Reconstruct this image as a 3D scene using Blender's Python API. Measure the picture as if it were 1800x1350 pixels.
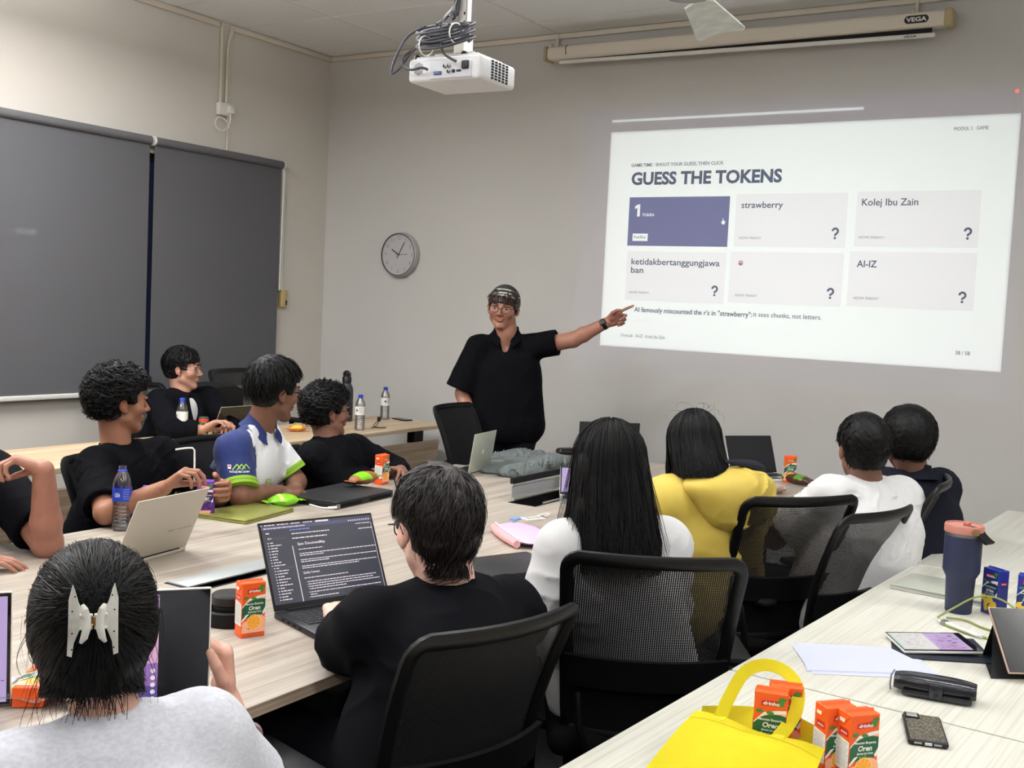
import bpy, bmesh, math, random
import numpy as np
from mathutils import Vector, Matrix, Euler, Quaternion
random.seed(7); np.random.seed(7)
PI = math.pi
for o in list(bpy.data.objects): bpy.data.objects.remove(o)
SC = bpy.context.scene; COL = SC.collection

# ---------------------------------------------------------------- camera
cd = bpy.data.cameras.new('camera'); cam = bpy.data.objects.new('camera', cd); COL.objects.link(cam)
cd.sensor_fit = 'HORIZONTAL'; cd.sensor_width = 36; cd.lens = 38.83; cd.clip_start = .05
PIT, YAW, ROL = 0.07085, 0.55685, 0.04796
rt = Vector((math.cos(YAW), math.sin(YAW), 0)); fw = Vector((-math.sin(YAW), math.cos(YAW), 0)); up = Vector((0, 0, 1))
f2 = math.cos(PIT) * fw - math.sin(PIT) * up; u2 = math.cos(PIT) * up + math.sin(PIT) * fw
r3 = math.cos(ROL) * rt + math.sin(ROL) * u2; u3 = -math.sin(ROL) * rt + math.cos(ROL) * u2
mw = Matrix((r3, u3, -f2)).transposed().to_4x4(); mw.translation = (0, 0, 1.6)
cam.matrix_world = mw; SC.camera = cam

# ---------------------------------------------------------------- world, lamps, exposure
W = bpy.data.worlds.new('night'); SC.world = W; W.use_nodes = True
W.node_tree.nodes['Background'].inputs[0].default_value = (.010, .012, .025, 1); W.node_tree.nodes['Background'].inputs[1].default_value = 1
vs = SC.view_settings; SC.display_settings.display_device = 'sRGB'
vs.view_transform = 'Standard'; vs.look = 'None'; vs.gamma = 1; vs.use_curve_mapping = False; vs.exposure = -0.12
def area(name, loc, size, power, col=(1, .995, .985), rot=(0, 0, 0)):
    l = bpy.data.lights.new(name, 'AREA'); l.shape = 'RECTANGLE'; l.size, l.size_y = size; l.energy = power; l.color = col
    o = bpy.data.objects.new(name, l); COL.objects.link(o); o.location = loc; o.rotation_euler = rot; return o
# ceiling tube fittings in the rows above and behind the camera (the row by the screen is switched off)
for i, (x, y, p) in enumerate([(-4.5, 3.5, 46), (-2.3, 3.5, 21), (-.2, 3.5, 20), (1.9, 3.5, 26), (-4.6, 1.4, 76), (-2.4, 1.4, 22), (-.2, 1.4, 12), (1.9, 1.4, 20), (-4, -1.4, 38), (-1, -1.4, 24), (1.6, -1.4, 22)]):
    area('ceiling_tube', (x, y, 3.12), (1.2, .22), p); area('ceiling_uplight_fill', (x, y, 3.135), (1.2, .1), p * 1.1, rot=(PI, 0, 0))  # the up-facing lamp of each pair is added fill to brighten the ceiling
# projector lamp: white slide, its progress line and the dim black level around them
pl = bpy.data.lights.new('projector_lamp', 'SPOT'); pl.energy = 100; pl.spot_size = math.radians(60); pl.spot_blend = 0; pl.shadow_soft_size = .012
LENS = Vector((-2.185, 3.40, 2.40)); WY = 6.6
plo = bpy.data.objects.new('projector_lamp', pl); COL.objects.link(plo); plo.location = LENS; plo.rotation_euler = (PI / 2, 0, 0)
pl.use_nodes = True; nt = pl.node_tree; nt.nodes.clear()
def N(t, **k):
    n = nt.nodes.new(t)
    for a, b in k.items(): setattr(n, a, b)
    return n
def mth(op, a, b=None, c=None):
    n = N('ShaderNodeMath', operation=op)
    for i, v in enumerate((a, b, c)):
        if v is None: continue
        if isinstance(v, (int, float)): n.inputs[i].default_value = v
        else: nt.links.new(v, n.inputs[i])
    return n.outputs[0]
tc = N('ShaderNodeTexCoord'); sx = N('ShaderNodeSeparateXYZ'); nt.links.new(tc.outputs['Normal'], sx.inputs[0])
az = mth('ABSOLUTE', sx.outputs[2]); D = WY - LENS.y
PX = mth('MULTIPLY', mth('DIVIDE', sx.outputs[0], az), D); PZ = mth('MULTIPLY', mth('DIVIDE', sx.outputs[1], az), D)
def rect(x0, x1, z0, z1, soft=.004):
    def band(v, a, b):
        n1 = N('ShaderNodeMapRange', interpolation_type='SMOOTHSTEP'); nt.links.new(v, n1.inputs[0]); n1.inputs[1].default_value = a - soft; n1.inputs[2].default_value = a + soft
        n2 = N('ShaderNodeMapRange', interpolation_type='SMOOTHSTEP'); nt.links.new(v, n2.inputs[0]); n2.inputs[1].default_value = b - soft; n2.inputs[2].default_value = b + soft
        return mth('SUBTRACT', n1.outputs[0], n2.outputs[0])
    return mth('MULTIPLY', band(PX, x0 - LENS.x, x1 - LENS.x), band(PZ, z0 - LENS.z, z1 - LENS.z))
SL = (-3.426, -.940, 1.366, 2.77)      # the slide on the wall
bord = rect(-3.635, -.885, 1.215, 2.92, .012)
white = mth('MAXIMUM', rect(*SL), rect(-3.424, -1.788, 2.838, 2.852))
lv = mth('ADD', mth('MULTIPLY', bord, .17), mth('MULTIPLY', white, .87))
em = N('ShaderNodeEmission'); mixc = N('ShaderNodeMix', data_type='RGBA'); nt.links.new(white, mixc.inputs[0])
mixc.inputs[6].default_value = (.26, .28, 1, 1); mixc.inputs[7].default_value = (.86, 1, .985, 1)
nt.links.new(mixc.outputs[2], em.inputs[0]); nt.links.new(mth('MULTIPLY', lv, 2.3), em.inputs[1])
lo = N('ShaderNodeOutputLight'); nt.links.new(em.outputs[0], lo.inputs[0])

# ---------------------------------------------------------------- helpers
def lin(c): return tuple((v / 255 / 12.92 if v / 255 <= .04045 else ((v / 255 + .055) / 1.055) ** 2.4) for v in c)
MATS = {}
def mat(name, rgb=(200, 200, 200), rough=.5, metal=0, spec=.5, var=0, vs=8, bump=0, bs=60, stretch=(1, 1, 1), alpha=1, trans=0, emit=0, coat=0, sheen=0, ior=1.45, attr=None):
    if name in MATS: return MATS[name]
    m = bpy.data.materials.new(name); m.use_nodes = True; t = m.node_tree; b = t.nodes['Principled BSDF']; L = t.links
    c = lin(rgb) + (1,)
    I = b.inputs
    I['Base Color'].default_value = c; I['Roughness'].default_value = rough; I['Metallic'].default_value = metal
    I['Specular IOR Level'].default_value = spec; I['Alpha'].default_value = alpha; I['Transmission Weight'].default_value = trans; I['IOR'].default_value = ior
    I['Coat Weight'].default_value = coat; I['Sheen Weight'].default_value = sheen
    if emit: I['Emission Color'].default_value = c; I['Emission Strength'].default_value = emit; I['Base Color'].default_value = (.012, .012, .012, 1)
    src = None
    if attr:
        a = t.nodes.new('ShaderNodeAttribute'); a.attribute_name = attr; L.new(a.outputs['Color'], I['Base Color']); src = a.outputs['Color']
    if var or bump:
        tc = t.nodes.new('ShaderNodeTexCoord'); mp = t.nodes.new('ShaderNodeMapping'); mp.inputs['Scale'].default_value = stretch
        L.new(tc.outputs['Object'], mp.inputs[0])
    if var:
        n = t.nodes.new('ShaderNodeTexNoise'); n.inputs['Scale'].default_value = vs; n.inputs['Detail'].default_value = 4; L.new(mp.outputs[0], n.inputs['Vector'])
        r = t.nodes.new('ShaderNodeMapRange'); r.inputs[1].default_value = .3; r.inputs[2].default_value = .7; r.inputs[3].default_value = 1 - var; r.inputs[4].default_value = 1 + var; L.new(n.outputs[0], r.inputs[0])
        x = t.nodes.new('ShaderNodeMix'); x.data_type = 'RGBA'; x.blend_type = 'MULTIPLY'; x.inputs[0].default_value = 1; x.inputs[6].default_value = c
        if src: L.new(src, x.inputs[6])
        L.new(r.outputs[0], x.inputs[7]); L.new(x.outputs[2], I['Base Color'])
    if bump:
        n = t.nodes.new('ShaderNodeTexNoise'); n.inputs['Scale'].default_value = bs; n.inputs['Detail'].default_value = 3; L.new(mp.outputs[0], n.inputs['Vector'])
        bp = t.nodes.new('ShaderNodeBump'); bp.inputs['Strength'].default_value = bump; bp.inputs['Distance'].default_value = .004; L.new(n.outputs[0], bp.inputs['Height']); L.new(bp.outputs[0], I['Normal'])
    MATS[name] = m; return m
def wood(name, cols, ax, s1=14, s2=60, pos=(.3, .5, .7), rough=.38, bands=.5):
    """laminate with the grain along axis ax"""
    m = bpy.data.materials.new(name); m.use_nodes = True; t = m.node_tree; b = t.nodes['Principled BSDF']; L = t.links
    tc = t.nodes.new('ShaderNodeTexCoord')
    def nz(sc, lo, det, seed):
        mp = t.nodes.new('ShaderNodeMapping'); v = [sc, sc, sc]; v[ax] = lo; mp.inputs['Scale'].default_value = v; mp.inputs['Location'].default_value = (seed, seed * 2, seed * 3)
        L.new(tc.outputs['Object'], mp.inputs[0]); n = t.nodes.new('ShaderNodeTexNoise'); n.inputs['Scale'].default_value = 1; n.inputs['Detail'].default_value = det; n.inputs['Roughness'].default_value = .55
        L.new(mp.outputs[0], n.inputs['Vector']); return n.outputs[0]
    def mix(a, bb, f):
        x = t.nodes.new('ShaderNodeMath'); x.operation = 'MULTIPLY_ADD'; L.new(bb, x.inputs[0]); x.inputs[1].default_value = f
        y = t.nodes.new('ShaderNodeMath'); y.operation = 'MULTIPLY'; L.new(a, y.inputs[0]); y.inputs[1].default_value = 1 - f; L.new(y.outputs[0], x.inputs[2]); return x.outputs[0]
    v = mix(nz(s1, .9, 3, 1.3), nz(s2, 1.6, 4, 4.1), 1 - bands)
    cr = t.nodes.new('ShaderNodeValToRGB'); L.new(v, cr.inputs[0])
    e = cr.color_ramp.elements
    while len(e) < len(cols): e.new(.5)
    for i, c in enumerate(cols): e[i].position = pos[i]; e[i].color = lin(c) + (1,)
    L.new(cr.outputs[0], b.inputs['Base Color']); b.inputs['Roughness'].default_value = rough; b.inputs['Specular IOR Level'].default_value = .35
    MATS[name] = m; return m

class MB:
    def __init__(s): s.v = []; s.f = []; s.m = []
    def add(s, vs, fs, M=None, m=0):
        o = len(s.v)
        if M is not None: vs = [M @ Vector(p) for p in vs]
        s.v += [tuple(p) for p in vs]; s.f += [tuple(o + i for i in f) for f in fs]; s.m += [m] * len(fs); return s
    def box(s, a, b, M=None, m=0):
        x0, y0, z0 = a; x1, y1, z1 = b
        return s.add([(x0, y0, z0), (x1, y0, z0), (x1, y1, z0), (x0, y1, z0), (x0, y0, z1), (x1, y0, z1), (x1, y1, z1), (x0, y1, z1)],
                     [(0, 3, 2, 1), (4, 5, 6, 7), (0, 1, 5, 4), (1, 2, 6, 5), (2, 3, 7, 6), (3, 0, 4, 7)], M, m)
    def rbox(s, c, d, r, seg=2, M=None, m=0):
        bm = bmesh.new(); bmesh.ops.create_cube(bm, size=1)
        for v in bm.verts: v.co = Vector((v.co.x * d[0] + c[0], v.co.y * d[1] + c[1], v.co.z * d[2] + c[2]))
        r = min(r, min(d) * .49)
        bmesh.ops.bevel(bm, geom=bm.edges[:], offset=r, segments=seg, affect='EDGES', profile=.5)
        bm.verts.ensure_lookup_table(); s.add([v.co.copy() for v in bm.verts], [[v.index for v in f.verts] for f in bm.faces], M, m); bm.free(); return s
    def tube(s, P, r, n=8, closed=False, M=None, m=0, flat=None, upv=None):
        P = [Vector(p) for p in P]; k = len(P); R = r if isinstance(r, (list, tuple)) else [r] * k
        vs, fs = [], []; nrm = None
        for i in range(k):
            a = P[(i - 1) % k] if (closed or i > 0) else P[i]; b = P[(i + 1) % k] if (closed or i < k - 1) else P[i]
            t = (b - a).normalized()
            if upv is not None: nrm = Vector(upv)
            elif nrm is None: nrm = Vector((0, 0, 1)) if abs(t.z) < .9 else Vector((1, 0, 0))
            nrm = (nrm - t * nrm.dot(t));
            nrm = nrm.normalized() if nrm.length > 1e-6 else t.orthogonal().normalized()
            bi = t.cross(nrm)
            for j in range(n):
                an = 2 * PI * (j + .5) / n; q = nrm * math.cos(an) * (flat or 1) + bi * math.sin(an)
                vs.append(P[i] + q * R[i])
        for i in range(k if closed else k - 1):
            for j in range(n):
                a = i * n + j; b = i * n + (j + 1) % n; c = ((i + 1) % k) * n + (j + 1) % n; d = ((i + 1) % k) * n + j
                fs.append((a, b, c, d))
        if not closed: fs.append(tuple(range(n - 1, -1, -1))); fs.append(tuple((k - 1) * n + j for j in range(n)))
        return s.add(vs, fs, M, m)
    def lathe(s, pr, n=24, M=None, m=0, mf=None, caps=True):
        vs, fs = [], []; ms = []
        for r, z in pr:
            for j in range(n): vs.append((r * math.cos(2 * PI * j / n), r * math.sin(2 * PI * j / n), z))
        for i in range(len(pr) - 1):
            for j in range(n):
                a = i * n + j; b = i * n + (j + 1) % n; fs.append((a, b, b + n, a + n)); ms.append(mf[i] if mf else m)
        if caps and pr[0][0] > 1e-5: fs.append(tuple(range(n - 1, -1, -1))); ms.append(mf[0] if mf else m)
        if caps and pr[-1][0] > 1e-5: fs.append(tuple((len(pr) - 1) * n + j for j in range(n))); ms.append(mf[-1] if mf else m)
        o = len(s.m); s.add(vs, fs, M, m); s.m[o:] = ms; return s
    def prism(s, poly, z0, z1, M=None, m=0):
        n = len(poly); vs = [(x, y, z0) for x, y in poly] + [(x, y, z1) for x, y in poly]
        return s.add(vs, [tuple(range(n - 1, -1, -1)), tuple(range(n, 2 * n))] + [(i, (i + 1) % n, n + (i + 1) % n, n + i) for i in range(n)], M, m)
    def sheet(s, G, th=None, M=None, m=0):
        """grid of points G[i][j]; th gives a thickness along -z/normal"""
        ni, nj = len(G), len(G[0]); vs = [Vector(G[i][j]) for i in range(ni) for j in range(nj)]
        fs = [(i * nj + j, (i + 1) * nj + j, (i + 1) * nj + j + 1, i * nj + j + 1) for i in range(ni - 1) for j in range(nj - 1)]
        if th is None: return s.add(vs, fs, M, m)
        nr = [Vector() for _ in vs]
        for f in fs:
            q = (vs[f[1]] - vs[f[0]]).cross(vs[f[3]] - vs[f[0]])
            for i in f: nr[i] += q
        k = len(vs); bk = [v - n.normalized() * th for v, n in zip(vs, nr)]
        fb = [tuple(k + i for i in reversed(f)) for f in fs]
        ring = [i * nj for i in range(ni)] + [(ni - 1) * nj + j for j in range(1, nj)] + [i * nj + nj - 1 for i in range(ni - 2, -1, -1)] + [j for j in range(nj - 2, 0, -1)]
        sd = [(ring[i], k + ring[i], k + ring[(i + 1) % len(ring)], ring[(i + 1) % len(ring)]) for i in range(len(ring))]
        return s.add(vs + bk, fs + fb + sd, M, m)
    def ball(s, c, r, n=10, M=None, m=0):
        rx, ry, rz = r if isinstance(r, (tuple, list)) else (r, r, r); vs, fs = [], []
        for i in range(n + 1):
            a = PI * i / n
            for j in range(n * 2): b = PI * j / n; vs.append((c[0] + rx * math.sin(a) * math.cos(b), c[1] + ry * math.sin(a) * math.sin(b), c[2] - rz * math.cos(a)))
        w = n * 2
        fs = [(i * w + j, i * w + (j + 1) % w, (i + 1) * w + (j + 1) % w, (i + 1) * w + j) for i in range(n) for j in range(w)]
        return s.add(vs, fs, M, m)
_T = {}
def glyphs(body, bold=0.0, shear=0.0):
    k = (body, bold, shear)
    if k not in _T:
        c = bpy.data.curves.new('t', 'FONT'); c.body = body; c.offset = bold; c.shear = shear; c.resolution_u = 3; c.fill_mode = 'FRONT'
        o = bpy.data.objects.new('t', c); me = bpy.data.meshes.new_from_object(o)
        v = np.array([p.co[:2] for p in me.vertices]) if len(me.vertices) else np.zeros((0, 2)); f = [tuple(p.vertices) for p in me.polygons]
        bpy.data.objects.remove(o); bpy.data.curves.remove(c); bpy.data.meshes.remove(me); _T[k] = (v, f)
    return _T[k]
CAP = None
def text(mb, body, x0, x1, y, h, M=None, m=0, bold=0.0, z=0, shear=0.0, fn=None):
    """flat lettering: baseline from x0 to x1 at height y, capital height h"""
    global CAP
    if CAP is None: CAP = glyphs('H')[0][:, 1].max()
    v, f = glyphs(body, bold, shear)
    if not len(v): return
    a, b = v[:, 0].min(), v[:, 0].max(); sx = (x1 - x0) / (b - a) if x1 is not None else h / CAP; sy = h / CAP
    P = [(x0 + (p[0] - a) * sx, y + p[1] * sy, z) for p in v]
    if fn: P = [fn(*p) for p in P]
    mb.add(P, f, M, m)
def crv(P, n=6):
    P = [Vector(p) for p in P]; k = len(P); out = []
    for i in range(k - 1):
        a, b, c, d = P[max(i - 1, 0)], P[i], P[i + 1], P[min(i + 2, k - 1)]
        for j in range(n):
            t = j / n; out.append(.5 * (2 * b + (c - a) * t + (2 * a - 5 * b + 4 * c - d) * t * t + (3 * b - a - 3 * c + d) * t ** 3))
    return out + [P[-1]]
def qd(mb, pts, M=None, m=0): mb.add(pts, [tuple(range(len(pts)))], M, m)

def obj(name, mb, mats, parent=None, loc=None, rot=None, kind=None, sharp=35):
    me = bpy.data.meshes.new(name); me.from_pydata(mb.v, [], mb.f)
    mats = mats if isinstance(mats, (list, tuple)) else [mats]
    for m in mats: me.materials.append(m)
    me.polygons.foreach_set('material_index', mb.m); me.polygons.foreach_set('use_smooth', [True] * len(mb.f)); me.update()
    me.set_sharp_from_angle(angle=math.radians(sharp))
    o = bpy.data.objects.new(name, me); COL.objects.link(o)
    if parent: o.parent = parent
    if loc is not None: o.location = loc
    if rot is not None: o.rotation_euler = rot
    if kind: o['kind'] = kind
    return o
def tag(o, label, cat, group=None):
    o['label'] = label; o['category'] = cat
    if group: o['group'] = group
    return o
def thing(name, label, cat, loc=(0, 0, 0), rot=0, group=None):
    o = bpy.data.objects.new(name, None); COL.objects.link(o); o.empty_display_size = .05
    o.location = loc; o.rotation_euler = rot if isinstance(rot, tuple) else (0, 0, rot); return tag(o, label, cat, group)
def dup(root, loc, rot, label, group=None):
    r = root.copy(); COL.objects.link(r); r.location = loc; r.rotation_euler = rot if isinstance(rot, tuple) else (0, 0, rot); r['label'] = label
    if group: r['group'] = group
    for ch in list(root.children):
        c = ch.copy(); COL.objects.link(c); c.parent = r
        for g in list(ch.children):
            d = g.copy(); COL.objects.link(d); d.parent = c
    return r
def TR(x=0, y=0, z=0, rx=0, ry=0, rz=0): return Matrix.Translation((x, y, z)) @ Euler((rx, ry, rz)).to_matrix().to_4x4()

# ---------------------------------------------------------------- materials
M_wall = mat('wall paint', (206, 201, 193), .75, spec=.2, var=.025, vs=1.3, bump=.05, bs=90)
M_wallb = mat('back wall paint', (196, 194, 190), .75, spec=.2, var=.025, vs=1.1, bump=.05, bs=90)
M_ceil = mat('ceiling tile', (240, 240, 239), .85, spec=.15, var=.02, vs=3)
M_white = mat('white plastic', (226, 224, 218), .4)
M_pvc = mat('cream trunking', (214, 205, 190), .5)
M_black = mat('black plastic', (16, 16, 18), .42)
M_blackm = mat('matt black plastic', (13, 13, 15), .6, spec=.3)
M_steel = mat('grey metal', (150, 150, 150), .35, .9)
M_silver = mat('silver metal', (200, 200, 198), .3, .85)
M_floor = mat('grey carpet', (62, 60, 62), .95, spec=.1, var=.2, vs=40, bump=.3, bs=300)
M_tabA = wood('table laminate', [(143, 132, 121), (165, 155, 143), (181, 173, 163)], 1, 20, 90, (.36, .5, .62))
M_tabB = wood('table laminate honey', [(178, 152, 120), (200, 176, 145), (218, 197, 168)], 1, 18, 90, (.36, .5, .62))
M_tabC = wood('table laminate pale', [(191, 188, 175), (204, 203, 192), (213, 213, 204)], 1, 16, 150, (.36, .5, .64), .33, .35)
M_dark = mat('dark recess', (10, 10, 11), .8, spec=.2)
# ================================================================ room
XL, XR, YB, YF, ZC = -5.9, 3.2, 6.6, -3.6, 3.45
def struct(name, mb, m, **k): o = obj(name, mb, m, **k); o['kind'] = 'structure'; return o
struct('floor', MB().box((XL - .2, YF - .2, -.1), (XR + .2, YB + .2, 0)), M_floor)
struct('wall_back', MB().box((XL - .2, YB, 0), (XR + .2, YB + .2, ZC + .1)), M_wallb)
w = MB()
wy0, wy1, wz0, wz1 = 1.2, 5.98, .98, 2.48
w.box((XL - .2, YF, 0), (XL, YB, wz0)).box((XL - .2, YF, wz1), (XL, YB, ZC + .1)).box((XL - .2, YF, wz0), (XL, wy0, wz1)).box((XL - .2, wy1, wz0), (XL, YB, wz1))
struct('wall_left', w, M_wall)
struct('wall_right', MB().box((XR, YF, 0), (XR + .2, YB, ZC + .1)), M_wall)
struct('wall_front', MB().box((XL - .2, YF - .2, 0), (XR + .2, YF, ZC + .1)), M_wall)
# window behind the blinds: frame, mullions and night glass
wn = MB()
for y in (wy0, 2.75, 4.15, 4.865 + .35, wy1 - .05): wn.box((XL - .12, y, wz0), (XL - .06, y + .05, wz1))
wn.box((XL - .12, wy0, wz0), (XL - .06, wy1, wz0 + .05)).box((XL - .12, wy0, wz1 - .05), (XL - .06, wy1, wz1))
win = struct('window_1', wn, mat('window frame', (70, 72, 80), .4, .5))
obj('glass', MB().box((XL - .095, wy0, wz0), (XL - .088, wy1, wz1)), mat('glass', (235, 240, 240), .02, trans=1, spec=.5), win)
# suspended ceiling
cl = MB().box((XL - .2, YF - .2, ZC + .012), (XR + .2, YB + .2, ZC + .1))
ceil = struct('ceiling', cl, M_dark)
tb = MB()
xs = [-5.06 + 1.19 * i for i in range(-1, 8)]; ys = [6.27 - .61 * i for i in range(0, 18)]
for x in xs:
    if XL < x < XR: tb.box((x - .009, YF, ZC - .002), (x + .009, YB, ZC + .006))
obj('ceiling_tee_bar', tb, M_white, ceil)
far = MB(); t0 = None
for i, x in enumerate(xs):
    for y in [YB + .001] + ys:
        x0, x1 = max(x + .006, XL), min(x + 1.184, XR); y1, y0 = (y - .004, max(y - .606, YF)) if y < YB else (YB, 6.274)
        if x1 - x0 < .05 or y1 - y0 < .05: continue
        dz = random.uniform(0, .002)
        if y > 4.3 and x < 0: obj('ceiling_tile', MB().box((x0, y0, ZC + dz), (x1, y1, ZC + .012)), M_ceil, ceil)
        else: far.box((x0, y0, ZC + dz), (x1, y1, ZC + .012))
o = obj('ceiling_tile_field', far, M_ceil, ceil); o['kind'] = 'stuff'
# square access panel outline by the screen
obj('ceiling_hatch', MB().box((-3.62, 5.72, ZC - .004), (-3.12, 6.1, ZC + .004)), M_ceil, ceil)
# trunking under the ceiling
struct('trim_1', MB().rbox((XL + .014, (YF + 5.44) / 2, ZC - .022), (.03, 5.44 - YF, .042), .012), M_pvc)
struct('trim_2', MB().rbox((XL + .014, (5.56 + YB) / 2, ZC - .022), (.03, YB - 5.56, .042), .012), M_pvc)
struct('trim_3', MB().rbox(((XL - 1.3) / 2, YB - .012, ZC - .02), (-1.3 - XL, .024, .038), .01), M_pvc)
struct('baseboard_back', MB().box((XL, YB - .012, 0), (XR, YB, .09)), M_blackm)
# vertical conduits, socket with plug and cord loop
cs = thing('conduit_socket', 'cream wall socket with white plug below two ceiling conduits on left wall', 'socket', (XL, 5.5, 2.86))
obj('conduit', MB().tube([(.012, -.035, .585), (.012, -.035, .04)], .011, 8), M_pvc, cs)
obj('conduit', MB().tube([(.012, .06, .58), (.012, .055, .55), (.012, .03, .47), (.012, .022, .4), (.012, .02, .04)], .011, 8), M_pvc, cs)
obj('conduit', MB().tube([(.012, .085, .575), (.012, .06, .52), (.012, .045, .45), (.012, .042, .36), (.012, .04, -.27)], .006, 8), M_pvc, cs)
obj('back_box', MB().rbox((.02, 0, 0), (.04, .125, .085), .006), M_white, cs)
pg = obj('plug', MB().rbox((.05, .03, .0), (.035, .05, .055), .01), M_white, cs)
obj('cord_loop', MB().tube(crv([(.05, .03, -.02), (.05, .02, -.1), (.045, -.03, -.15), (.04, -.08, -.14), (.04, -.1, -.1), (.04, -.06, -.06), (.04, 0, -.08), (.03, .04, -.12), (.02, .04, -.09)]), .005, 6), M_white, cs)
obj('thin_conduit', MB().tube([(.006, .04, -.27), (.006, .55, -.275)], .005, 6), M_pvc, cs)

# ---------------------------------------------------------------- roller blinds
M_blind = bpy.data.materials.new('blind fabric'); M_blind.use_nodes = True
t = M_blind.node_tree; b = t.nodes['Principled BSDF']; b.inputs['Base Color'].default_value = lin((92, 92, 96)) + (1,); b.inputs['Roughness'].default_value = .75; b.inputs['Specular IOR Level'].default_value = .25
tr = t.nodes.new('ShaderNodeBsdfTransparent'); mx = t.nodes.new('ShaderNodeMixShader'); mx.inputs[0].default_value = .06
t.links.new(b.outputs[0], mx.inputs[1]); t.links.new(tr.outputs[0], mx.inputs[2]); t.links.new(mx.outputs[0], t.nodes['Material Output'].inputs[0])
M_roll = mat('blind roll', (92, 92, 95), .75)
def blind(y0, y1, label, end):
    t = thing('roller_blind', label, 'blind', (XL + .05, y0, .905), 0, 'grey roller blinds')
    w = y1 - y0
    obj('fabric', MB().box((-.002, 0, .03), (0, w, 1.63)), M_blind, t)
    obj('roller', MB().tube([(.0, -.004, 1.645), (.0, w + .004, 1.645)], .028, 16), M_roll, t)
    obj('bottom_rail', MB().rbox((0, w / 2, .015), (.022, w, .03), .006), M_white, t)
    for y in ((-.012, w + .012) if end else (-.012,)): obj('bracket', MB().tube([(0, y - .005, 1.645), (0, y + .005, 1.645)], .032, 14), M_white, t)
    return t
blind(1.0, 4.845, 'wide grey roller blind, the larger one at the near end of the wall', 0)
bl = blind(4.885, 6.045, 'narrower grey roller blind near the room corner with a chain strip beside it', 1)
obj('chain', MB().tube([(.0, 1.19, 1.62), (.0, 1.175, .73)], .004, 6), M_white, bl)
struct('trim_4', MB().box((XL, 6.085, 1.63), (XL + .02, 6.125, 2.53)), M_white)
sw = thing('chain_holder', 'small tan box holding the blind chain beside the corner blind', 'box', (XL, 6.13, 1.57))
obj('body', MB().rbox((.02, 0, 0), (.04, .06, .13), .005), mat('tan plastic', (186, 166, 116), .5), sw)
obj('switch', MB().rbox((.042, .02, -.03), (.006, .012, .035), .002), M_black, sw)
# tube lamp of the building across, seen faintly through the blind
lm = thing('outdoor_tube_lamp', 'lit tube lamp outside, glowing through the wide blind', 'lamp', (-9.0, 5.93, 1.86))
lm.location = (-9.0, 0, 0)
obj('tube', MB().tube([(0, 6.03, 2.054), (0, 6.30, 2.048)], .026, 10), mat('lit tube', (235, 245, 255), .5, emit=30), lm)
obj('housing', MB().box((-.06, 5.97, 2.085), (.04, 6.36, 2.11)), M_steel, lm)

# ---------------------------------------------------------------- tables
def slab(name, x0, y0, x1, y1, th, m, parent, z=.75):
    return obj(name, MB().rbox(((x0 + x1) / 2, (y0 + y1) / 2, z - th / 2), (x1 - x0, y1 - y0, th), .0025, 1), m, parent)
mt = thing('conference_table', 'big pale wood conference table with flip-up cable boxes in the middle of the room', 'table', (-2.42, 3.2, 0))
M_edge = wood('edge band', [(150, 130, 112), (182, 162, 142), (196, 178, 158)], 1, 120, 200, (.38, .5, .62))
# long top of two halves with cut-outs for the cable boxes
mx0, mx1, my0, my1 = -.82, .815, -3.3, 2.5
boxes = [(-.075, -1.045, .065, -.60), (-.075, .82, .065, 1.26)]       # x0,y0,x1,y1 of the slots (local)
def top_with_slots(z0, z1, x0, x1, y0, y1, slots):
    m_ = MB(); cur = y0
    for (a, b, c, d) in slots:
        m_.box((x0, cur, z0), (x1, b, z1)); m_.box((x0, b, z0), (a, d, z1)); m_.box((c, b, z0), (x1, d, z1)); cur = d
    m_.box((x0, cur, z0), (x1, y1, z1)); return m_
obj('tabletop', top_with_slots(.724, .75, mx0, mx1, my0, my1, boxes), M_tabA, mt)
for x in (mx0 - .0012, mx1): obj('edge_strip', MB().box((x, my0, .7235), (x + .0012, my1, .7495)), M_edge, mt)
obj('edge_strip', MB().box((mx0, my1, .7235), (mx1, my1 + .0012, .7495)), M_edge, mt)
for y in (-2.9, -.55, 2.1):
    for x in (-.62, .62): obj('leg', MB().rbox((x, y, .36), (.06, .06, .7), .006), M_blackm, mt)
    obj('crossbar', MB().box((-.62, y - .02, .66), (.62, y + .02, .71)), M_blackm, mt)
M_lid = mat('grey anodised lid', (168, 172, 172), .45, .35)
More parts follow.
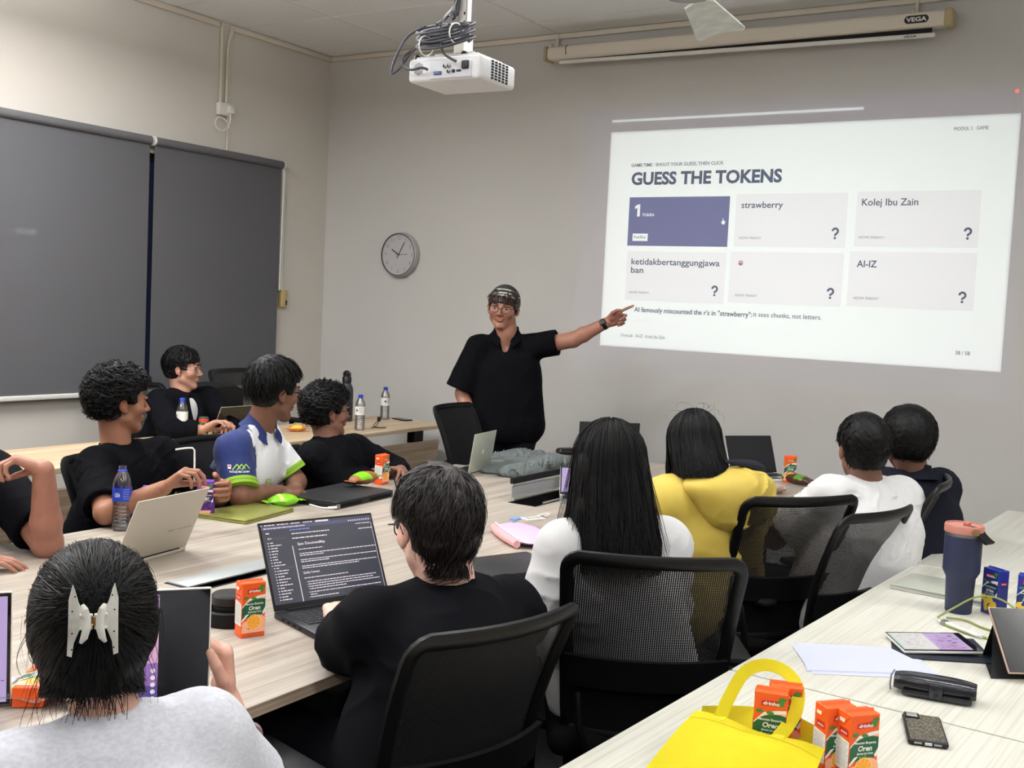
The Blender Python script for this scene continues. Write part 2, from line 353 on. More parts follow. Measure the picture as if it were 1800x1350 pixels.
# flush box, lid shut
def cable_box(s, lid_open):
    x0, y0, x1, y1 = s; w_ = y1 - y0
    tr_ = MB().box((x0 + .001, y0 + .001, .64), (x1 - .001, y1 - .001, .648))
    for a in ((x0, y0, x0 + .006, y1), (x1 - .006, y0, x1, y1), (x0, y0, x1, y0 + .006), (x0, y1 - .006, x1, y1)): tr_.box((a[0], a[1], .64), (a[2], a[3], .7515))
    bx = obj('cable_box', tr_, M_blackm, mt)
    if not lid_open:
        obj('lid', MB().rbox(((x0 + x1) / 2 - .02, (y0 + y1) / 2, .7535), (x1 - x0 - .05, w_ - .012, .006), .002), M_lid, bx)
    else:
        g = TR(x0 + .012, (y0 + y1) / 2, .755, 0, math.radians(-4), 0)
        obj('lid', MB().rbox((0, 0, .038), (.006, w_ - .02, .075), .002, M=g), M_lid, bx)
        obj('lid_edge', MB().rbox((.006, 0, .008), (.012, w_ - .02, .014), .002, M=g).rbox((.004, 0, .07), (.01, w_ - .02, .01), .002, M=g), M_silver, bx)
        obj('brush_strip', MB().box((-.006, -w_ / 2 + .012, .076), (.01, w_ / 2 - .012, .1), M=g), M_blackm, bx)
        obj('inner_plate', MB().rbox((.02, (y0 + y1) / 2 + .05, .735), (.02, w_ * .55, .02), .002), M_silver, bx)
cable_box(boxes[0], False); cable_box(boxes[1], True)

# rear tables along the left side
M_panel = wood('modesty panel wood', [(150, 128, 106), (172, 150, 126), (188, 168, 144)], 1, 14, 60, (.36, .5, .64))
def rear_table(y0, y1, label):
    t = thing('training_table', label, 'table', (-4.755, y0, 0), 0, 'side tables along the blinds')
    L_ = y1 - y0
    slab('tabletop', -.32, .001, .315, L_ - .001, .026, M_tabB, t)
    g = TR(.2, 0, .0, 0, math.radians(9), 0)
    obj('modesty_panel', MB().box((-.009, .1, .2), (.009, L_ - .1, .655), M=g), M_panel, t)
    for y in (.3, L_ - .3): obj('panel_bracket', MB().box((.22, y - .05, .64), (.28, y + .05, .72)), M_blackm, t)
    for y in (.06, L_ - .06):
        lg = MB().prism([(-.28, 0), (.26, 0), (.26, .03), (.06, .06), (.12, .70), (.04, .70), (-.06, .06), (-.28, .03)], -.02, .02, M=Matrix(((1, 0, 0, 0), (0, 0, 1, y), (0, 1, 0, .02), (0, 0, 0, 1))))
        obj('leg', lg, mat('light grey metal', (150, 150, 150), .4, .4), t)
    obj('under_rail', MB().box((-.2, .05, .69), (-.14, L_ - .05, .72)), M_blackm, t)
    return t
rear_table(4.70, 6.32, 'honey wood side table nearest the corner, under the tall thermos')
rear_table(3.08, 4.70, 'honey wood side table in front of the boy with the black jacket')
rear_table(1.46, 3.08, 'honey wood side table at the near end under the wide blind')
st = tag(obj('sticker', MB().box((0, 0, 0), (.002, .1, .075)), M_white), 'white paper sticker on the honey side table front panel', 'sticker')

# right-hand tables, turned a little
ra = math.radians(-3.4)
for i, (d0, lab) in enumerate([(0, 'pale wood table in the middle right with the white papers'), (1.565, 'pale wood table farthest right by the back wall'), (-1.57, 'pale wood table nearest the camera under the yellow bag')]):
    t = thing('training_table', lab, 'table', (-.907, 2.52, 0), ra, 'pale tables on the right')
    slab('tabletop', 0, d0 + .0015, .8, d0 + 1.56, .026, M_tabC, t)
    obj('modesty_panel', MB().box((.72, d0 + .1, .3), (.738, d0 + 1.46, .69)), M_panel, t)
    for y in (d0 + .1, d0 + 1.46): obj('leg', MB().rbox((.4, y, .36), (.07, .05, .7), .008).rbox((.4, y, .02), (.62, .06, .035), .01), M_blackm, t)
# ================================================================ implicit-surface modelling for bodies, clothes and hair
V3 = lambda p: np.array(p, float)
def nrm(v): v = np.array(v, float); return v / np.linalg.norm(v)
class SDF:
    def __init__(s, lo, hi, h):
        s.lo = V3(lo); s.h = h; s.n = np.ceil((V3(hi) - s.lo) / h).astype(int) + 1; s.D = np.full(tuple(s.n), .3, np.float32)
    def reg(s, lo, hi):
        a = np.maximum(0, np.floor((lo - s.lo) / s.h).astype(int)); b = np.minimum(s.n, np.ceil((hi - s.lo) / s.h).astype(int) + 1)
        if (b <= a).any(): return None
        sl = tuple(slice(i, j) for i, j in zip(a, b)); ax = [s.lo[i] + s.h * np.arange(a[i], b[i]) for i in range(3)]
        return sl, ax[0][:, None, None].astype(np.float32), ax[1][None, :, None].astype(np.float32), ax[2][None, None, :].astype(np.float32)
    def put(s, sl, d, k, op):
        A = s.D[sl]
        if op == 'sub': d = -d; a, b = -A, -d
        elif op == 'int': a, b = -A, -d
        else: a, b = A, d
        h = np.maximum(k - np.abs(a - b), 0) / k if k > 1e-6 else 0
        r = np.minimum(a, b) - h * h * k * .25
        s.D[sl] = r if op == 'add' else -r
    def rc(s, a, b, ra, rb, k=.012, op='add', cut=None, cuta=None):
        a, b = V3(a), V3(b); m = max(ra, rb) + k + 3 * s.h; R = s.reg(np.minimum(a, b) - m, np.maximum(a, b) + m)
        if R is None: return s
        sl, X, Y, Z = R; d = b - a; L2 = d @ d + 1e-12
        px, py, pz = X - a[0], Y - a[1], Z - a[2]
        t = np.clip((px * d[0] + py * d[1] + pz * d[2]) / L2, 0, 1)
        dist = np.sqrt((px - t * d[0]) ** 2 + (py - t * d[1]) ** 2 + (pz - t * d[2]) ** 2) - (ra + (rb - ra) * t)
        if cut is not None: n = d / np.sqrt(L2); dist = np.maximum(dist, (px - d[0]) * n[0] + (py - d[1]) * n[1] + (pz - d[2]) * n[2] - cut)
        s.put(sl, dist, k, op); return s
    def chain(s, P, k=.012, op='add'):
        for (a, ra), (b, rb) in zip(P[:-1], P[1:]): s.rc(a, b, ra, rb, k, op)
        return s
    def ell(s, c, r, R=None, k=.012, op='add'):
        c = V3(c); r = V3(r); m = r.max() + k + 3 * s.h; G = s.reg(c - m, c + m)
        if G is None: return s
        sl, X, Y, Z = G; q = (X - c[0], Y - c[1], Z - c[2])
        if R is not None: q = [q[0] * R[0, i] + q[1] * R[1, i] + q[2] * R[2, i] for i in range(3)]
        k0 = np.sqrt((q[0] / r[0]) ** 2 + (q[1] / r[1]) ** 2 + (q[2] / r[2]) ** 2); k1 = np.sqrt((q[0] / r[0] ** 2) ** 2 + (q[1] / r[1] ** 2) ** 2 + (q[2] / r[2] ** 2) ** 2) + 1e-6
        s.put(sl, k0 * (k0 - 1) / k1, k, op); return s
    def box(s, c, hs, R=None, rd=.01, k=.012, op='add'):
        c = V3(c); hs = V3(hs); m = np.linalg.norm(hs) + k + 3 * s.h; G = s.reg(c - m, c + m)
        if G is None: return s
        sl, X, Y, Z = G; q = (X - c[0], Y - c[1], Z - c[2])
        if R is not None: q = [q[0] * R[0, i] + q[1] * R[1, i] + q[2] * R[2, i] for i in range(3)]
        q = [np.abs(q[i]) - hs[i] + rd for i in range(3)]
        d = np.sqrt(sum(np.maximum(v, 0) ** 2 for v in q)) + np.minimum(np.maximum(np.maximum(q[0], q[1]), q[2]), 0) - rd
        s.put(sl, d, k, op); return s
    def half(s, p, n, k=.004):
        """keep the side the normal points away from"""
        p = V3(p); n = nrm(n); sl, X, Y, Z = s.reg(s.lo, s.lo + s.n * s.h); s.put(sl, (X - p[0]) * n[0] + (Y - p[1]) * n[1] + (Z - p[2]) * n[2], k, 'int'); return s
    def disp(s, fn, band=.03):
        I = np.nonzero(np.abs(s.D) < band)
        if len(I[0]): s.D[I] += fn(np.stack(I, 1) * s.h + s.lo).astype(np.float32)
        return s
    def mesh(s):
        D = s.D; D[0] = D[-1] = .1; D[:, 0] = D[:, -1] = .1; D[:, :, 0] = D[:, :, -1] = .1
        S = D < 0; n = np.array(D.shape) - 1
        cs = [(i, j, k) for i in (0, 1) for j in (0, 1) for k in (0, 1)]
        cnt = np.zeros(tuple(n), np.uint8)
        for c in cs: cnt += S[c[0]:c[0] + n[0], c[1]:c[1] + n[1], c[2]:c[2] + n[2]]
        C = np.argwhere((cnt > 0) & (cnt < 8))
        if not len(C): return np.zeros((0, 3)), np.zeros((0, 4), int)
        idx = np.full(tuple(n), -1, np.int64); idx[tuple(C.T)] = np.arange(len(C))
        acc = np.zeros((len(C), 3)); w = np.zeros(len(C))
        for a in cs:
            for ax in range(3):
                if a[ax]: continue
                b = list(a); b[ax] = 1
                da = D[C[:, 0] + a[0], C[:, 1] + a[1], C[:, 2] + a[2]]; db = D[C[:, 0] + b[0], C[:, 1] + b[1], C[:, 2] + b[2]]
                x = (da < 0) != (db < 0); t = np.where(x, da / np.where(x, da - db, 1), 0)
                p = np.tile(V3(a), (len(C), 1)); p[:, ax] += t; acc += p * x[:, None]; w += x
        V = (C + acc / w[:, None]) * s.h + s.lo; F = []
        for ax in range(3):
            A = [slice(1, -1)] * 3; A[ax] = slice(0, -1); B = [slice(1, -1)] * 3; B[ax] = slice(1, None)
            sa, sb = S[tuple(A)], S[tuple(B)]; o = np.ones(3, int); o[ax] = 0; u, v = [(1, 2), (2, 0), (0, 1)][ax]
            for flip, msk in ((0, sa & ~sb), (1, ~sa & sb)):
                E = np.argwhere(msk) + o
                if not len(E): continue
                q = []
                for du, dv in ((-1, -1), (0, -1), (0, 0), (-1, 0)):
                    e = E.copy(); e[:, u] += du; e[:, v] += dv; q.append(idx[tuple(e.T)])
                q = np.stack(q if not flip else q[::-1], 1); F.append(q)
        return V, np.concatenate(F)
def obj_np(name, V, F, mats, parent=None, col=None, mi=None, off=None):
    if off is not None: V = V - V3(off)
    me = bpy.data.meshes.new(name); k = F.shape[1]
    me.vertices.add(len(V)); me.vertices.foreach_set('co', V.astype(np.float32).ravel()); me.loops.add(F.size); me.loops.foreach_set('vertex_index', F.astype(np.int32).ravel())
    me.polygons.add(len(F)); me.polygons.foreach_set('loop_start', np.arange(0, F.size, k, dtype=np.int32)); me.polygons.foreach_set('use_smooth', np.ones(len(F), bool))
    if mi is not None: me.polygons.foreach_set('material_index', mi.astype(np.int32))
    me.update(calc_edges=True)
    for m in (mats if isinstance(mats, (list, tuple)) else [mats]): me.materials.append(m)
    if col is not None:
        a = me.color_attributes.new('tint', 'FLOAT_COLOR', 'POINT'); c = np.ones((len(V), 4), np.float32); c[:, :3] = col; a.data.foreach_set('color', c.ravel())
    o = bpy.data.objects.new(name, me); COL.objects.link(o)
    if parent: o.parent = parent
    return o
def waves(seed, lam, n=7, aniso=(1, 1, 1), warp=.5):
    r = np.random.RandomState(seed); K = r.normal(size=(n, 3)) * V3(aniso); K /= np.linalg.norm(K, axis=1)[:, None]; K *= (2 * PI / lam) * r.uniform(.6, 1.5, n)[:, None]; ph = r.uniform(0, 6.28, n)
    K2 = r.normal(size=(3, 3)) * (2 * PI / lam * .45)
    def f(P):
        Q = P + warp * lam * .25 * np.sin(P @ K2 + 1.3); return np.sin(Q @ K.T + ph).sum(1) / math.sqrt(n)
    return f
def folds(seed, amp, lam=.09, aniso=(1, 1, 1), mask=None):
    f = waves(seed, lam, 5, aniso, 1.2); g = waves(seed + 50, lam * 2.2, 4)
    def fn(P):
        v = np.abs(f(P)); r = (np.exp(-v * 2.2) - .45) * (.6 + .6 * np.clip(g(P), -1, 1))
        return -amp * r * (mask(P) if mask else 1)
    return fn
class Head:
    """head-local frame: x right, y forward, z up; c is the middle of the skull"""
    def __init__(s, c, f, u=(0, 0, 1), k=1.0, sc=(1, 1, 1)):
        s.c = V3(c); f = nrm(f); u = V3(u); u = nrm(u - f * (u @ f)); s.R = np.stack([np.cross(f, u), f, u], 1); s.k = k; s.sc = V3(sc)
    def w(s, p): return s.c + s.k * (s.R @ (V3(p) * s.sc))
    def ws(s, P): return s.c + s.k * ((P * s.sc) @ s.R.T)
    def loc(s, P): return ((P - s.c) @ s.R) / s.k / s.sc
def head_sdf(S, H, neck, ears=(1, 1), fem=0, jaw=1.0, nk=1.0):
    k = H.k; W = H.w; E = lambda c, r, kk=.012, op='add': S.ell(W(c), V3(r) * k * H.sc, H.R, kk, op)
    E((0, -.012, .035), (.073, .093, .083)); E((0, .035, -.015), (.062, .056, .085), .02)
    S.rc(W((0, .03, -.06)), W((0, .063, -.099)), .048 * k * jaw, .023 * k, .018)
    for x in (-1, 1):
        S.rc(W((x * .048, .005, -.058)), W((x * .012, .066, -.1)), .022 * k * jaw, .017 * k, .02)
        E((x * .041, .056, -.022), (.025, .026, .024), .02)
        E((x * .031, .086, .024), (.022, .012, .008), .012)
        E((x * .031, .097, .004), (.018, .016, .011), .01, 'sub')
        E((x * .012, .097, -.031), (.009, .011, .008), .006)
        # lids round the eye
        E((x * .031, .074, .005), (.017, .0145, .0135), .006)
        E((x * .031, .094, .004), (.0155, .012, .0052), .002, 'sub')
    S.rc(W((0, .088, .014)), W((0, .112, -.026)), .0075 * k, .0108 * k, .01)
    E((0, .088, -.056), (.024, .0125, .0062), .005); E((0, .087, -.0675), (.02, .0125, .0072), .005); E((0, .103, -.0615), (.021, .006, .0014), .003, 'sub')
    for x, on in zip((-1, 1), ears):
        if not on: continue
        Re = H.R @ np.array(Euler((.0, 0, -x * .35)).to_matrix()) @ np.array(Euler((.18, 0, 0)).to_matrix())
        S.ell(W((x * .078, -.012, -.004)), V3((.0085, .0185, .031)) * k, Re, .006); S.ell(W((x * .089, -.007, .003)), V3((.006, .0105, .018)) * k, Re, .003, 'sub')
        S.ell(W((x * .077, .0, -.03)), V3((.007, .009, .011)) * k, Re, .005)
    nr = (.047 if fem else .056) * k * nk
    S.rc(W((0, -.028, -.05)), neck, nr, nr * 1.06, .02)
def head_paint(H, V, base, brow=(25, 20, 18)):
    L = H.loc(V); c = np.tile(V3(lin(base)), (len(V), 1))
    def blob(p, r, col, s):
        d = np.sqrt((((L - V3(p)) / V3(r)) ** 2).sum(1)); w = np.clip(1.6 - d * 1.4, 0, 1)[:, None] * s; c[:] = c * (1 - w) + V3(col) * w
    b = V3(lin(base))
    for x in (-1, 1): blob((x * .04, .08, -.03), (.03, .03, .024), b * V3((1.08, .9, .88)), .5); blob((x * .08, -.01, -.005), (.02, .025, .035), b * V3((1.1, .86, .84)), .6)
    blob((0, .112, -.028), (.016, .016, .014), b * V3((1.06, .88, .86)), .5)
    blob((0, .097, -.0615), (.023, .016, .0105), b * V3((1.02, .62, .6)), .85)
    return c
def hand(S, W, d, n, side=None, curl=None, k=1.0, thumb=((.55, .75, .35), (.8, .45, .45), (.9, .15, .4)), t=None, spread=.05):
    """W wrist, d along the hand, n out of the palm, t towards the thumb"""
    W = V3(W); d = nrm(d); n = V3(n); n = nrm(n - d * (n @ d)); t = V3(t) if t is not None else np.cross(n, d) * side; t = nrm(t - d * (t @ d) - n * (t @ n))
    curl = curl or [(.35, .4, .25)] * 4; ox = (.031, .0105, -.0105, -.030); ln = ((.043, .026, .021), (.047, .029, .022), (.043, .027, .021), (.034, .021, .019)); pl_ = (.088, .092, .086, .076)
    for i in range(4):
        base = W + k * (d * pl_[i] + t * ox[i]); S.rc(W + k * (d * .008 + t * ox[i] * .55), base, .0165 * k, .0125 * k, .008)
        if i: S.rc(W + k * (d * .03 + t * (ox[i] + .01)), base + k * t * .01, .0145 * k, .0105 * k, .008)
    S.ell(W + k * (d * .035 + t * .022 + n * .008), V3((.02, .02, .02)) * k, None, .01)
    for i in range(4):
        p = W + k * (d * pl_[i] + t * ox[i]); a = 0; sd = spread * (1.5 - i)
        for j in range(3):
            a += curl[i][j]; v = nrm(d * math.cos(a) + n * math.sin(a) + t * sd * math.cos(a)); q = p + v * ln[i][j] * k
            r = (.0092, .0084, .0076, .0066); S.rc(p, q, r[j] * k * (.92 if i == 3 else 1), r[j + 1] * k * (.92 if i == 3 else 1), .0025 if j else .005); p = q
    p = W + k * (d * .022 + t * .024 + n * .006); R = (.0145, .0118, .0102, .0078)
    for j, L_ in enumerate((.042, .034, .027)):
        v = nrm(d * thumb[j][0] + t * thumb[j][1] + n * thumb[j][2]); q = p + v * L_ * k; S.rc(p, q, R[j] * k, R[j + 1] * k, .006 if j == 0 else .003); p = q
def tubes(paths, rad, ctr, flat=.7):
    """flat tapering ribbons that follow the head, each rolled a little; paths N,K,3"""
    N_, K, _ = paths.shape; t = np.gradient(paths, axis=1); t /= np.linalg.norm(t, axis=2, keepdims=True) + 1e-9
    o = paths - ctr; o /= np.linalg.norm(o, axis=2, keepdims=True) + 1e-9; s_ = np.cross(t, o); s_ /= np.linalg.norm(s_, axis=2, keepdims=True) + 1e-9; o = np.cross(s_, t)
    an = np.random.RandomState(N_).normal(size=(N_, 1, 1)) * .55; s_ = s_ * np.cos(an) + o * np.sin(an)
    r = np.broadcast_to(rad, (N_, K))[..., None]; V = np.stack([paths + s_ * r, paths - s_ * r], 2).reshape(-1, 3)
    a = (np.arange(N_)[:, None] * K + np.arange(K - 1)[None, :]) * 2; F = np.stack([a, a + 1, a + 3, a + 2], -1).reshape(-1, 4); return V, F
def sph(dirs): return dirs / (np.linalg.norm(dirs, axis=-1, keepdims=True) + 1e-9)
HC = np.array((0, -.012, .035)); HR = np.array((.073, .093, .083))
def flow_strands(H, n, whorl, length, thick, seed=1, keep=None, K=9, rad=.0016, lift=.1, wob=.25, curl=0, cr=.006, front=.06, zone=True, low=-.075):
    """strands that run away from the whorl over the skull; keep(dirs) drops roots"""
    r = np.random.RandomState(seed); d = sph(r.normal(size=(n * 3, 3)))
    if keep is not None: d = d[keep(d)]
    d = d[:n]; n = len(d); w = nrm(whorl); a = np.arccos(np.clip(d @ w, -1, 1)); e = sph(d - (d @ w)[:, None] * w)
    L = r.uniform(length[0], length[1], n); tt = np.linspace(0, 1, K)[None, :]; th = a[:, None] + tt * L[:, None]
    side = np.cross(np.broadcast_to(w, e.shape), e); ph = (r.normal(size=(n, 1)) * wob) * tt + .3 * wob * np.sin(tt * 5 + r.uniform(0, 6, (n, 1)))
    ee = e[:, None, :] * np.cos(ph)[..., None] + side[:, None, :] * np.sin(ph)[..., None]
    dd = np.cos(th)[..., None] * w + np.sin(th)[..., None] * ee
    tk = r.uniform(thick[0], thick[1], (n, 1)); bow = tk + (np.sin(tt * PI * .8) * lift * r.uniform(.2, 1, (n, 1))) * .1
    hz = dd[..., 2:3]; lo_ = np.clip(-hz, 0, 1); m_ = np.sqrt(np.clip(1 - hz ** 2, 1e-6, 1)); mm = m_ + (np.maximum(m_, .62) - m_) * np.clip(lo_ * 2, 0, 1)
    P = HC + np.concatenate([dd[..., :2] / m_ * mm, hz * (1 + .45 * lo_)], 2) * (HR + bow[..., None])
    if curl:
        q = np.cross(dd, np.gradient(P, axis=1)); q /= np.linalg.norm(q, axis=2, keepdims=True) + 1e-9; an = tt * curl + r.uniform(0, 6, (n, 1))
        P = P + cr * (np.cos(an)[..., None] * q + (np.sin(an)[..., None] + .4) * dd)
    if zone:
        x, y, z = P[..., 0], P[..., 1], P[..., 2]
        bad = ((y > .035) & (z < front)) | ((y > -.005) & (z < .0)) | ((np.abs(x) > .05) & (y > -.038) & (z < .012)) | (z < low)
        ok = ~bad.any(1); P, tt, n, tk = P[ok], np.broadcast_to(tt, (n, K))[ok], int(ok.sum()), tk[ok]
    P = H.ws(P); rr = rad * H.k * r.uniform(.7, 1.3, (n, 1)) * (1 - .75 * tt ** 2); return tubes(P, rr, H.ws(HC[None])[0])
def cat(parts):
    V, F, o = [], [], 0
    for v, f in parts: V.append(v); F.append(f + o); o += len(v)
    return np.concatenate(V), np.concatenate(F)
def hair_base(H, thick, front=.062, nape=-.06, ear=1, h=.004, seed=3, amp=.0, lam=.02, extra=None, back=0, side=.0, top=0, cutface=True):
    """skull cap of hair: thickness, front hairline height, nape height (head-local z)"""
    S = SDF(H.c - .2 * H.k, H.c + .2 * H.k, h); k = H.k; W = H.w
    S.ell(W(HC + (0, -back * .5, top * .5)), (HR + (thick + side, thick + back * .5, thick + top * .5)) * k * H.sc, H.R, .01)
    S.ell(W((0, -.045, -.02)), V3((.066 + thick * .5 + side, .055 + thick * .6 + back * .4, .06)) * k, H.R, .02)
    if extra: extra(S, H)
    if amp: S.disp(lambda P: -amp * waves(seed, lam, 7)(P))
    if cutface:
        S.ell(W((0, .125, front - .105)), V3((.1, .095, .105)) * k, H.R, .008, 'sub')
        for x in (-1, 1):
            S.box(W((x * .1, .045, -.062)), V3((.06, .05, .06)) * k, H.R, .012, .008, 'sub'); S.box(W((x * .095, .093, front - .075)), V3((.06, .05, .055)) * k, H.R, .012, .008, 'sub')
            if ear: S.ell(W((x * .092, -.008, -.022)), V3((.035, .026, .042)) * k, H.R, .006, 'sub')
    S.half(W((0, 0, nape)), -H.R[:, 2] + .35 * H.R[:, 1] * 0, .006)
    return S
M_hair = mat('black hair', (11, 10, 11), .52, spec=.22)
M_hairb = mat('brown black hair', (27, 21, 21), .45, spec=.4)
M_eyew = mat('eye white', (186, 176, 168), .3); M_iris = mat('iris', (28, 18, 14), .12)
M_lens = mat('spectacle lens', (250, 250, 250), .03, alpha=.05, spec=.8)
def skin_mat(n): return mat(n, (255, 255, 255), .48, spec=.4, attr='tint', var=.05, vs=30, bump=.06, bs=350)
def eyes(H, root, off, gaze=(0, 1, 0)):
    for x in (-1, 1):
        c = H.w((x * .031, .0755, .0045)); g = nrm(H.R @ nrm(gaze)); q = Vector((0, 0, 1)).rotation_difference(Vector(g)).to_matrix().to_4x4(); M = Matrix.Translation(Vector(c - off)) @ q
        n = 12; pr = []; mf = []
        for i in range(n + 1):
            a = PI * (1 - i / n); pr.append((max(1e-6, .0118 * H.k * math.sin(a)), .0118 * H.k * math.cos(a) * -1 * -1)); mf.append(1 if a <= PI * 3.01 / n else 0)
        mb = MB().lathe(pr, 16, M, mf=mf); obj('eye', mb, [M_eyew, M_iris], root)
def brows(H, root, off, m, t=.0035):
    for x in (-1, 1):
        P = [H.w((x * .014, .0985, .027)) - off, H.w((x * .026, .0985, .032)) - off, H.w((x * .04, .092, .031)) - off, H.w((x * .05, .08, .024)) - off]
        obj('eyebrow', MB().tube(P, [t * H.k, t * 1.2 * H.k, t * H.k, t * .4 * H.k], 6), m, root)
def glasses(H, root, off, m, rx=.0235, ry=.0185, y=.112, z=.0, r=.0017, pw=2.6):
    g = None
    for x in (-1, 1):
        L = []
        for i in range(20):
            a = 2 * PI * i / 20; ca, sa = math.cos(a), math.sin(a); e = 2 / pw
            L.append(H.w((x * .033 + rx * abs(ca) ** e * (1 if ca > 0 else -1), y - .012 * abs(ca) * (1 if ca * x > 0 else 0), z + ry * abs(sa) ** e * (1 if sa > 0 else -1))) - off)
        mb = MB().tube(L, r * H.k, 6, True)
        if g is None:
            mb.tube([H.w((-.011, y, z + .006)) - off, H.w((0, y + .003, z + .008)) - off, H.w((.011, y, z + .006)) - off], r * H.k, 6); g = obj('glasses', mb, m, root)
        else: obj('rim', mb, m, g)
        obj('lens', MB().add(L, [tuple(range(20))]), M_lens, g)
        obj('temple', MB().tube([H.w((x * .055, y - .012, z + .008)) - off, H.w((x * .076, y - .03, z + .01)) - off, H.w((x * .084, .0, .014)) - off, H.w((x * .085, -.022, -.008)) - off], r * H.k, 6), m, g)
def mk(name, S, m, root, off, paint=None):
    V, F = S.mesh(); return obj_np(name, V, F, m, root, paint(V) if paint else None, off=off)
def torso_sdf(S, J, w=1.0, dpt=1.0, puff=0, k=.03, drape=0):
    """J: neck, shL, shR, chest, belly, pelvis; x axis from the shoulders"""
    ax = nrm(V3(J['shR']) - V3(J['shL'])); upv = nrm(V3(J['neck']) - V3(J['pelvis'])); fwv = nrm(np.cross(upv, ax)); R = np.stack([ax, fwv, np.cross(ax, fwv)], 1)
    S.ell(J['chest'], ((.165 * w) + puff, (.112 * dpt) + puff, .19 + puff), R, k); S.ell(J['belly'], (.15 * w + puff, .112 * dpt + puff, .17 + puff), R, k); S.ell(J['pelvis'], (.17 * w + puff, .125 * dpt + puff, .14 + puff), R, k)
    if drape:
        for s in (-1, 0, 1): S.rc(V3(J['chest']) + ax * s * .085 * w, V3(J['pelvis']) + ax * s * .085 * w + upv * .02, .095 * dpt + puff, .115 * dpt + puff, .05)
    nk = V3(J['neck']); mid = nk - upv * .045
    for s in ('shL', 'shR'):
        p = V3(J[s]); S.rc(mid, p, .05 + puff, .058 + puff, k); S.rc(nk - upv * .015 + (p - nk) * .12, p - (p - nk) * .18, .036 + puff, .045 + puff, k)
        S.rc(p, V3(J['chest']) + (p - nk) * .45, .06 + puff, .08 + puff, k)
    return R
def pants(J, m, root, off, shoe=None):
    S = SDF(np.minimum.reduce([V3(J[q]) for q in ('pelvis', 'knL', 'knR', 'anL', 'anR')]) - .28, np.maximum.reduce([V3(J[q]) for q in ('pelvis', 'knL', 'knR', 'anL', 'anR')]) + .28, .014)
    ax = nrm(V3(J['shR']) - V3(J['shL'])); pe = V3(J['pelvis'])
    S.rc(pe - ax * .07, pe + ax * .07, .125, .125, .03)
    for s, x in (('L', -1), ('R', 1)):
        S.rc(pe + ax * x * .085, J['kn' + s], .092, .066, .04); S.rc(J['kn' + s], J['an' + s], .064, .05, .02)
    mk('trousers', S, m, root, off)
    for s in 'LR':
        a = V3(J['an' + s]); f = nrm((V3(J['kn' + s]) - pe) * (1, 1, 0)) if np.linalg.norm((V3(J['kn' + s]) - pe)[:2]) > .2 else V3(J.get('face', (0, -1, 0)))
        S2 = SDF(a - .3, a + .3, .012); S2.rc((a[0], a[1], .045), V3((a[0], a[1], .04)) + f * .15, .042, .036, .02).half((0, 0, .004), (0, 0, -1)); mk('shoe', S2, M_blackm, root, off)
def seat_legs(J, f, kn=.42, spread=.11):
    f = nrm(V3(f) * (1, 1, 0)); ax = nrm(np.cross(f, (0, 0, 1))); pe = V3(J['pelvis'])
    for s, x in (('L', -1), ('R', 1)): J['kn' + s] = pe + f * kn + ax * x * spread + V3((0, 0, .0)); J['an' + s] = V3((J['kn' + s][0], J['kn' + s][1], .1)) - f * .02
    J['face'] = f
def sleeve(S, sh, el, frac, r0, r1, arm, k=.02):
    sh, el = V3(sh), V3(el); e = sh + (el - sh) * frac; S.rc(sh, e, r0, r1, k, cut=0.0); d = nrm(el - sh); S.rc(e - d * .03, e + d * .05, arm, arm, .003, 'sub')
# ================================================================ people
def collar(root, off, nk, upv, fwv, r0, r1, hgt, m, open_=.5, drop=.03, name='collar'):
    upv, fwv = nrm(upv), nrm(fwv); fwv = nrm(fwv - upv * (fwv @ upv)); rtv = np.cross(fwv, upv); G = []
    for i in range(29):
        a = open_ + (2 * PI - 2 * open_) * i / 28; c = math.cos(a); row = []
        for j in range(5):
            t = j / 4; r = r0 + (r1 - r0) * t * t; hz = hgt * (1 - t) * (.75 - .25 * c) - drop * max(0, c) ** 2 * 1.0 - .012 * t
            row.append(nk + upv * hz + (fwv * c * (1.0 if c < 0 else 1.12) + rtv * math.sin(a)) * r - off)
        G.append(row)
    return obj(name, MB().sheet(G, .004), m, root, sharp=60)
def person(label, at): return thing('person', label, 'person', at)
M_blk = mat('black cotton', (10, 10, 14), .9, spec=.08, var=.15, vs=60)
M_blk2 = mat('black jersey knit', (9, 10, 15), .85, spec=.1)
M_wht = mat('white cotton', (208, 208, 209), .9, spec=.15)
M_grey = mat('grey marl cotton', (196, 198, 206), .95, spec=.1, var=.10, vs=110, stretch=(1, 1, 2.2))
M_navy = mat('dark trousers', (20, 22, 30), .9, spec=.15)
def arm(S, sh, el, wr, k=1.0, r=(.05, .043, .04, .028)):
    S.rc(sh, el, r[0] * k, r[1] * k, .015); m = V3(el) + (V3(wr) - V3(el)) * .3; S.rc(el, m, r[1] * k * .97, r[2] * k, .015); S.rc(m, wr, r[2] * k, r[3] * k, .015)
def bounds(pts, m): P = np.array([V3(p) for p in pts]); return P.min(0) - m, P.max(0) + m

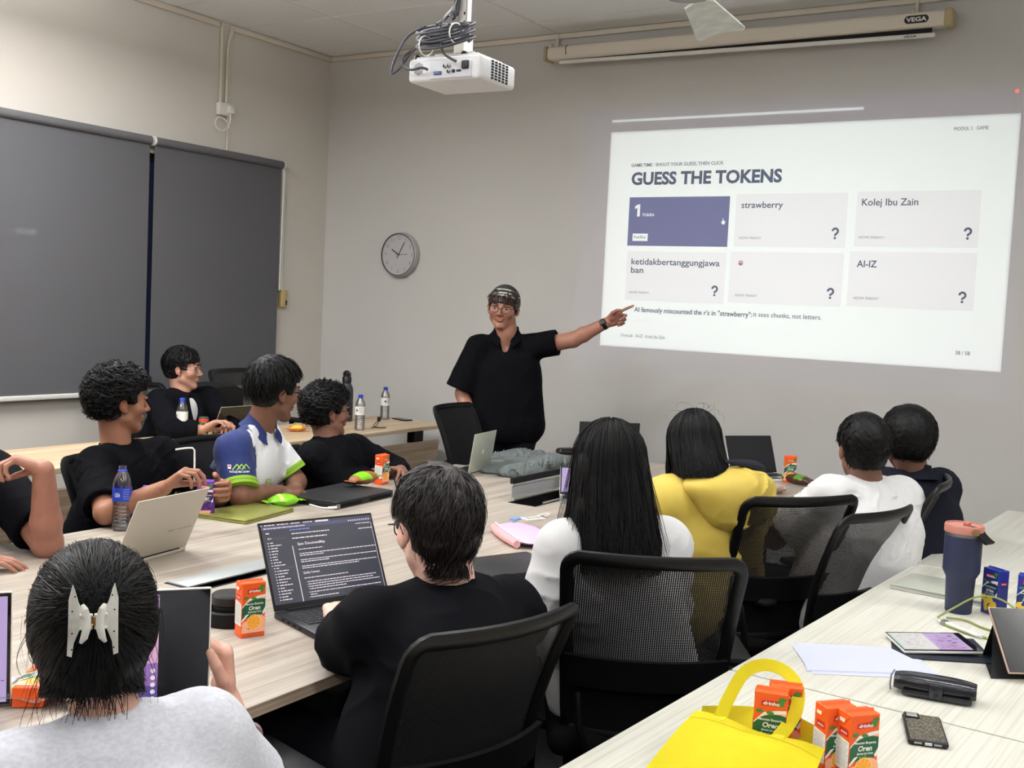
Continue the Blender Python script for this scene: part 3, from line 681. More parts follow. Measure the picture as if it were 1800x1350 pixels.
# ---- presenter, standing at the far end of the table
at = V3((-3.45, 5.5, 0)); J = dict(neck=(-3.49, 5.515, 1.435), shL=(-3.355, 5.595, 1.362), shR=(-3.615, 5.42, 1.34), chest=(-3.475, 5.515, 1.2), belly=(-3.455, 5.505, 1.02), pelvis=(-3.445, 5.5, .88))
J.update(knL=(-3.36, 5.53, .48), knR=(-3.53, 5.46, .48), anL=(-3.34, 5.53, .09), anR=(-3.55, 5.45, .09), face=(.5, -.86, 0))
r = person('standing man in black polo and striped knit cap pointing at the slide', at)
H = Head((-3.503, 5.492, 1.58), (.36, -.93, -.06), (.05, .05, 1), .97, (1.13, 1.04, 1.0))
S = SDF((-3.9, 5.1, .74), (-2.74, 5.95, 1.74), .0042)
head_sdf(S, H, V3(J['neck']), jaw=1.2, nk=1.18); torso_sdf(S, J, 1.06, 1.0, -.016)
elL, wrL = (-3.12, 5.665, 1.418), (-2.938, 5.73, 1.528); elR, wrR = (-3.67, 5.355, 1.07), (-3.55, 5.29, .83)
arm(S, J['shL'], elL, wrL, 1.08); arm(S, J['shR'], elR, wrR, 1.08)
cu = [(.06, .1, .05)] + [(1.0, 1.25, .7), (1.15, 1.3, .7), (1.2, 1.3, .7)]
hand(S, wrL, (.115, .05, .06), (.5, -.8, -.35), curl=cu, t=(-.2, -.1, 1), k=1.0, thumb=((.7, .6, .35), (.85, .3, .5), (.8, .0, .6)))
hand(S, wrR, (.3, .05, -1), (.6, -.3, 0), t=(.5, -.8, 0), curl=[(.4, .5, .3)] * 4)
mk('body', S, skin_mat('skin presenter'), r, at, lambda V: head_paint(H, V, (152, 106, 88)))
S = SDF((-3.95, 5.1, .70), (-3.0, 5.95, 1.5), .007)
torso_sdf(S, J, 1.14, 1.12, .0, drape=1); S.ell((-3.46, 5.505, 1.0), (.19, .14, .3), np.stack([nrm(V3(J['shR']) - V3(J['shL'])), nrm((.5, -.85, 0)), V3((0, 0, 1))], 1), .03)
sleeve(S, J['shL'], elL, .62, .078, .078, .055, .03); sleeve(S, J['shR'], (-3.685, 5.345, 1.07), .93, .082, .098, .062, .03)
fw1 = V3((.5, -.86, 0)); nk = V3(J['neck'])
S.ell(nk + fw1 * .075 + (0, 0, -.025), (.034, .06, .085), np.stack([nrm((-.86, -.5, 0)), nrm(fw1), V3((0, 0, 1))], 1), .006, 'sub'); S.half((0, 0, .80), (.0, .0, -1))
S.disp(folds(11, .006, .16, (1, 1, .5)))
mk('shirt', S, M_blk, r, at)
collar(r, at, nk + (0, 0, .0), (.0, .0, 1), fw1, .072, .102, .05, M_blk, .42, .08)
pants(J, M_navy, r, at)
S = hair_base(H, .012, .046, -.05, 1, seed=5, amp=.003); mh1 = mat('reddish brown hair', (46, 28, 24), .4, spec=.5); mk('hair', S, mh1, r, at)
V, F = flow_strands(H, 420, (0, .1, 1), (.3, .5), (.012, .02), 4, lambda d: (d[:, 1] > .25) & (d[:, 2] > .35) & (np.abs(d[:, 0]) > .12), rad=.0028, lift=.1, front=.03)
obj_np('fringe', V, F, mh1, r, off=at)
S = SDF(H.c - .17, H.c + .17, .004); S.ell(H.w(HC + (0, -.004, .004)), HR + .021, H.R, .01); pn = nrm(H.R @ V3((0, .36, -1))); S.half(H.w((0, .07, .075)), pn, .006)
S.ell(H.w(HC), HR + .009, H.R, .002, 'sub')
def cap_paint(V):
    L = H.loc(V); q = ((L - V3((0, .07, .075))) @ nrm((0, -.36, 1))); b = np.array([.5, .03, .55, .03, .03, .45, .03, .03, .03, .03, .03, .03])[np.clip((q / .0085).astype(int), 0, 11)]
    return np.stack([b, b * .96, b * .9], 1)
mk('knit_cap', S, mat('striped knit', (255, 255, 255), .95, attr='tint', bump=.3, bs=500), r, at, cap_paint)
eyes(H, r, at, (-.1, 1, 0)); brows(H, r, at, mh1); glasses(H, r, at, mat('dark brown frame', (38, 24, 20), .3), pw=2.9)
w_ = V3(wrL) - V3(elL); q = Vector((0, 0, 1)).rotation_difference(Vector(w_)).to_matrix().to_4x4(); wm = Matrix.Translation(Vector(V3(wrL) - nrm(w_) * .02 - at)) @ q
wt = obj('watch', MB().lathe([(.031, -.011), (.034, -.011), (.034, .011), (.031, .011), (.031, -.011)], 20, wm, caps=False), M_blackm, r)
obj('watch_face', MB().rbox((0, -.034, 0), (.03, .01, .038), .004, M=wm), M_black, wt)

# ---- boy in black tee with curly hair, holding a purple drink
at = V3((-3.6, 2.83, 0)); J = dict(neck=(-3.545, 2.81, .985), shL=(-3.5, 2.99, .935), shR=(-3.475, 2.665, .925), chest=(-3.5, 2.83, .8), belly=(-3.56, 2.83, .66), pelvis=(-3.62, 2.83, .55)); seat_legs(J, (1, 0, 0))
r = person('seated boy in black tee with curly black hair holding a small purple drink carton', at)
H = Head((-3.535, 2.815, 1.155), (.36, .93, -.04), (.03, .02, 1), .97)
S = SDF((-3.75, 2.4, .6), (-2.85, 3.2, 1.3), .0042)
head_sdf(S, H, V3(J['neck'])); torso_sdf(S, J, .95, .95, -.02)
elR, wrR = (-3.24, 2.53, .80), (-3.045, 2.62, .905); elL, wrL = (-3.27, 3.09, .79), (-3.185, 3.0, .84)
arm(S, J['shR'], elR, wrR, .95); arm(S, J['shL'], elL, wrL, .95)
hand(S, wrR, (.075, .055, .085), (.45, .3, -.75), t=(-.6, .7, .1), curl=[(.75, .75, .5), (.8, .8, .5), (.85, .85, .5), (.9, .9, .5)], thumb=((.7, .35, .6), (.75, .1, .65), (.75, -.1, .6)))
hand(S, wrL, (.8, -.25, .05), (-.25, -1, 0), t=(0, .05, 1), curl=[(.55, 1.1, .9), (.6, 1.1, .9), (.6, 1.1, .9), (.6, 1.1, .9)], thumb=((.5, .7, .5), (.8, .3, .5), (.9, -.1, .4)))
mk('body', S, skin_mat('skin tan'), r, at, lambda V: head_paint(H, V, (150, 104, 82)))
S = SDF((-3.85, 2.4, .5), (-3.05, 3.25, 1.05), .007); torso_sdf(S, J, 1.04, 1.08, .004, drape=1); sleeve(S, J['shR'], elR, .86, .07, .072, .05, .03); sleeve(S, J['shL'], elL, .86, .07, .072, .05, .03)
S.disp(folds(21, .008, .10)); mk('shirt', S, M_blk, r, at)
collar(r, at, V3(J['neck']) - (0, 0, .012), (.12, .03, 1), (1, .1, 0), .066, .08, .014, M_blk, .02, .035, 'neckband')
pants(J, M_navy, r, at)
S = hair_base(H, .026, .072, -.075, 1, seed=8, amp=.008, lam=.03, back=.012, top=.012, extra=lambda S, H: S.ell(H.w((0, .055, .095)), V3((.062, .05, .034)) * H.k, H.R, .02)); mk('hair', S, M_hair, r, at)
parts = [flow_strands(H, 2200, (0, .1, 1), (.14, .32), (.024, .042), 9, lambda d: ((d[:, 2] > .05) | (d[:, 1] < -.25)) & (d[:, 2] > -.75) & ~((d[:, 1] > .35) & (d[:, 2] < .5)), K=10, rad=.0017, lift=.1, wob=.5, curl=7, cr=.0055)]
V, F = cat(parts); obj_np('curls', V, F, M_hair, r, off=at)
eyes(H, r, at, (0, 1, 0)); brows(H, r, at, M_hair)

# ---- boy in navy and white jersey with glasses
at = V3((-3.6, 3.36, 0)); J = dict(neck=(-3.305, 3.345, 1.055), shL=(-3.43, 3.48, .985), shR=(-3.29, 3.18, .96), chest=(-3.38, 3.345, .85), belly=(-3.48, 3.36, .68), pelvis=(-3.6, 3.36, .55)); seat_legs(J, (1, 0, 0))
r = person('seated boy in navy and white sports jersey with black glasses leaning on the table', at)
H = Head((-3.262, 3.372, 1.195), (.22, .96, -.1), (.06, .0, 1), 1.0)
S = SDF((-3.6, 2.95, .62), (-2.85, 3.8, 1.35), .0042); head_sdf(S, H, V3(J['neck'])); torso_sdf(S, J, .95, .95, -.02)
elR, wrR = (-3.195, 3.13, .795), (-3.19, 3.35, .785); elL, wrL = (-3.3, 3.56, .79), (-3.2, 3.45, .79)
arm(S, J['shR'], elR, wrR, 1.05); arm(S, J['shL'], elL, wrL, 1.05)
hand(S, wrR, (.05, .15, -.01), (0, 0, -1), t=(-.9, .3, 0), curl=[(.2, .3, .2)] * 4); hand(S, wrL, (.06, -.1, -.01), (0, 0, -1), t=(-.7, -.7, 0), curl=[(.2, .3, .2)] * 4)
mk('body', S, skin_mat('skin brown'), r, at, lambda V: head_paint(H, V, (116, 80, 64)))
S = SDF((-3.85, 2.95, .45), (-2.95, 3.85, 1.15), .006); torso_sdf(S, J, 1.05, 1.1, .006, drape=1); sleeve(S, J['shR'], elR, .8, .075, .074, .055, .03); sleeve(S, J['shL'], elL, .8, .072, .074, .055, .03); S.disp(folds(31, .007, .12))
NV, WT, LM = lin((26, 41, 94)), lin((214, 216, 220)), lin((150, 200, 50))
def jersey(V):
    c = np.tile(V3(NV), (len(V), 1)); nz = waves(3, .05, 6)(V) * .012
    front = (V[:, 0] + 3.36) * .84 + (V[:, 1] - 3.34) * .54 + .25 * (V[:, 2] - .85)
    arm_ = np.linalg.norm(np.cross(V - V3(J['shR']), nrm(V3(elR) - V3(J['shR']))), axis=1) < .086
    f = (front + nz > .045) & ~arm_ & (V[:, 2] < 1.07); c[f] = WT
    g = (front > .05) & ~arm_ & (V[:, 2] < .82) & (waves(6, .03, 6)(V) > .75); c[f & g] = LM
    # white flashes over the shoulder and down the side
    for (a, b, wd) in (((-3.30, 3.27, 1.07), (-3.22, 3.24, .985), .011), ((-3.27, 3.24, 1.045), (-3.20, 3.225, .96), .009), ((-3.40, 3.165, .955), (-3.30, 3.07, .80), .017), ((-3.355, 3.12, .93), (-3.255, 3.06, .79), .009), ((-3.42, 3.2, .8), (-3.47, 3.2, .6), .05)):
        a, b = V3(a), V3(b); d = b - a; t = np.clip(((V - a) @ d) / (d @ d), 0, 1); ds = np.linalg.norm(V - a - t[:, None] * d, axis=1); c[ds < wd * (.35 + .65 * np.sin(PI * (.12 + .8 * t)))] = WT
    return c
mj = mat('jersey fabric', (255, 255, 255), .75, attr='tint', spec=.3, sheen=.1); jer = mk('jersey', S, mj, r, at, jersey)
from mathutils.bvhtree import BVHTree
_bv = BVHTree.FromPolygons([v.co.copy() for v in jer.data.vertices], [tuple(p.vertices) for p in jer.data.polygons])
def decal(name, build, c, right, out, mats):
    c, rv, ov = Vector(V3(c) - at), Vector(nrm(right)), Vector(nrm(out)); uv = ov.cross(rv) * -1 if ov.cross(rv).z < 0 else ov.cross(rv); m_ = MB(); build(m_); q = []
    for x, y, z in m_.v:
        p = c + rv * x + uv * y; h_ = _bv.ray_cast(p + ov * .25, -ov); q.append((h_[0] if h_[0] is not None else p) + ov * (.0016 + z))
    m_.v = [tuple(p) for p in q]; return obj(name, m_, mats, r)
def bar_(m_, a, b, w, mi=0):
    n = 4; dx, dy = b[0] - a[0], b[1] - a[1]; l = math.hypot(dx, dy); px, py = -dy / l * w / 2, dx / l * w / 2
    for i in range(n): t0, t1 = i / n, (i + 1) / n; m_.add([(a[0] + dx * t0 + px, a[1] + dy * t0 + py, 0), (a[0] + dx * t0 - px, a[1] + dy * t0 - py, 0), (a[0] + dx * t1 - px, a[1] + dy * t1 - py, 0), (a[0] + dx * t1 + px, a[1] + dy * t1 + py, 0)], [(0, 1, 2, 3)], None, mi)
def crest(m_):
    for x in (-.012, .006, .024): bar_(m_, (x - .014, .0), (x + .004, .022), .004, 1); bar_(m_, (x + .004, .022), (x + .018, .004), .0035, 1)
    m_.add([(-.042, .004, 0), (-.031, .004, 0), (-.030, .02, 0), (-.043, .02, 0)], [(0, 1, 2, 3)], None, 0); m_.add([(-.0405, .011, .0004), (-.0325, .011, .0004), (-.0325, .018, .0004), (-.0405, .018, .0004)], [(0, 1, 2, 3)], None, 2)
    text(m_, 'KOLEJ IBU ZAIN', -.036, .04, -.010, .0065, None, 0, .015)
M_lm = mat('lime print', (150, 190, 60), .6)
decal('jersey_print', crest, (-3.235, 3.15, .895), (.62, .78, 0), (.78, -.62, .1), [M_pw0 := mat('white print', (236, 234, 228), .45), M_lm, mat('crest red', (190, 50, 40), .5)])
decal('jersey_print', lambda m_: text(m_, 'N', -.012, .012, -.01, .02, None, 0, .03), (-3.40, 3.24, 1.0), (.62, .78, 0), (.5, -.62, .6), M_lm)
decal('jersey_print', lambda m_: text(m_, 'EL', -.02, .025, -.012, .03, None, 0, .02), (-3.24, 3.33, .82), (.62, .78, 0), (.85, -.5, 0), M_lm)
for (sh, el) in ((J['shR'], elR), (J['shL'], elL)):
    a, b = V3(sh), V3(el); p = a + (b - a) * .8; q = Vector((0, 0, 1)).rotation_difference(Vector(b - a)).to_matrix().to_4x4()
    obj('cuff', MB().lathe([(.07, -.017), (.0765, -.017), (.0775, -.004), (.0755, -.002), (.0775, 0), (.0775, .012), (.07, .013)], 28, Matrix.Translation(Vector(p - at)) @ q), mat('lime rib', (128, 168, 44), .8), r)
collar(r, at, V3(J['neck']) + (0, 0, -.005), (.25, .05, 1), (1, .1, 0), .062, .092, .05, mat('navy collar', (26, 41, 94), .8), .5, .05)
pants(J, M_navy, r, at)
S = hair_base(H, .022, .07, -.03, 1, seed=12, amp=.002, back=.008, top=.014); mk('hair', S, M_hair, r, at)
V, F = cat([flow_strands(H, 2600, (-.1, -.45, 1), (.4, .8), (.02, .03), 13, lambda d: (d[:, 2] > -.1) & ~((d[:, 1] > .5) & (d[:, 2] < .45)), K=9, rad=.0015, lift=.14, wob=.14)]); obj_np('hair_locks', V, F, M_hair, r, off=at)
S2 = hair_base(H, .005, .055, -.085, 1, seed=12); mk('faded_sides', S2, mat('faded hair', (34, 26, 24), .7), r, at)
eyes(H, r, at); brows(H, r, at, M_hair); glasses(H, r, at, M_black, rx=.024, ry=.017, pw=3.4, r=.0024)

# ---- boy in black at the far end of the row, glasses, curly hair
at = V3((-3.58, 3.95, 0)); J = dict(neck=(-3.46, 3.935, .925), shL=(-3.45, 4.12, .865), shR=(-3.40, 3.775, .86), chest=(-3.43, 3.95, .76), belly=(-3.5, 3.95, .65), pelvis=(-3.58, 3.95, .55)); seat_legs(J, (1, 0, 0))
r = person('seated boy all in black with glasses beside the small orange carton on the table', at)
H = Head((-3.468, 3.94, 1.06), (.42, .9, .02), (.0, -.05, 1), .95)
S = SDF((-3.7, 3.55, .6), (-3.05, 4.4, 1.22), .0045); head_sdf(S, H, V3(J['neck'])); torso_sdf(S, J, .95, .95, -.02)
elR, wrR = (-3.30, 3.86, .735), (-3.25, 4.06, .785); elL, wrL = (-3.3, 4.28, .76), (-3.22, 4.2, .785)
arm(S, J['shR'], elR, wrR, .95); arm(S, J['shL'], elL, wrL, .95)
hand(S, wrR, (.4, .9, .0), (.6, -.2, -.8), t=(-.6, .3, .7), curl=[(.3, .5, .3)] * 4); hand(S, wrL, (.7, -.6, 0), (-.2, -.4, -.8), t=(-.6, -.6, .3), curl=[(.3, .5, .3)] * 4)
mk('body', S, skin_mat('skin medium'), r, at, lambda V: head_paint(H, V, (134, 95, 79)))
S = SDF((-3.8, 3.55, .45), (-3.1, 4.4, 1.0), .007); torso_sdf(S, J, 1.08, 1.1, .008, drape=1); sleeve(S, J['shR'], elR, 1.0, .075, .07, .04, .03); S.rc(elR, V3(elR) * .35 + V3(wrR) * .65, .066, .05, .02); sleeve(S, J['shL'], elL, 1.0, .075, .07, .04, .03); S.rc(elL, V3(elL) * .4 + V3(wrL) * .6, .066, .05, .02)
S.disp(folds(41, .008, .12)); mk('jacket', S, M_blk2, r, at)
collar(r, at, V3(J['neck']) - (0, 0, .005), (.1, .1, 1), (1, .25, 0), .064, .085, .03, M_blk2, .25, .05); pants(J, M_navy, r, at)
S = hair_base(H, .026, .06, -.06, 1, seed=15, amp=.008, lam=.03, back=.014, top=.012); mk('hair', S, M_hair, r, at)
V, F = flow_strands(H, 1700, (0, .1, 1), (.14, .32), (.024, .04), 16, lambda d: ((d[:, 2] > .05) | (d[:, 1] < -.25)) & (d[:, 2] > -.7) & ~((d[:, 1] > .4) & (d[:, 2] < .5)), K=10, rad=.0017, lift=.1, wob=.5, curl=7, cr=.0055); obj_np('curls', V, F, M_hair, r, off=at)
eyes(H, r, at); brows(H, r, at, M_hair); glasses(H, r, at, M_black, rx=.024, ry=.018, pw=3.2, r=.0024)

# ---- boy in black jacket and white tee behind the side table
at = V3((-5.3, 4.55, 0)); J = dict(neck=(-5.155, 4.545, .99), shL=(-5.14, 4.735, .935), shR=(-5.135, 4.365, .93), chest=(-5.17, 4.55, .8), belly=(-5.23, 4.55, .66), pelvis=(-5.3, 4.55, .55)); seat_legs(J, (1, 0, 0))
r = person('seated boy in black jacket over white tee with round glasses behind the side table', at)
H = Head((-5.15, 4.55, 1.128), (.84, .54, -.02), (0, 0, 1), .97)
S = SDF((-5.4, 4.15, .65), (-4.7, 4.95, 1.3), .0048); head_sdf(S, H, V3(J['neck'])); torso_sdf(S, J, .92, .92, -.02)
elR, wrR = (-4.97, 4.31, .80), (-4.86, 4.45, .80); elL, wrL = (-4.99, 4.8, .80), (-4.87, 4.66, .80)
arm(S, J['shR'], elR, wrR, .95); arm(S, J['shL'], elL, wrL, .95)
hand(S, wrR, (.5, .5, .45), (.5, .2, -.7), t=(-.4, .7, .5), curl=[(.5, .6, .4)] * 4); hand(S, wrL, (.6, -.6, .1), (0, 0, -1), t=(-.6, -.6, .2), curl=[(.4, .5, .3)] * 4)
mk('body', S, skin_mat('skin light tan'), r, at, lambda V: head_paint(H, V, (174, 130, 112)))
S = SDF((-5.5, 4.1, .5), (-4.75, 5.0, 1.08), .008); torso_sdf(S, J, 1.1, 1.12, .012, drape=1); sleeve(S, J['shR'], elR, 1.0, .08, .075, .04, .03); S.rc(elR, wrR, .07, .048, .02, cut=-.03); sleeve(S, J['shL'], elL, 1.0, .08, .075, .04, .03); S.rc(elL, wrL, .07, .048, .02, cut=-.03)
S.ell((-5.03, 4.56, .93), (.06, .038, .13), None, .01, 'sub'); S.disp(folds(51, .007, .12)); mk('jacket', S, M_blk2, r, at)
S = SDF((-5.3, 4.4, .6), (-4.9, 4.7, 1.08), .007); torso_sdf(S, J, .98, 1.0, -.006); S.ell((-5.08, 4.56, 1.02), (.05, .05, .045), None, .006, 'sub'); mk('tee', S, M_wht, r, at)
collar(r, at, V3(J['neck']) - (0, 0, .012), (.1, 0, 1), (1, 0, 0), .075, .105, .03, M_blk2, .62, .1); pants(J, M_navy, r, at)
S = hair_base(H, .018, .06, -.06, 1, seed=18, amp=.003, back=.006, top=.01); mk('hair', S, M_hair, r, at)
V, F = flow_strands(H, 1500, (.15, .3, 1), (.4, .8), (.016, .026), 19, lambda d: (d[:, 2] > .0) & ~((d[:, 1] > .5) & (d[:, 2] < .35)), K=8, rad=.0015, lift=.1, wob=.12); obj_np('hair_locks', V, F, M_hair, r, off=at)
eyes(H, r, at); brows(H, r, at, M_hair); glasses(H, r, at, mat('thin wire', (90, 80, 76), .3, .6), rx=.023, ry=.021, pw=2, r=.0012)
# ---- person at the left edge of the picture, chin on hand
at = V3((-3.55, 1.97, 0)); J = dict(neck=(-3.4, 2.0, 1.02), shL=(-3.37, 2.18, .96), shR=(-3.37, 1.81, .95), chest=(-3.42, 2.0, .83), belly=(-3.5, 2.0, .67), pelvis=(-3.58, 2.0, .55)); seat_legs(J, (1, 0, 0))
r = person('person at the left edge resting chin on a bent hand, elbow on the table', at)
H = Head((-3.3, 2.02, 1.19), (.7, .7, -.15), (.1, 0, 1), 1.0)
S = SDF((-3.65, 1.6, .6), (-2.82, 2.4, 1.35), .0042); head_sdf(S, H, V3(J['neck'])); torso_sdf(S, J, .95, .95, -.02)
elL, wrL = (-3.01, 2.135, .79), (-2.95, 2.075, 1.035); elR, wrR = (-3.2, 1.72, .80), (-3.0, 1.85, .79)
arm(S, J['shL'], elL, wrL, 1.0, (.05, .047, .046, .031)); arm(S, J['shR'], elR, wrR)
hand(S, wrL, (-.62, -.5, .30), (-.1, -.35, -.95), t=(-.3, .75, -.4), curl=[(.75, .9, .5), (.8, .9, .6), (.85, 1., .6), (.95, 1., .6)], thumb=((.6, .5, .4), (.7, .2, .6), (.7, 0, .7)))
hand(S, wrR, (.1, .15, -.01), (0, 0, -1), t=(-.7, .5, 0), curl=[(.2, .3, .2)] * 4)
mk('body', S, skin_mat('skin warm'), r, at, lambda V: head_paint(H, V, (158, 110, 92)))
S = SDF((-3.85, 1.6, .45), (-2.98, 2.45, 1.1), .008); torso_sdf(S, J, 1.06, 1.1, .006, drape=1); sleeve(S, J['shL'], elL, .82, .08, .078, .05, .03); sleeve(S, J['shR'], elR, .8, .08, .078, .05, .03); S.disp(folds(61, .006, .12)); mk('shirt', S, M_blk2, r, at)
pants(J, M_navy, r, at)
S = hair_base(H, .022, .07, -.05, 1, seed=22, amp=.004); mk('hair', S, M_hair, r, at); eyes(H, r, at); brows(H, r, at, M_hair)

# ---- man in the black tee at the near side of the table, seen from behind
at = V3((-1.27, 1.95, 0)); J = dict(neck=(-1.405, 2.02, .965), shL=(-1.495, 1.865, .885), shR=(-1.345, 2.195, .875), chest=(-1.39, 2.02, .79), belly=(-1.375, 1.97, .66), pelvis=(-1.38, 1.93, .55)); seat_legs(J, (-.95, .3, 0))
r = person('man in black long-sleeved tee seen from behind at the open black laptop', at)
H = Head((-1.437, 2.015, 1.092), (-.86, .5, -.18), (-.13, .05, 1), 1.04, (1.04, 1, 1))
S = SDF((-1.95, 1.6, .55), (-1.1, 2.5, 1.28), .0045); head_sdf(S, H, V3(J['neck']), nk=1.05); torso_sdf(S, J, .95, .95, -.02)
elL, wrL = (-1.595, 1.90, .815), (-1.77, 2.08, .80); elR, wrR = (-1.42, 2.38, .80), (-1.66, 2.42, .80)
arm(S, J['shL'], elL, wrL, 1.05); arm(S, J['shR'], elR, wrR, 1.05)
hand(S, wrL, (-.6, .7, .1), (0, 0, -1), t=(.6, .6, 0), curl=[(.4, .6, .4)] * 4); hand(S, wrR, (-1, -.2, .05), (0, 0, -1), t=(-.3, -.9, 0), curl=[(.4, .6, .4)] * 4)
mk('body', S, skin_mat('skin fair'), r, at, lambda V: head_paint(H, V, (222, 180, 164)))
S = SDF((-1.9, 1.55, .45), (-1.0, 2.6, 1.05), .007); torso_sdf(S, J, 1.1, 1.12, .01, drape=1); sleeve(S, J['shL'], elL, 1.0, .082, .07, .045, .03); S.rc(elL, V3(elL) * .5 + V3(wrL) * .5, .066, .055, .02); sleeve(S, J['shR'], elR, 1.0, .082, .07, .045, .03); S.rc(elR, V3(elR) * .5 + V3(wrR) * .5, .066, .055, .02)
S.ell((-1.36, 1.99, .80), (.15, .19, .16), None, .05); S.disp(folds(71, .007, .13, (1, 1, 2))); mk('shirt', S, M_blk2, r, at)
collar(r, at, V3(J['neck']) + (0, 0, -.005), (-.2, .1, 1), (-.86, .5, 0), .068, .082, .016, M_blk2, .02, .03, 'neckband'); pants(J, M_navy, r, at)
S = hair_base(H, .014, .055, -.118, 1, seed=25, amp=.004, lam=.05, back=.006, top=.006); mk('hair', S, M_hairb, r, at)
wh = (.22, -.35, .95)
parts = [flow_strands(H, 2500, wh, (.2, .45), (.012, .018), 126, lambda d: d[:, 2] > .55, K=9, rad=.0009, lift=.05, wob=.06, front=.0), flow_strands(H, 1200, wh, (.1, .25), (.013, .018), 127, lambda d: d[:, 2] > .6, K=7, rad=.0008, lift=.05, wob=.06, front=.0), flow_strands(H, 9000, wh, (.35, .75), (.012, .019), 26, lambda d: ~((d[:, 1] > .45) & (d[:, 2] < .4)), K=9, rad=.0009, lift=.06, wob=.09, low=-.122), flow_strands(H, 4000, wh, (.10, .3), (.006, .014), 226, lambda d: (d[:, 2] < .1) & (d[:, 1] < .1), K=7, rad=.0009, lift=.05, wob=.08, low=-.128), flow_strands(H, 900, wh, (.5, .9), (.016, .022), 27, lambda d: (d[:, 1] < .3), K=10, rad=.0009, lift=.1, wob=.2, low=-.135)]
V, F = cat(parts); obj_np('hair_locks', V, F, M_hairb, r, off=at)
glasses(H, r, at, M_black, pw=2.8)

# ---- woman with the claw clip, nearest the camera on the left
at = V3((-1.1, .92, 0)); J = dict(neck=(-1.285, 1.015, .985), shL=(-1.285, .865, .93), shR=(-1.24, 1.15, .92), chest=(-1.235, 1.0, .80), belly=(-1.17, .96, .66), pelvis=(-1.1, .92, .55)); seat_legs(J, (-.95, .3, 0))
r = person('woman with dark hair in a white claw clip and grey marl tee, seen from behind', at)
H = Head((-1.32, 1.014, 1.105), (-.79, .6, -.18), (-.2, .15, 1), .95)
S = SDF((-1.72, .7, .62), (-.98, 1.5, 1.26), .0038); head_sdf(S, H, V3(J['neck']), fem=1); torso_sdf(S, J, .9, .9, -.02)
elR, wrR = (-1.265, 1.30, .75), (-1.458, 1.406, .862); elL, wrL = (-1.4, .80, .79), (-1.6, .95, .80)
arm(S, J['shR'], elR, wrR, .92, (.047, .043, .041, .029)); arm(S, J['shL'], elL, wrL, .9)
hand(S, wrR, (-.10, .06, 1), (-.62, -.78, .02), t=(.78, -.62, .1), k=.98, curl=[(1.0, .7, .3), (1.05, .7, .3), (1.05, .7, .3), (1.1, .7, .3)], thumb=((.6, .8, .1), (.85, .35, .35), (.92, .05, .38)))
hand(S, wrL, (-1, .5, 0), (0, 0, -1), t=(.4, .9, 0), curl=[(.3, .4, .3)] * 4)
mk('body', S, skin_mat('skin pale tan'), r, at, lambda V: head_paint(H, V, (206, 160, 142)))
S = SDF((-1.65, .6, .4), (-.9, 1.45, 1.06), .006); torso_sdf(S, J, 1.06, 1.08, .004, drape=1); sleeve(S, J['shR'], elR, .66, .07, .078, .05, .03); sleeve(S, J['shL'], elL, .66, .07, .075, .05, .03); S.disp(folds(81, .005, .11)); mk('tee', S, M_grey, r, at)
pants(J, M_navy, r, at)
# hair swept back into the clip
def bun(S, H):
    S.ell(H.w((0, -.075, .03)), V3((.062, .046, .07)) * H.k, H.R, .03); S.ell(H.w((-.008, -.1, .06)), V3((.036, .02, .035)) * H.k, H.R, .015); S.ell(H.w((0, -.06, -.06)), V3((.05, .04, .05)) * H.k, H.R, .03); S.ell(H.w((0, -.02, .0)), V3((.088, .06, .06)) * H.k, H.R, .03)
S = hair_base(H, .015, .06, -.085, 0, seed=28, amp=.001, lam=.05, top=.006, extra=bun); mk('hair', S, M_hair, r, at)
def swept(H, n, tgt, seed, tk=(.015, .020), K=12, rad=.0007, keep=None, ext=0, jit=.05):
    q = np.random.RandomState(seed); d = sph(q.normal(size=(n * 3, 3))); d = d[((d[:, 1] > -.6) | (d[:, 2] < -.2)) & ~((d[:, 1] > .3) & (d[:, 2] < .35)) & (d[:, 2] > -.88)][:n]
    t = np.linspace(0, 1, K)[None, :, None]; e = sph(V3(tgt) + q.normal(size=d.shape) * jit); D_ = sph(d[:, None] * (1 - t) + e[:, None] * t + .06 * np.sin(t * PI) * np.sin(d[:, None, :] @ np.array([[5, 2, 1], [1, 6, 2], [3, 1, 5.]]) + seed) + .012 * np.sin(t * PI) * q.normal(size=(len(d), 1, 3)))
    th = q.uniform(*tk, (len(d), 1, 1)) + .026 * np.sin(t * PI * .5) ** 3 * (D_[..., 1:2] < -.2) * np.clip(-D_[..., 1:2], 0, 1); hz = D_[..., 2:3]; lo_ = np.clip(-hz, 0, 1); m_ = np.sqrt(np.clip(1 - hz ** 2, 1e-6, 1)); mm = m_ + (np.maximum(m_, .72) - m_) * np.clip(lo_ * 2, 0, 1); P = H.ws(HC + np.concatenate([D_[..., :2] / m_ * mm, hz * (1 + .3 * lo_)], 2) * (HR + th + .012 * lo_)); return tubes(P, rad * (1 - .4 * t[..., 0] ** 2), H.c)
parts = [swept(H, 12000, (.0, -1, .12), 29), swept(H, 500, (.02, -1, .2), 30, (.018, .024), rad=.0005, jit=.1)]
q = np.random.RandomState(31); n = 260; t = np.linspace(0, 1, 10)[None, :]
x0 = q.normal(size=(n, 1)) * .012; P = np.stack([x0 * (1 + t * .9) + .012 * np.sin(t * 4 + q.uniform(0, 6, (n, 1))) * t, -.122 + .03 * t + q.normal(size=(n, 1)) * .006 + 0 * t, .05 - t * q.uniform(.1, .17, (n, 1))], 2); parts.append(tubes(H.ws(P), .0012 * (1 - .7 * t), H.c))
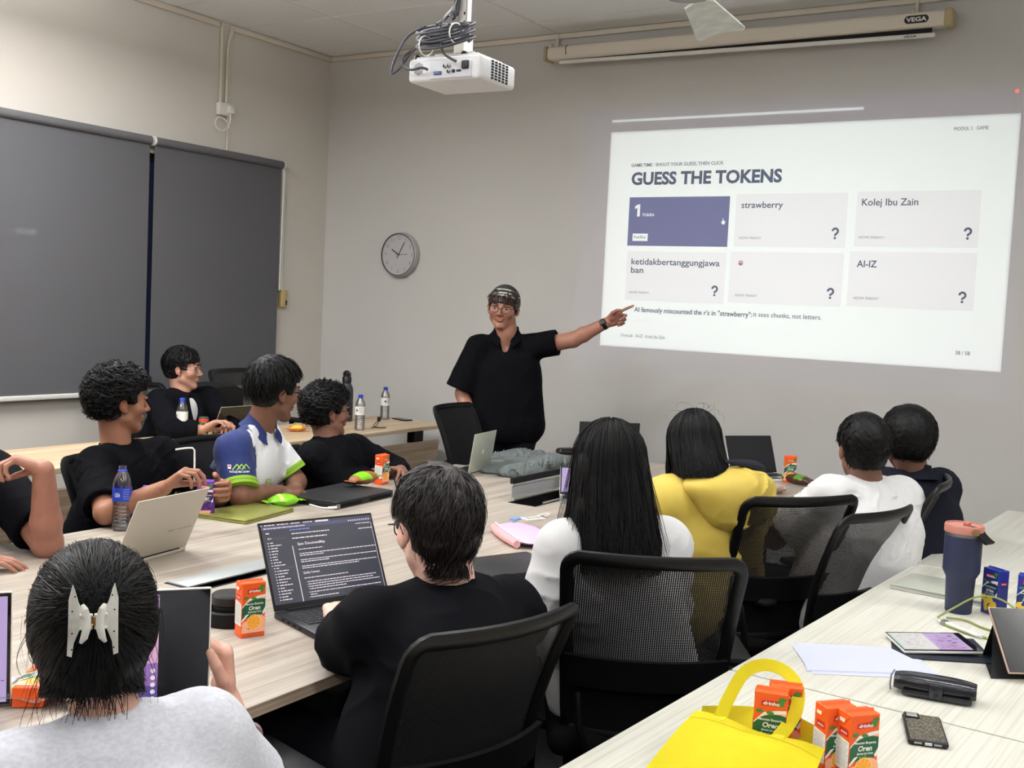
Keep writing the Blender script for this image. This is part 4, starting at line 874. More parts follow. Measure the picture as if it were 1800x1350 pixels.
# loose wisps at the sides of the neck
n = 90; sx = np.sign(q.normal(size=(n, 1))); P = np.stack([sx * (.07 + q.uniform(-.02, .016, (n, 1)) + .02 * np.sin(t * 3 + q.uniform(0, 6, (n, 1)))), q.uniform(-.07, .03, (n, 1)) + 0 * t, .03 - t * q.uniform(.08, .17, (n, 1))], 2); parts.append(tubes(H.ws(P), .0007 * (1 - .7 * t), H.c))
V, F = cat(parts); obj_np('hair_locks', V, F, M_hair, r, off=at)
# claw clip
M_claw = mat('ivory plastic', (214, 212, 204), .35); cm = Matrix.Translation(Vector(V3((-1.206, .926, 1.162)) - at)) @ Matrix([list(H.R[0]) + [0], list(H.R[1]) + [0], list(H.R[2]) + [0], [0, 0, 0, 1]]) @ Matrix.Rotation(.12, 4, 'X') @ Matrix.Scale(.76, 4)
cl_ = None
for s in (-1, 1):
    mb = MB(); pts = [(.011, .0, .004), (.024, .006, .03), (.031, .016, .052), (.0345, .02, .06), (.0405, .012, .035), (.0405, .004, .0), (.041, .006, -.035), (.042, .016, -.062), (.034, .02, -.066), (.031, .012, -.04), (.023, .004, -.018)]
    mb.add([(s * x, -.006 + y, z) for x, y, z in pts] + [(s * x, .0 + y, z) for x, y, z in pts], [tuple(range(11)) if s < 0 else tuple(range(10, -1, -1)), tuple(range(21, 10, -1)) if s < 0 else tuple(range(11, 22))] + [((i, i + 11, (i + 1) % 11 + 11, (i + 1) % 11) if s < 0 else (i, (i + 1) % 11, (i + 1) % 11 + 11, i + 11)) for i in range(11)], cm)
    for z in (.042, .018, -.02, -.05): mb.add([(s * (.034 if z < .03 else .03) + .0016 * math.cos(a), -.0065 + max(0, abs(z) - .02) * .3, z + .0016 * math.sin(a)) for a in [i * PI / 4 for i in range(8)]], [tuple(range(8))], cm, 1)
    w_ = [(s * .006, -.012, .0), (s * .010, -.02, .012), (s * .014, -.03, .026), (s * .011, -.034, .03)]
    G = [[(s * (.006 + .010 * math.sin(v) ** 1), -.008 - .014 * math.sin(v), -.026 + .052 * u) for v in [k * PI / 8 for k in range(5)]] for u in [k / 10 for k in range(11)]]
    mb.tube([(s * .020, -.020, -.034 + .0), (s * .0145, -.024, -.024), (s * .0105, -.022, -.008), (s * .0105, -.022, .008), (s * .0145, -.024, .024), (s * .018, -.02, .032)], [.003, .0065, .0075, .0075, .0065, .003], 8, M=cm, flat=.55, upv=(0, 1, 0)).rbox((s * .012, -.010, .011), (.022, .010, .005), .002, M=cm).rbox((s * .012, -.010, -.011), (.022, .010, .005), .002, M=cm)
    if cl_ is None: cl_ = obj('claw_clip', mb, [M_claw, M_black], r); 
    else: obj('clip_half', mb, [M_claw, M_black], cl_)
obj('spring', MB().tube([(0, -.009, -.008 + .016 * i / 40) if 0 else (.003 * math.cos(i * .9), -.009 + .003 * math.sin(i * .9), -.008 + .016 * i / 40) for i in range(41)], .0009, 5, M=cm), mat('brass', (190, 150, 90), .3, .9), cl_)
wm = V3(elR) * .42 + V3(wrR) * .58; q_ = Vector((0, 0, 1)).rotation_difference(Vector(V3(wrR) - V3(elR))).to_matrix().to_4x4(); mb = MB(); mb.tube([(.0415 * math.cos(a), .0415 * math.sin(a), .006 * math.sin(a + 1)) for a in [i * PI / 14 for i in range(28)]], .004, 8, True, M=Matrix.Translation(Vector(wm - at)) @ q_)
obj('bangle', mb, mat('mauve bangle', (176, 144, 152), .3, coat=.3), r)

# ---- long-haired woman in white
at = V3((-1.25, 2.62, 0)); J = dict(neck=(-1.315, 2.655, 1.03), shL=(-1.385, 2.525, .965), shR=(-1.22, 2.79, .96), chest=(-1.315, 2.665, .84), belly=(-1.3, 2.7, .67), pelvis=(-1.29, 2.74, .55)); seat_legs(J, (-.85, .52, 0))
r = person('woman with long straight black hair and white long-sleeved top, seen from behind', at)
H = Head((-1.33, 2.65, 1.168), (-.55, .83, -.08), (-.05, .07, 1), .98)
S = SDF((-1.95, 2.3, .6), (-1.0, 3.1, 1.32), .0055); head_sdf(S, H, V3(J['neck']), fem=1); torso_sdf(S, J, .88, .9, -.02)
elL, wrL = (-1.42, 2.47, .75), (-1.55, 2.66, .68); elR, wrR = (-1.25, 2.92, .75), (-1.46, 2.95, .68); arm(S, J['shL'], elL, wrL, .9); arm(S, J['shR'], elR, wrR, .9)
hand(S, wrL, (-.8, .5, 0), (0, 0, -1), t=(.5, .8, 0)); hand(S, wrR, (-1, -.1, 0), (0, 0, -1), t=(.1, -1, 0)); mk('body', S, skin_mat('skin pale'), r, at, lambda V: head_paint(H, V, (216, 174, 156)))
S = SDF((-1.9, 2.25, .42), (-.95, 3.15, 1.1), .007); torso_sdf(S, J, 1.08, 1.12, .01, drape=1)
for sh, el, wr in ((J['shL'], elL, wrL), (J['shR'], elR, wrR)): sleeve(S, sh, el, 1.0, .066, .068, .04, .04); S.rc(el, V3(el) * .25 + V3(wr) * .75, .065, .05, .03, cut=0); S.rc(V3(sh) * .7 + V3(J['neck']) * .3 + V3((0, 0, -.015)), V3(sh) * .6 + V3(el) * .4, .052, .066, .04)
S.disp(folds(91, .008, .13)); mk('top', S, M_wht, r, at); pants(J, M_navy, r, at)
zE = .925
def curtain(S, H):
    k = H.k; S.ell(H.w((0, -.02, .0)), V3((.093, .1, .1)) * k, H.R, .03)
    for x in (-.05, -.025, 0, .025, .05):
        S.chain([(H.w((x, -.06, .02)), .038), (H.w((x * 1.2, -.085, -.1)), .03), (H.w((x * 1.2 + .02, -.11, -.19)), .022), (H.w((x * 1.0 + .03, -.12, -.25 + abs(x) * .3)), .010)], .03)
    S.chain([(H.w((-.075, .0, -.02)), .022), (H.w((-.09, .01, -.12)), .022), (H.w((-.105, .03, -.2)), .016), (H.w((-.12, .05, -.25)), .006)], .02); S.chain([(H.w((.07, -.02, -.02)), .026), (H.w((.085, -.05, -.13)), .022), (H.w((.1, -.08, -.2)), .01)], .02)
S = hair_base(H, .016, .07, -.34, 0, seed=33, amp=0, extra=curtain)
V, F = S.mesh(); obj_np('hair', V, F, M_hair, r, off=at)
def fall(H, n, seed, zend, K=16, tk=.02, rad=.0016, flare=.012):
    q = np.random.RandomState(seed); az = q.uniform(-1, 1, (n, 1)) * 2.25; side = np.sign(az); t = np.linspace(0, 1, K)[None, :]; top = q.uniform(.0, .8, (n, 1)); L_ = q.uniform(*zend, (n, 1))
    # parting runs front to back; strands leave it sideways, then hang
    th = np.clip(t * 2.4, 0, 1) * PI / 2; vert = np.clip((t - .42) / .58, 0, 1)
    ex, ey = np.sin(az), -np.cos(az); dx = ex * np.sin(th) + .0 * t; dy = ey * np.sin(th) * (1) + (1 - np.sin(th)) * (.45 - top) * .8; dz = np.cos(th) * .98 + 0 * ex
    d = sph(np.stack([dx + .04 * side * (1 - np.sin(th)), dy, dz], 2)); P = HC + d * (HR + tk + q.uniform(0, .006, (n, 1, 1)))
    P[..., 2] -= vert * (L_ + .0); w = .018 * np.sin(vert * 3 + q.uniform(0, 6, (n, 1))) * vert; P[..., 0] += ex * flare * vert + w * np.cos(az) + .018 * vert * (np.abs(az) < 1.6); P[..., 1] += -.045 * vert * (np.cos(az) > -.3) + w * np.sin(az)
    return tubes(H.ws(P), rad * (1 - .6 * t ** 3), H.ws(HC[None])[0])
parts = [fall(H, 6000, 34, (.22, .30), tk=.022, rad=.0010, flare=.026), fall(H, 300, 35, (.2, .33), tk=.026, rad=.0007, flare=.045)]
V, F = cat(parts); obj_np('hair_locks', V, F, M_hair, r, off=at)

# ---- person in the yellow hooded jacket
at = V3((-1.3, 3.5, 0)); J = dict(neck=(-1.425, 3.545, 1.0), shL=(-1.485, 3.42, .965), shR=(-1.305, 3.715, .95), chest=(-1.40, 3.56, .82), belly=(-1.40, 3.60, .67), pelvis=(-1.42, 3.69, .55)); seat_legs(J, (-.9, .4, 0))
r = person('person with a black bob and a yellow hooded jacket, seen from behind', at)
H = Head((-1.458, 3.545, 1.14), (-.5, .86, -.12), (-.1, .1, 1), .97)
S = SDF((-2.0, 3.2, .6), (-1.1, 4.1, 1.3), .006); head_sdf(S, H, V3(J['neck']), fem=1); torso_sdf(S, J, .88, .9, -.02)
elL, wrL = (-1.64, 3.36, .82), (-1.85, 3.5, .80); elR, wrR = (-1.42, 3.92, .82), (-1.68, 3.95, .80); arm(S, J['shL'], elL, wrL, .9); arm(S, J['shR'], elR, wrR, .9)
hand(S, wrL, (-.8, .5, 0), (0, 0, -1), t=(.5, .8, 0)); hand(S, wrR, (-1, -.1, 0), (0, 0, -1), t=(.1, -1, 0)); mk('body', S, skin_mat('skin pale'), r, at, lambda V: head_paint(H, V, (216, 174, 156)))
M_yel = mat('yellow nylon', (196, 172, 74), .55, spec=.35, var=.05, vs=20, sheen=.1)
S = SDF((-2.0, 3.1, .42), (-.98, 4.15, 1.12), .0065); torso_sdf(S, J, 1.08, 1.08, .01, k=.06, drape=1)
for sh, el, wr in ((J['shL'], elL, wrL), (J['shR'], elR, wrR)): sleeve(S, sh, el, 1.0, .088, .085, .04, .03); S.rc(el, V3(el) * .2 + V3(wr) * .8, .078, .055, .03, cut=0)
S.disp(folds(101, .009, .15)); mk('jacket', S, M_yel, r, at); pants(J, M_navy, r, at)
R_ = np.stack([nrm((.52, .85, 0)), nrm((-.85, .52, 0)), V3((0, 0, 1))], 1)
S = SDF((-1.75, 3.15, .7), (-1.0, 3.95, 1.2), .0055); hc = V3((-1.375, 3.545, 1.0)); S.ell(hc + R_ @ V3((.02, -.05, .025)), (.18, .105, .065), R_, .02).ell(hc + R_ @ V3((.035, -.085, -.035)), (.135, .075, .095), R_, .07)
S.ell(hc + R_ @ V3((.0, .05, .055)), (.125, .11, .085), R_, .02, 'sub'); S.disp(folds(103, .009, .12)); hd = mk('hood', S, M_yel, r, at)
pts = [hc + R_ @ V3((.155 * math.cos(a) + .025, -.07 * math.sin(a) - .01, .082 + .03 * math.sin(a) - .018 * math.cos(a))) - at for a in [PI * (-.12 + .72 * i / 20) for i in range(21)]]
obj('hood_lining', MB().tube(pts, [.004 + .011 * math.sin(PI * i / 20) for i in range(21)], 8, flat=1.3), mat('navy lining', (22, 26, 40), .9), r)
obj('hood_toggle', MB().tube([hc + R_ @ V3((-.155, -.02, .02)) - at, hc + R_ @ V3((-.19, -.02, .0)) - at], .009, 6), M_black, r)
def bob(S, H):
    S.ell(H.w((0, -.02, .0)), V3((.086, .092, .09)) * H.k, H.R, .03); S.ell(H.w((0, -.03, -.055)), V3((.08, .078, .05)) * H.k, H.R, .03)
S = hair_base(H, .012, .065, -.1, 0, seed=36, amp=0, top=.006, extra=bob); mk('hair', S, M_hair, r, at)
V, F = cat([fall(H, 6000, 37, (.11, .135), tk=.02, rad=.001, flare=.0), flow_strands(H, 26, (0, -.1, 1), (.3, .5), (.02, .035), 38, lambda d: d[:, 2] > .8, rad=.0007, lift=.4, wob=.5)]); obj_np('hair_locks', V, F, M_hair, r, off=at)

# ---- boy in the white tee on the right
at = V3((-.9, 3.98, 0)); J = dict(neck=(-.995, 4.06, 1.025), shL=(-1.09, 3.94, .965), shR=(-.905, 4.20, .955), chest=(-.985, 4.06, .83), belly=(-.985, 4.02, .67), pelvis=(-1.02, 3.97, .55)); seat_legs(J, (-.92, .4, 0))
r = person('boy in plain white tee with short black hair, seen from behind beside the chairs', at)
H = Head((-1.018, 4.056, 1.14), (-.56, .83, -.05), (0, .03, 1), .97)
S = SDF((-1.5, 3.65, .6), (-.7, 4.6, 1.3), .0055); head_sdf(S, H, V3(J['neck'])); torso_sdf(S, J, .92, .92, -.02)
elL, wrL = (-1.27, 3.9, .80), (-1.4, 4.1, .78); elR, wrR = (-1.02, 4.38, .78), (-1.28, 4.4, .79); arm(S, J['shL'], elL, wrL, .95); arm(S, J['shR'], elR, wrR, .95)
hand(S, wrL, (-.5, .8, 0), (0, 0, -1), t=(.8, .5, 0)); hand(S, wrR, (-1, -.1, 0), (0, 0, -1), t=(.1, -1, 0)); mk('body', S, skin_mat('skin medium'), r, at, lambda V: head_paint(H, V, (124, 88, 74)))
S = SDF((-1.45, 3.6, .42), (-.65, 4.6, 1.1), .007); torso_sdf(S, J, 1.12, 1.2, .014, drape=1); sleeve(S, J['shL'], elL, .85, .08, .082, .05, .03); sleeve(S, J['shR'], elR, .85, .08, .082, .05, .03); S.ell((-.97, 4.03, .78), (.15, .19, .17), None, .05); S.disp(folds(111, .008, .12)); mk('tee', S, M_wht, r, at)
pants(J, M_navy, r, at)
S = hair_base(H, .018, .06, -.07, 1, seed=41, amp=.001, back=.01, top=.008); mk('hair', S, M_hair, r, at)
V, F = flow_strands(H, 7000, (.1, -.4, 1), (.15, .35), (.014, .023), 42, lambda d: ~((d[:, 1] > .4) & (d[:, 2] < .4)), K=6, rad=.0012, lift=.05, wob=.12); obj_np('hair_locks', V, F, M_hair, r, off=at)

# ---- boy in the dark collared shirt, rightmost
at = V3((-.83, 4.4, 0)); J = dict(neck=(-.915, 4.46, 1.02), shL=(-1.0, 4.34, .965), shR=(-.845, 4.60, .955), chest=(-.905, 4.46, .83), belly=(-.87, 4.43, .67), pelvis=(-.83, 4.4, .55)); seat_legs(J, (-.92, .4, 0))
r = person('boy in dark navy collared shirt at the far right of the row, seen from behind', at)
H = Head((-.947, 4.451, 1.147), (-.42, .9, -.02), (0, .03, 1), 1.0, (1.05, 1.05, 1))
S = SDF((-1.5, 4.1, .6), (-.6, 4.95, 1.3), .006); head_sdf(S, H, V3(J['neck'])); torso_sdf(S, J, .92, .92, -.02)
elL, wrL = (-1.2, 4.42, .76), (-1.4, 4.6, .79); elR, wrR = (-.98, 4.8, .80), (-1.25, 4.9, .79); arm(S, J['shL'], elL, wrL, .95); arm(S, J['shR'], elR, wrR, .95)
hand(S, wrL, (-.7, .7, 0), (0, 0, -1), t=(.8, .5, 0)); hand(S, wrR, (-1, -.1, 0), (0, 0, -1), t=(.1, -1, 0)); mk('body', S, skin_mat('skin medium'), r, at, lambda V: head_paint(H, V, (124, 88, 74)))
M_nv = mat('dark navy cotton', (20, 23, 34), .85, spec=.2)
S = SDF((-1.4, 4.05, .42), (-.55, 4.95, 1.1), .008); torso_sdf(S, J, 1.1, 1.15, .01, drape=1); sleeve(S, J['shL'], elL, .85, .08, .08, .05, .03); sleeve(S, J['shR'], elR, .85, .08, .08, .05, .03); S.disp(folds(121, .007, .12)); mk('shirt', S, M_nv, r, at)
collar(r, at, V3(J['neck']) + (0, 0, -.005), (-.08, .1, 1), (-.6, .8, 0), .064, .09, .045, M_nv, .35, .05); pants(J, M_navy, r, at)
S = hair_base(H, .02, .06, -.065, 1, seed=43, amp=.001, back=.014, top=.01); mk('hair', S, M_hair, r, at)
V, F = flow_strands(H, 7000, (.1, -.4, 1), (.15, .35), (.016, .027), 44, lambda d: ~((d[:, 1] > .4) & (d[:, 2] < .4)), K=6, rad=.0012, lift=.05, wob=.12); obj_np('hair_locks', V, F, M_hair, r, off=at)
# ================================================================ office chairs
M_mesh = bpy.data.materials.new('chair mesh'); M_mesh.use_nodes = True
t = M_mesh.node_tree; b = t.nodes['Principled BSDF']; b.inputs['Base Color'].default_value = lin((14, 14, 16)) + (1,); b.inputs['Roughness'].default_value = .7
tc = t.nodes.new('ShaderNodeTexCoord'); sp = t.nodes.new('ShaderNodeSeparateXYZ'); t.links.new(tc.outputs['Object'], sp.inputs[0])
def _m(op, a, v):
    n = t.nodes.new('ShaderNodeMath'); n.operation = op; t.links.new(a, n.inputs[0])
    if hasattr(v, 'links'): t.links.new(v, n.inputs[1])
    else: n.inputs[1].default_value = v
    return n.outputs[0]
def _cell(o, per, w): return _m('LESS_THAN', _m('ABSOLUTE', _m('SUBTRACT', _m('FRACT', _m('MULTIPLY', o, 1 / per), 0), .5), 0), w)
hole = _m('MULTIPLY', _cell(sp.outputs[0], .0056, .19), _cell(sp.outputs[2], .0048, .24))
tr = t.nodes.new('ShaderNodeBsdfTransparent'); mx = t.nodes.new('ShaderNodeMixShader'); t.links.new(hole, mx.inputs[0]); t.links.new(b.outputs[0], mx.inputs[1]); t.links.new(tr.outputs[0], mx.inputs[2]); t.links.new(mx.outputs[0], t.nodes['Material Output'].inputs[0])
M_fab = mat('chair fabric', (13, 13, 16), .9, spec=.15, var=.15, vs=200); M_frame = mat('chair frame', (11, 11, 13), .42, spec=.35)
def bk(u, v, off=0):                      # u -1..1 across, v 0..1 up; off moves along +y (towards the sitter)
    w = .19 + .03 * v; return (u * w, -.225 - .13 * v + .045 * u * u + .03 * math.sin(v * PI) + off, .50 + .49 * v)
def make_chair(label):
    c = thing('office_chair', label, 'chair', (0, 0, 0), 0, 'black mesh office chairs')
    obj('seat', MB().rbox((0, .0, .475), (.48, .47, .075), .034, 3), M_fab, c)
    L = []
    for i in range(9): L.append(bk(-1, i / 8 * .9 + .02))
    for a in (.35, .7, 1.05, 1.4): L.append(bk(-1 + .16 * (1 - math.cos(a)), .92 + .08 * math.sin(a)))
    for i in range(1, 8): L.append(bk(-.82 + 1.64 * i / 8, 1.0))
    for a in (1.4, 1.05, .7, .35): L.append(bk(1 - .16 * (1 - math.cos(a)), .92 + .08 * math.sin(a)))
    for i in range(8, -1, -1): L.append(bk(1, i / 8 * .9 + .02))
    for i in range(1, 8): L.append(bk(1 - 2 * i / 8, .0))
    obj('back_frame', MB().tube(L, .019, 8, True, flat=.62, upv=(0, 1, .25)), M_frame, c)
    obj('back_mesh', MB().sheet([[bk(-1 + 2 * j / 12, .3 + .7 * i / 10, .006) for j in range(13)] for i in range(11)]), M_mesh, c)
    obj('lower_panel', MB().sheet([[bk(-1 + 2 * j / 12, .0 + .32 * i / 5, .004) for j in range(13)] for i in range(6)], .006), M_fab, c)
    obj('lumbar_bar', MB().sheet([[bk(-1.02 + 2.04 * j / 12, .28 + .17 * i / 4, -.018) for j in range(13)] for i in range(5)], .012), M_frame, c)
    for s in (-1, 1): obj('back_strut', MB().tube([(s * .17, -.24, .62), (s * .165, -.262, .54), (s * .14, -.24, .46), (s * .1, -.12, .425)], .016, 8, flat=.6), M_frame, c)
    for s in (-1, 1):
        ar = obj('armrest', MB().tube([(s * .2, -.02, .44), (s * .265, -.02, .45), (s * .275, -.02, .5), (s * .275, -.01, .66)], .018, 8, flat=.7), M_frame, c)
        obj('arm_pad', MB().rbox((s * .275, .02, .672), (.07, .24, .028), .012), M_blackm, ar)
    obj('seat_mechanism', MB().rbox((0, -.02, .42), (.22, .26, .05), .012), M_frame, c)
    obj('gas_lift', MB().lathe([(.035, .09), (.035, .2), (.026, .21), (.026, .30), (.016, .305), (.016, .42)], 14), M_frame, c)
    for k in range(5):
        g = TR(rz=2 * PI * k / 5)
        lg = obj('base_leg', MB().tube([(0, 0, .1), (.1, 0, .105), (.29, 0, .072)], [.03, .028, .018], 8, M=g), M_frame, c)
        obj('caster', MB().tube([(.29, -.02, .028), (.29, .02, .028)], .027, 12, M=g), M_blackm, lg)
    return c
def put(o, topc, f, dz=0):
    f = nrm((f[0], f[1], 0)); s = V3((topc[0], topc[1], 0)) + f * .352; o.location = (s[0], s[1], dz); o.rotation_euler = (0, 0, math.atan2(-f[0], f[1])); return o
chair0 = make_chair('black mesh office chair holding the man in the black tee, nearest the camera'); put(chair0, (-1.095, 1.815), (-.97, .24), -.02)
def chair(topc, f, label, dz=0): return put(dup(chair0, (0, 0, 0), 0, label), topc, f, dz)
chair((-1.085, 2.455), (-.53, .85), 'black see-through mesh office chair behind the long-haired woman in white')
chair((-1.06, 3.60), (-.80, .60), 'black mesh office chair behind the person in the yellow jacket', .01)
chair((-.845, 3.79), (-.96, .27), 'black mesh office chair under the boy in the white tee', -.03)
chair((-.78, 4.42), (-.98, -.18), 'black mesh office chair under the boy in the dark navy shirt, rightmost of all', .02)
ec_ = chair((-3.555, 5.04), (.99, .1), 'empty black office chair standing in front of the presenter', .03)
c1_ = chair((-3.74, 2.88), (.97, .1), 'black office chair of the boy holding the purple carton', -.07)
c2_ = chair((-3.86, 3.48), (.97, .1), 'black office chair of the boy in the jersey', -.07)
chair((-3.72, 3.86), (.9, .3), 'black office chair of the boy with the curly hair and black jacket', -.14)
chair((-5.62, 4.55), (1, 0), 'black office chair behind the side table holding the boy in the jacket')
chair((-5.55, 5.28), (1, .1), 'black office chair behind the side table with the backpack on it', .08)
chair((-3.92, 1.95), (.97, .1), 'black office chair of the person at the left picture edge', -.02)
chair((-.83, .84), (-.95, .3), 'black office chair of the woman with the claw clip', -.02)
M_pad = mat('charcoal back pad', (28, 28, 31), .85, spec=.2, var=.1, vs=6)
for c_ in (ec_, c1_, c2_):
    for ch in c_.children:
        if ch.name.startswith('back_mesh'): ch.material_slots[0].link = 'OBJECT'; ch.material_slots[0].material = M_pad
# ================================================================ slide on the wall
sl = thing('projected_slide', 'white quiz slide with dark lettering projected on the back wall', 'slide', (0, 6.6, 0))
M_sl = mat('slide white', (232, 232, 232), .9, spec=0); M_card = mat('slide card', (225, 221, 224), .9, spec=0); M_ink = mat('slide ink', (92, 96, 112), .9, spec=0); M_ink2 = mat('slide grey ink', (128, 130, 136), .9, spec=0); M_dkc = mat('slide dark card', (112, 112, 144), .9, spec=0)
def sq(mb, P, y, m=0): mb.add([(x, y, z) for x, z in P], [(0, 1, 2, 3)], None, m)
S0 = MB(); sq(S0, [(SL[0] - .004, SL[2] - .004), (SL[1] + .004, SL[2] - .004), (SL[1] + .004, SL[3] + .004), (SL[0] - .004, SL[3] + .004)], -.0015); obj('slide_page', S0, M_sl, sl)
S0 = MB(); sq(S0, [(-3.426, 2.837), (-1.786, 2.837), (-1.786, 2.853), (-3.426, 2.853)], -.0015); obj('progress_line', S0, M_sl, sl)
cards = [(-3.266, -2.572, 2.03, 2.345), (-2.53, -1.84, 2.032, 2.357), (-1.787, -1.106, 2.042, 2.362), (-3.262, -2.574, 1.673, 1.994), (-2.545, -1.842, 1.685, 2.002), (-1.807, -1.104, 1.692, 2.014)]
def qmark(tm, a0, a1, zb, h):
    cx, w = (a0 + a1) / 2, (a1 - a0) / 2; st_ = w * .56; cz = zb + h - w; P = []
    for k in range(13): a = PI * (1.0 - 1.25 * k / 12); P.append((cx + (w - st_ / 2) * math.cos(a), cz + (w - st_ / 2) * math.sin(a)))
    P += [(cx + w * .05, zb + h * .40), (cx, zb + h * .28)]; n = len(P); V = []
    for i, (x, z) in enumerate(P):
        p0, p1 = P[max(i - 1, 0)], P[min(i + 1, n - 1)]; dx, dz = p1[0] - p0[0], p1[1] - p0[1]; l = math.hypot(dx, dz); V += [(x - dz / l * st_ / 2, z + dx / l * st_ / 2, 0), (x + dz / l * st_ / 2, z - dx / l * st_ / 2, 0)]
    tm.add(V, [(2 * i, 2 * i + 1, 2 * i + 3, 2 * i + 2) for i in range(n - 1)], MS, 0)
    tm.add([(cx + st_ * .6 * math.cos(2 * PI * k / 12), zb + st_ * .6 + st_ * .6 * math.sin(2 * PI * k / 12), 0) for k in range(12)], [tuple(range(12))], MS, 0)
MS = Matrix(((1, 0, 0, 0), (0, 0, -1, -.0035), (0, 1, 0, 0), (0, 0, 0, 1)))
per = [[('1', -3.223, -3.184, 2.220, .078, .03, 2), ('TOKEN', -3.169, -3.085, 2.222, .017, .02, 2), ('hello', -3.217, -3.136, 2.077, .020, .0, 0)],
 [('strawberry', -2.494, -2.230, 2.271, .038, .01, 0), ('?', -1.924, -1.880, 2.083, .070, .04, 0), ('HOW MANY?', -2.497, -2.356, 2.079, .015, 0, 1)],
 [('Kolej Ibu Zain', -1.757, -1.440, 2.281, .039, .01, 0), ('?', -1.185, -1.140, 2.087, .069, .04, 0), ('HOW MANY?', -1.762, -1.619, 2.089, .014, 0, 1)],
 [('ketidakbertanggungjawa', -3.228, -2.614, 1.908, .039, .01, 0), ('ban', -3.228, -3.139, 1.853, .039, .01, 0), ('?', -2.660, -2.615, 1.719, .068, .04, 0), ('HOW MANY?', -3.232, -3.091, 1.718, .014, 0, 1)],
 [('?', -1.929, -1.884, 1.729, .067, .04, 0), ('HOW MANY?', -2.500, -2.359, 1.724, .015, 0, 1)],
 [('AI-IZ', -1.762, -1.647, 1.923, .038, .015, 0), ('?', -1.188, -1.144, 1.733, .066, .04, 0), ('HOW MANY?', -1.768, -1.624, 1.733, .016, 0, 1)]]
for i, (x0, x1, z0, z1) in enumerate(cards):
    m_ = MB(); sq(m_, [(x0, z0), (x1, z0), (x1, z1), (x0, z1)], -.0025); cdo = obj('slide_card', m_, M_dkc if i == 0 else M_card, sl)
    tm = MB()
    if i == 0:
        sq(tm, [(-3.230, 2.061), (-3.121, 2.061), (-3.121, 2.109), (-3.230, 2.109)], -.003, 2)
        tm.add([(-2.607 + x * .03, -.0035, 2.185 + z * .03) for x, z in [(-.3, -.5), (.3, -.5), (.42, .0), (.36, .2), (.0, .3), (-.02, .75), (-.16, .75), (-.18, .1), (-.4, .15), (-.45, .0)]], [tuple(range(10))], None, 2)
    if i == 4:
        c0 = (-2.477, 1.932); N_ = 16; tm.add([(c0[0] + .018 * math.cos(2 * PI * k / N_), -.003, c0[1] + .018 * math.sin(2 * PI * k / N_)) for k in range(N_)], [tuple(range(N_))], None, 3)
        tm.add([(c0[0] + .011 * math.cos(PI + PI * k / 8), -.0034, c0[1] - .002 + .011 * math.sin(PI + PI * k / 8)) for k in range(9)], [tuple(range(9))], None, 0)
        for s in (-1, 1): tm.add([(c0[0] + s * .007 + .004 * math.cos(2 * PI * k / 8), -.0034, c0[1] + .006 + .0025 * math.sin(2 * PI * k / 8)) for k in range(8)], [tuple(range(8))], None, 0)
    for (b_, a0, a1, zb, h_, bo, ci) in per[i]:
        if b_ == '?': qmark(tm, a0, a1, zb, h_)
        elif b_ == '1': tm.add([(x, y, .001) for x, y in ((-3.205, 2.220), (-3.186, 2.220), (-3.186, 2.298), (-3.203, 2.298), (-3.223, 2.285), (-3.223, 2.268), (-3.205, 2.276))], [tuple(range(7))], MS, ci)
        else: text(tm, b_, a0, a1, zb, h_, MS, ci, bo)
    obj('card_text', tm, [M_ink, M_ink2, M_sl, mat('smiley pink', (214, 170, 170), .9, spec=0)], cdo)
for nm, L_, m in (('heading', [('GUESS THE TOKENS', -3.260, -2.248, 2.428, .075, .035)], M_ink), ('kicker_text', [('GAME TIME · SHOUT YOUR GUESS, THEN CLICK', -3.267, -2.628, 2.543, .020, .02)], M_ink2), ('module_text', [('MODUL 3 · GAME', -1.277, -1.097, 2.694, .019, .0)], M_ink2),
    ('caption', [('AI famously miscounted the r\'s in "strawberry":', -3.188, -2.383, 1.599, .030, .012), ('it sees chunks, not letters.', -2.374, -1.949, 1.604, .028, 0)], M_ink), ('footer_text', [('OrynLab · AI-IZ · Kolej Ibu Zain', -3.276, -2.959, 1.431, .019, 0)], M_ink2), ('page_number', [('38 / 58', -1.180, -1.103, 1.445, .020, .01)], M_ink2)):
    tm = MB()
    for (b_, a0, a1, zb, h_, bo) in L_: text(tm, b_, a0, a1, zb, h_, MS, 0, bo)
    obj(nm, tm, m, sl)
tag(obj('laser_dot', MB().lathe([(.011, 0), (.0001, .001)], 12, Matrix.Translation((-.966, 6.599, 2.894)) @ Euler((PI / 2, 0, 0)).to_matrix().to_4x4()), mat('red light', (255, 120, 90), .5, emit=1.2)), 'small red light dot on the wall above the slide corner', 'light')

# ================================================================ pull-down screen case, fan, clock, projector
sc = thing('screen_case', 'cream pull-down screen case high on the back wall, white bar below a black strip', 'screen', (0, 6.5, 0))
obj('case', MB().rbox((-2.6, 0, 3.29), (2.55, .1, .088), .022, 3), M_pvc, sc)
M_oldp = mat('yellowed plastic', (176, 160, 122), .5)
for x, w_ in ((-3.882, .02), (-1.322, .05)): obj('end_cap', MB().rbox((x, 0, 3.29), (w_, .112, .1), .018, 3), M_oldp, sc)
obj('screen_border', MB().add([(-3.78, -.01, 3.25), (-1.41, -.01, 3.25), (-1.41, -.01, 3.214), (-3.78, -.01, 3.243)], [(0, 1, 2, 3)]), M_blackm, sc)
bar = obj('weight_bar', MB().rbox((0, 0, 0), (2.40, .026, .026), .01, 2, M=TR(-2.59, -.01, 3.219, 0, math.radians(.65), 0)), M_white, sc)
tb_ = MB(); bm_ = MB(); n_ = 20
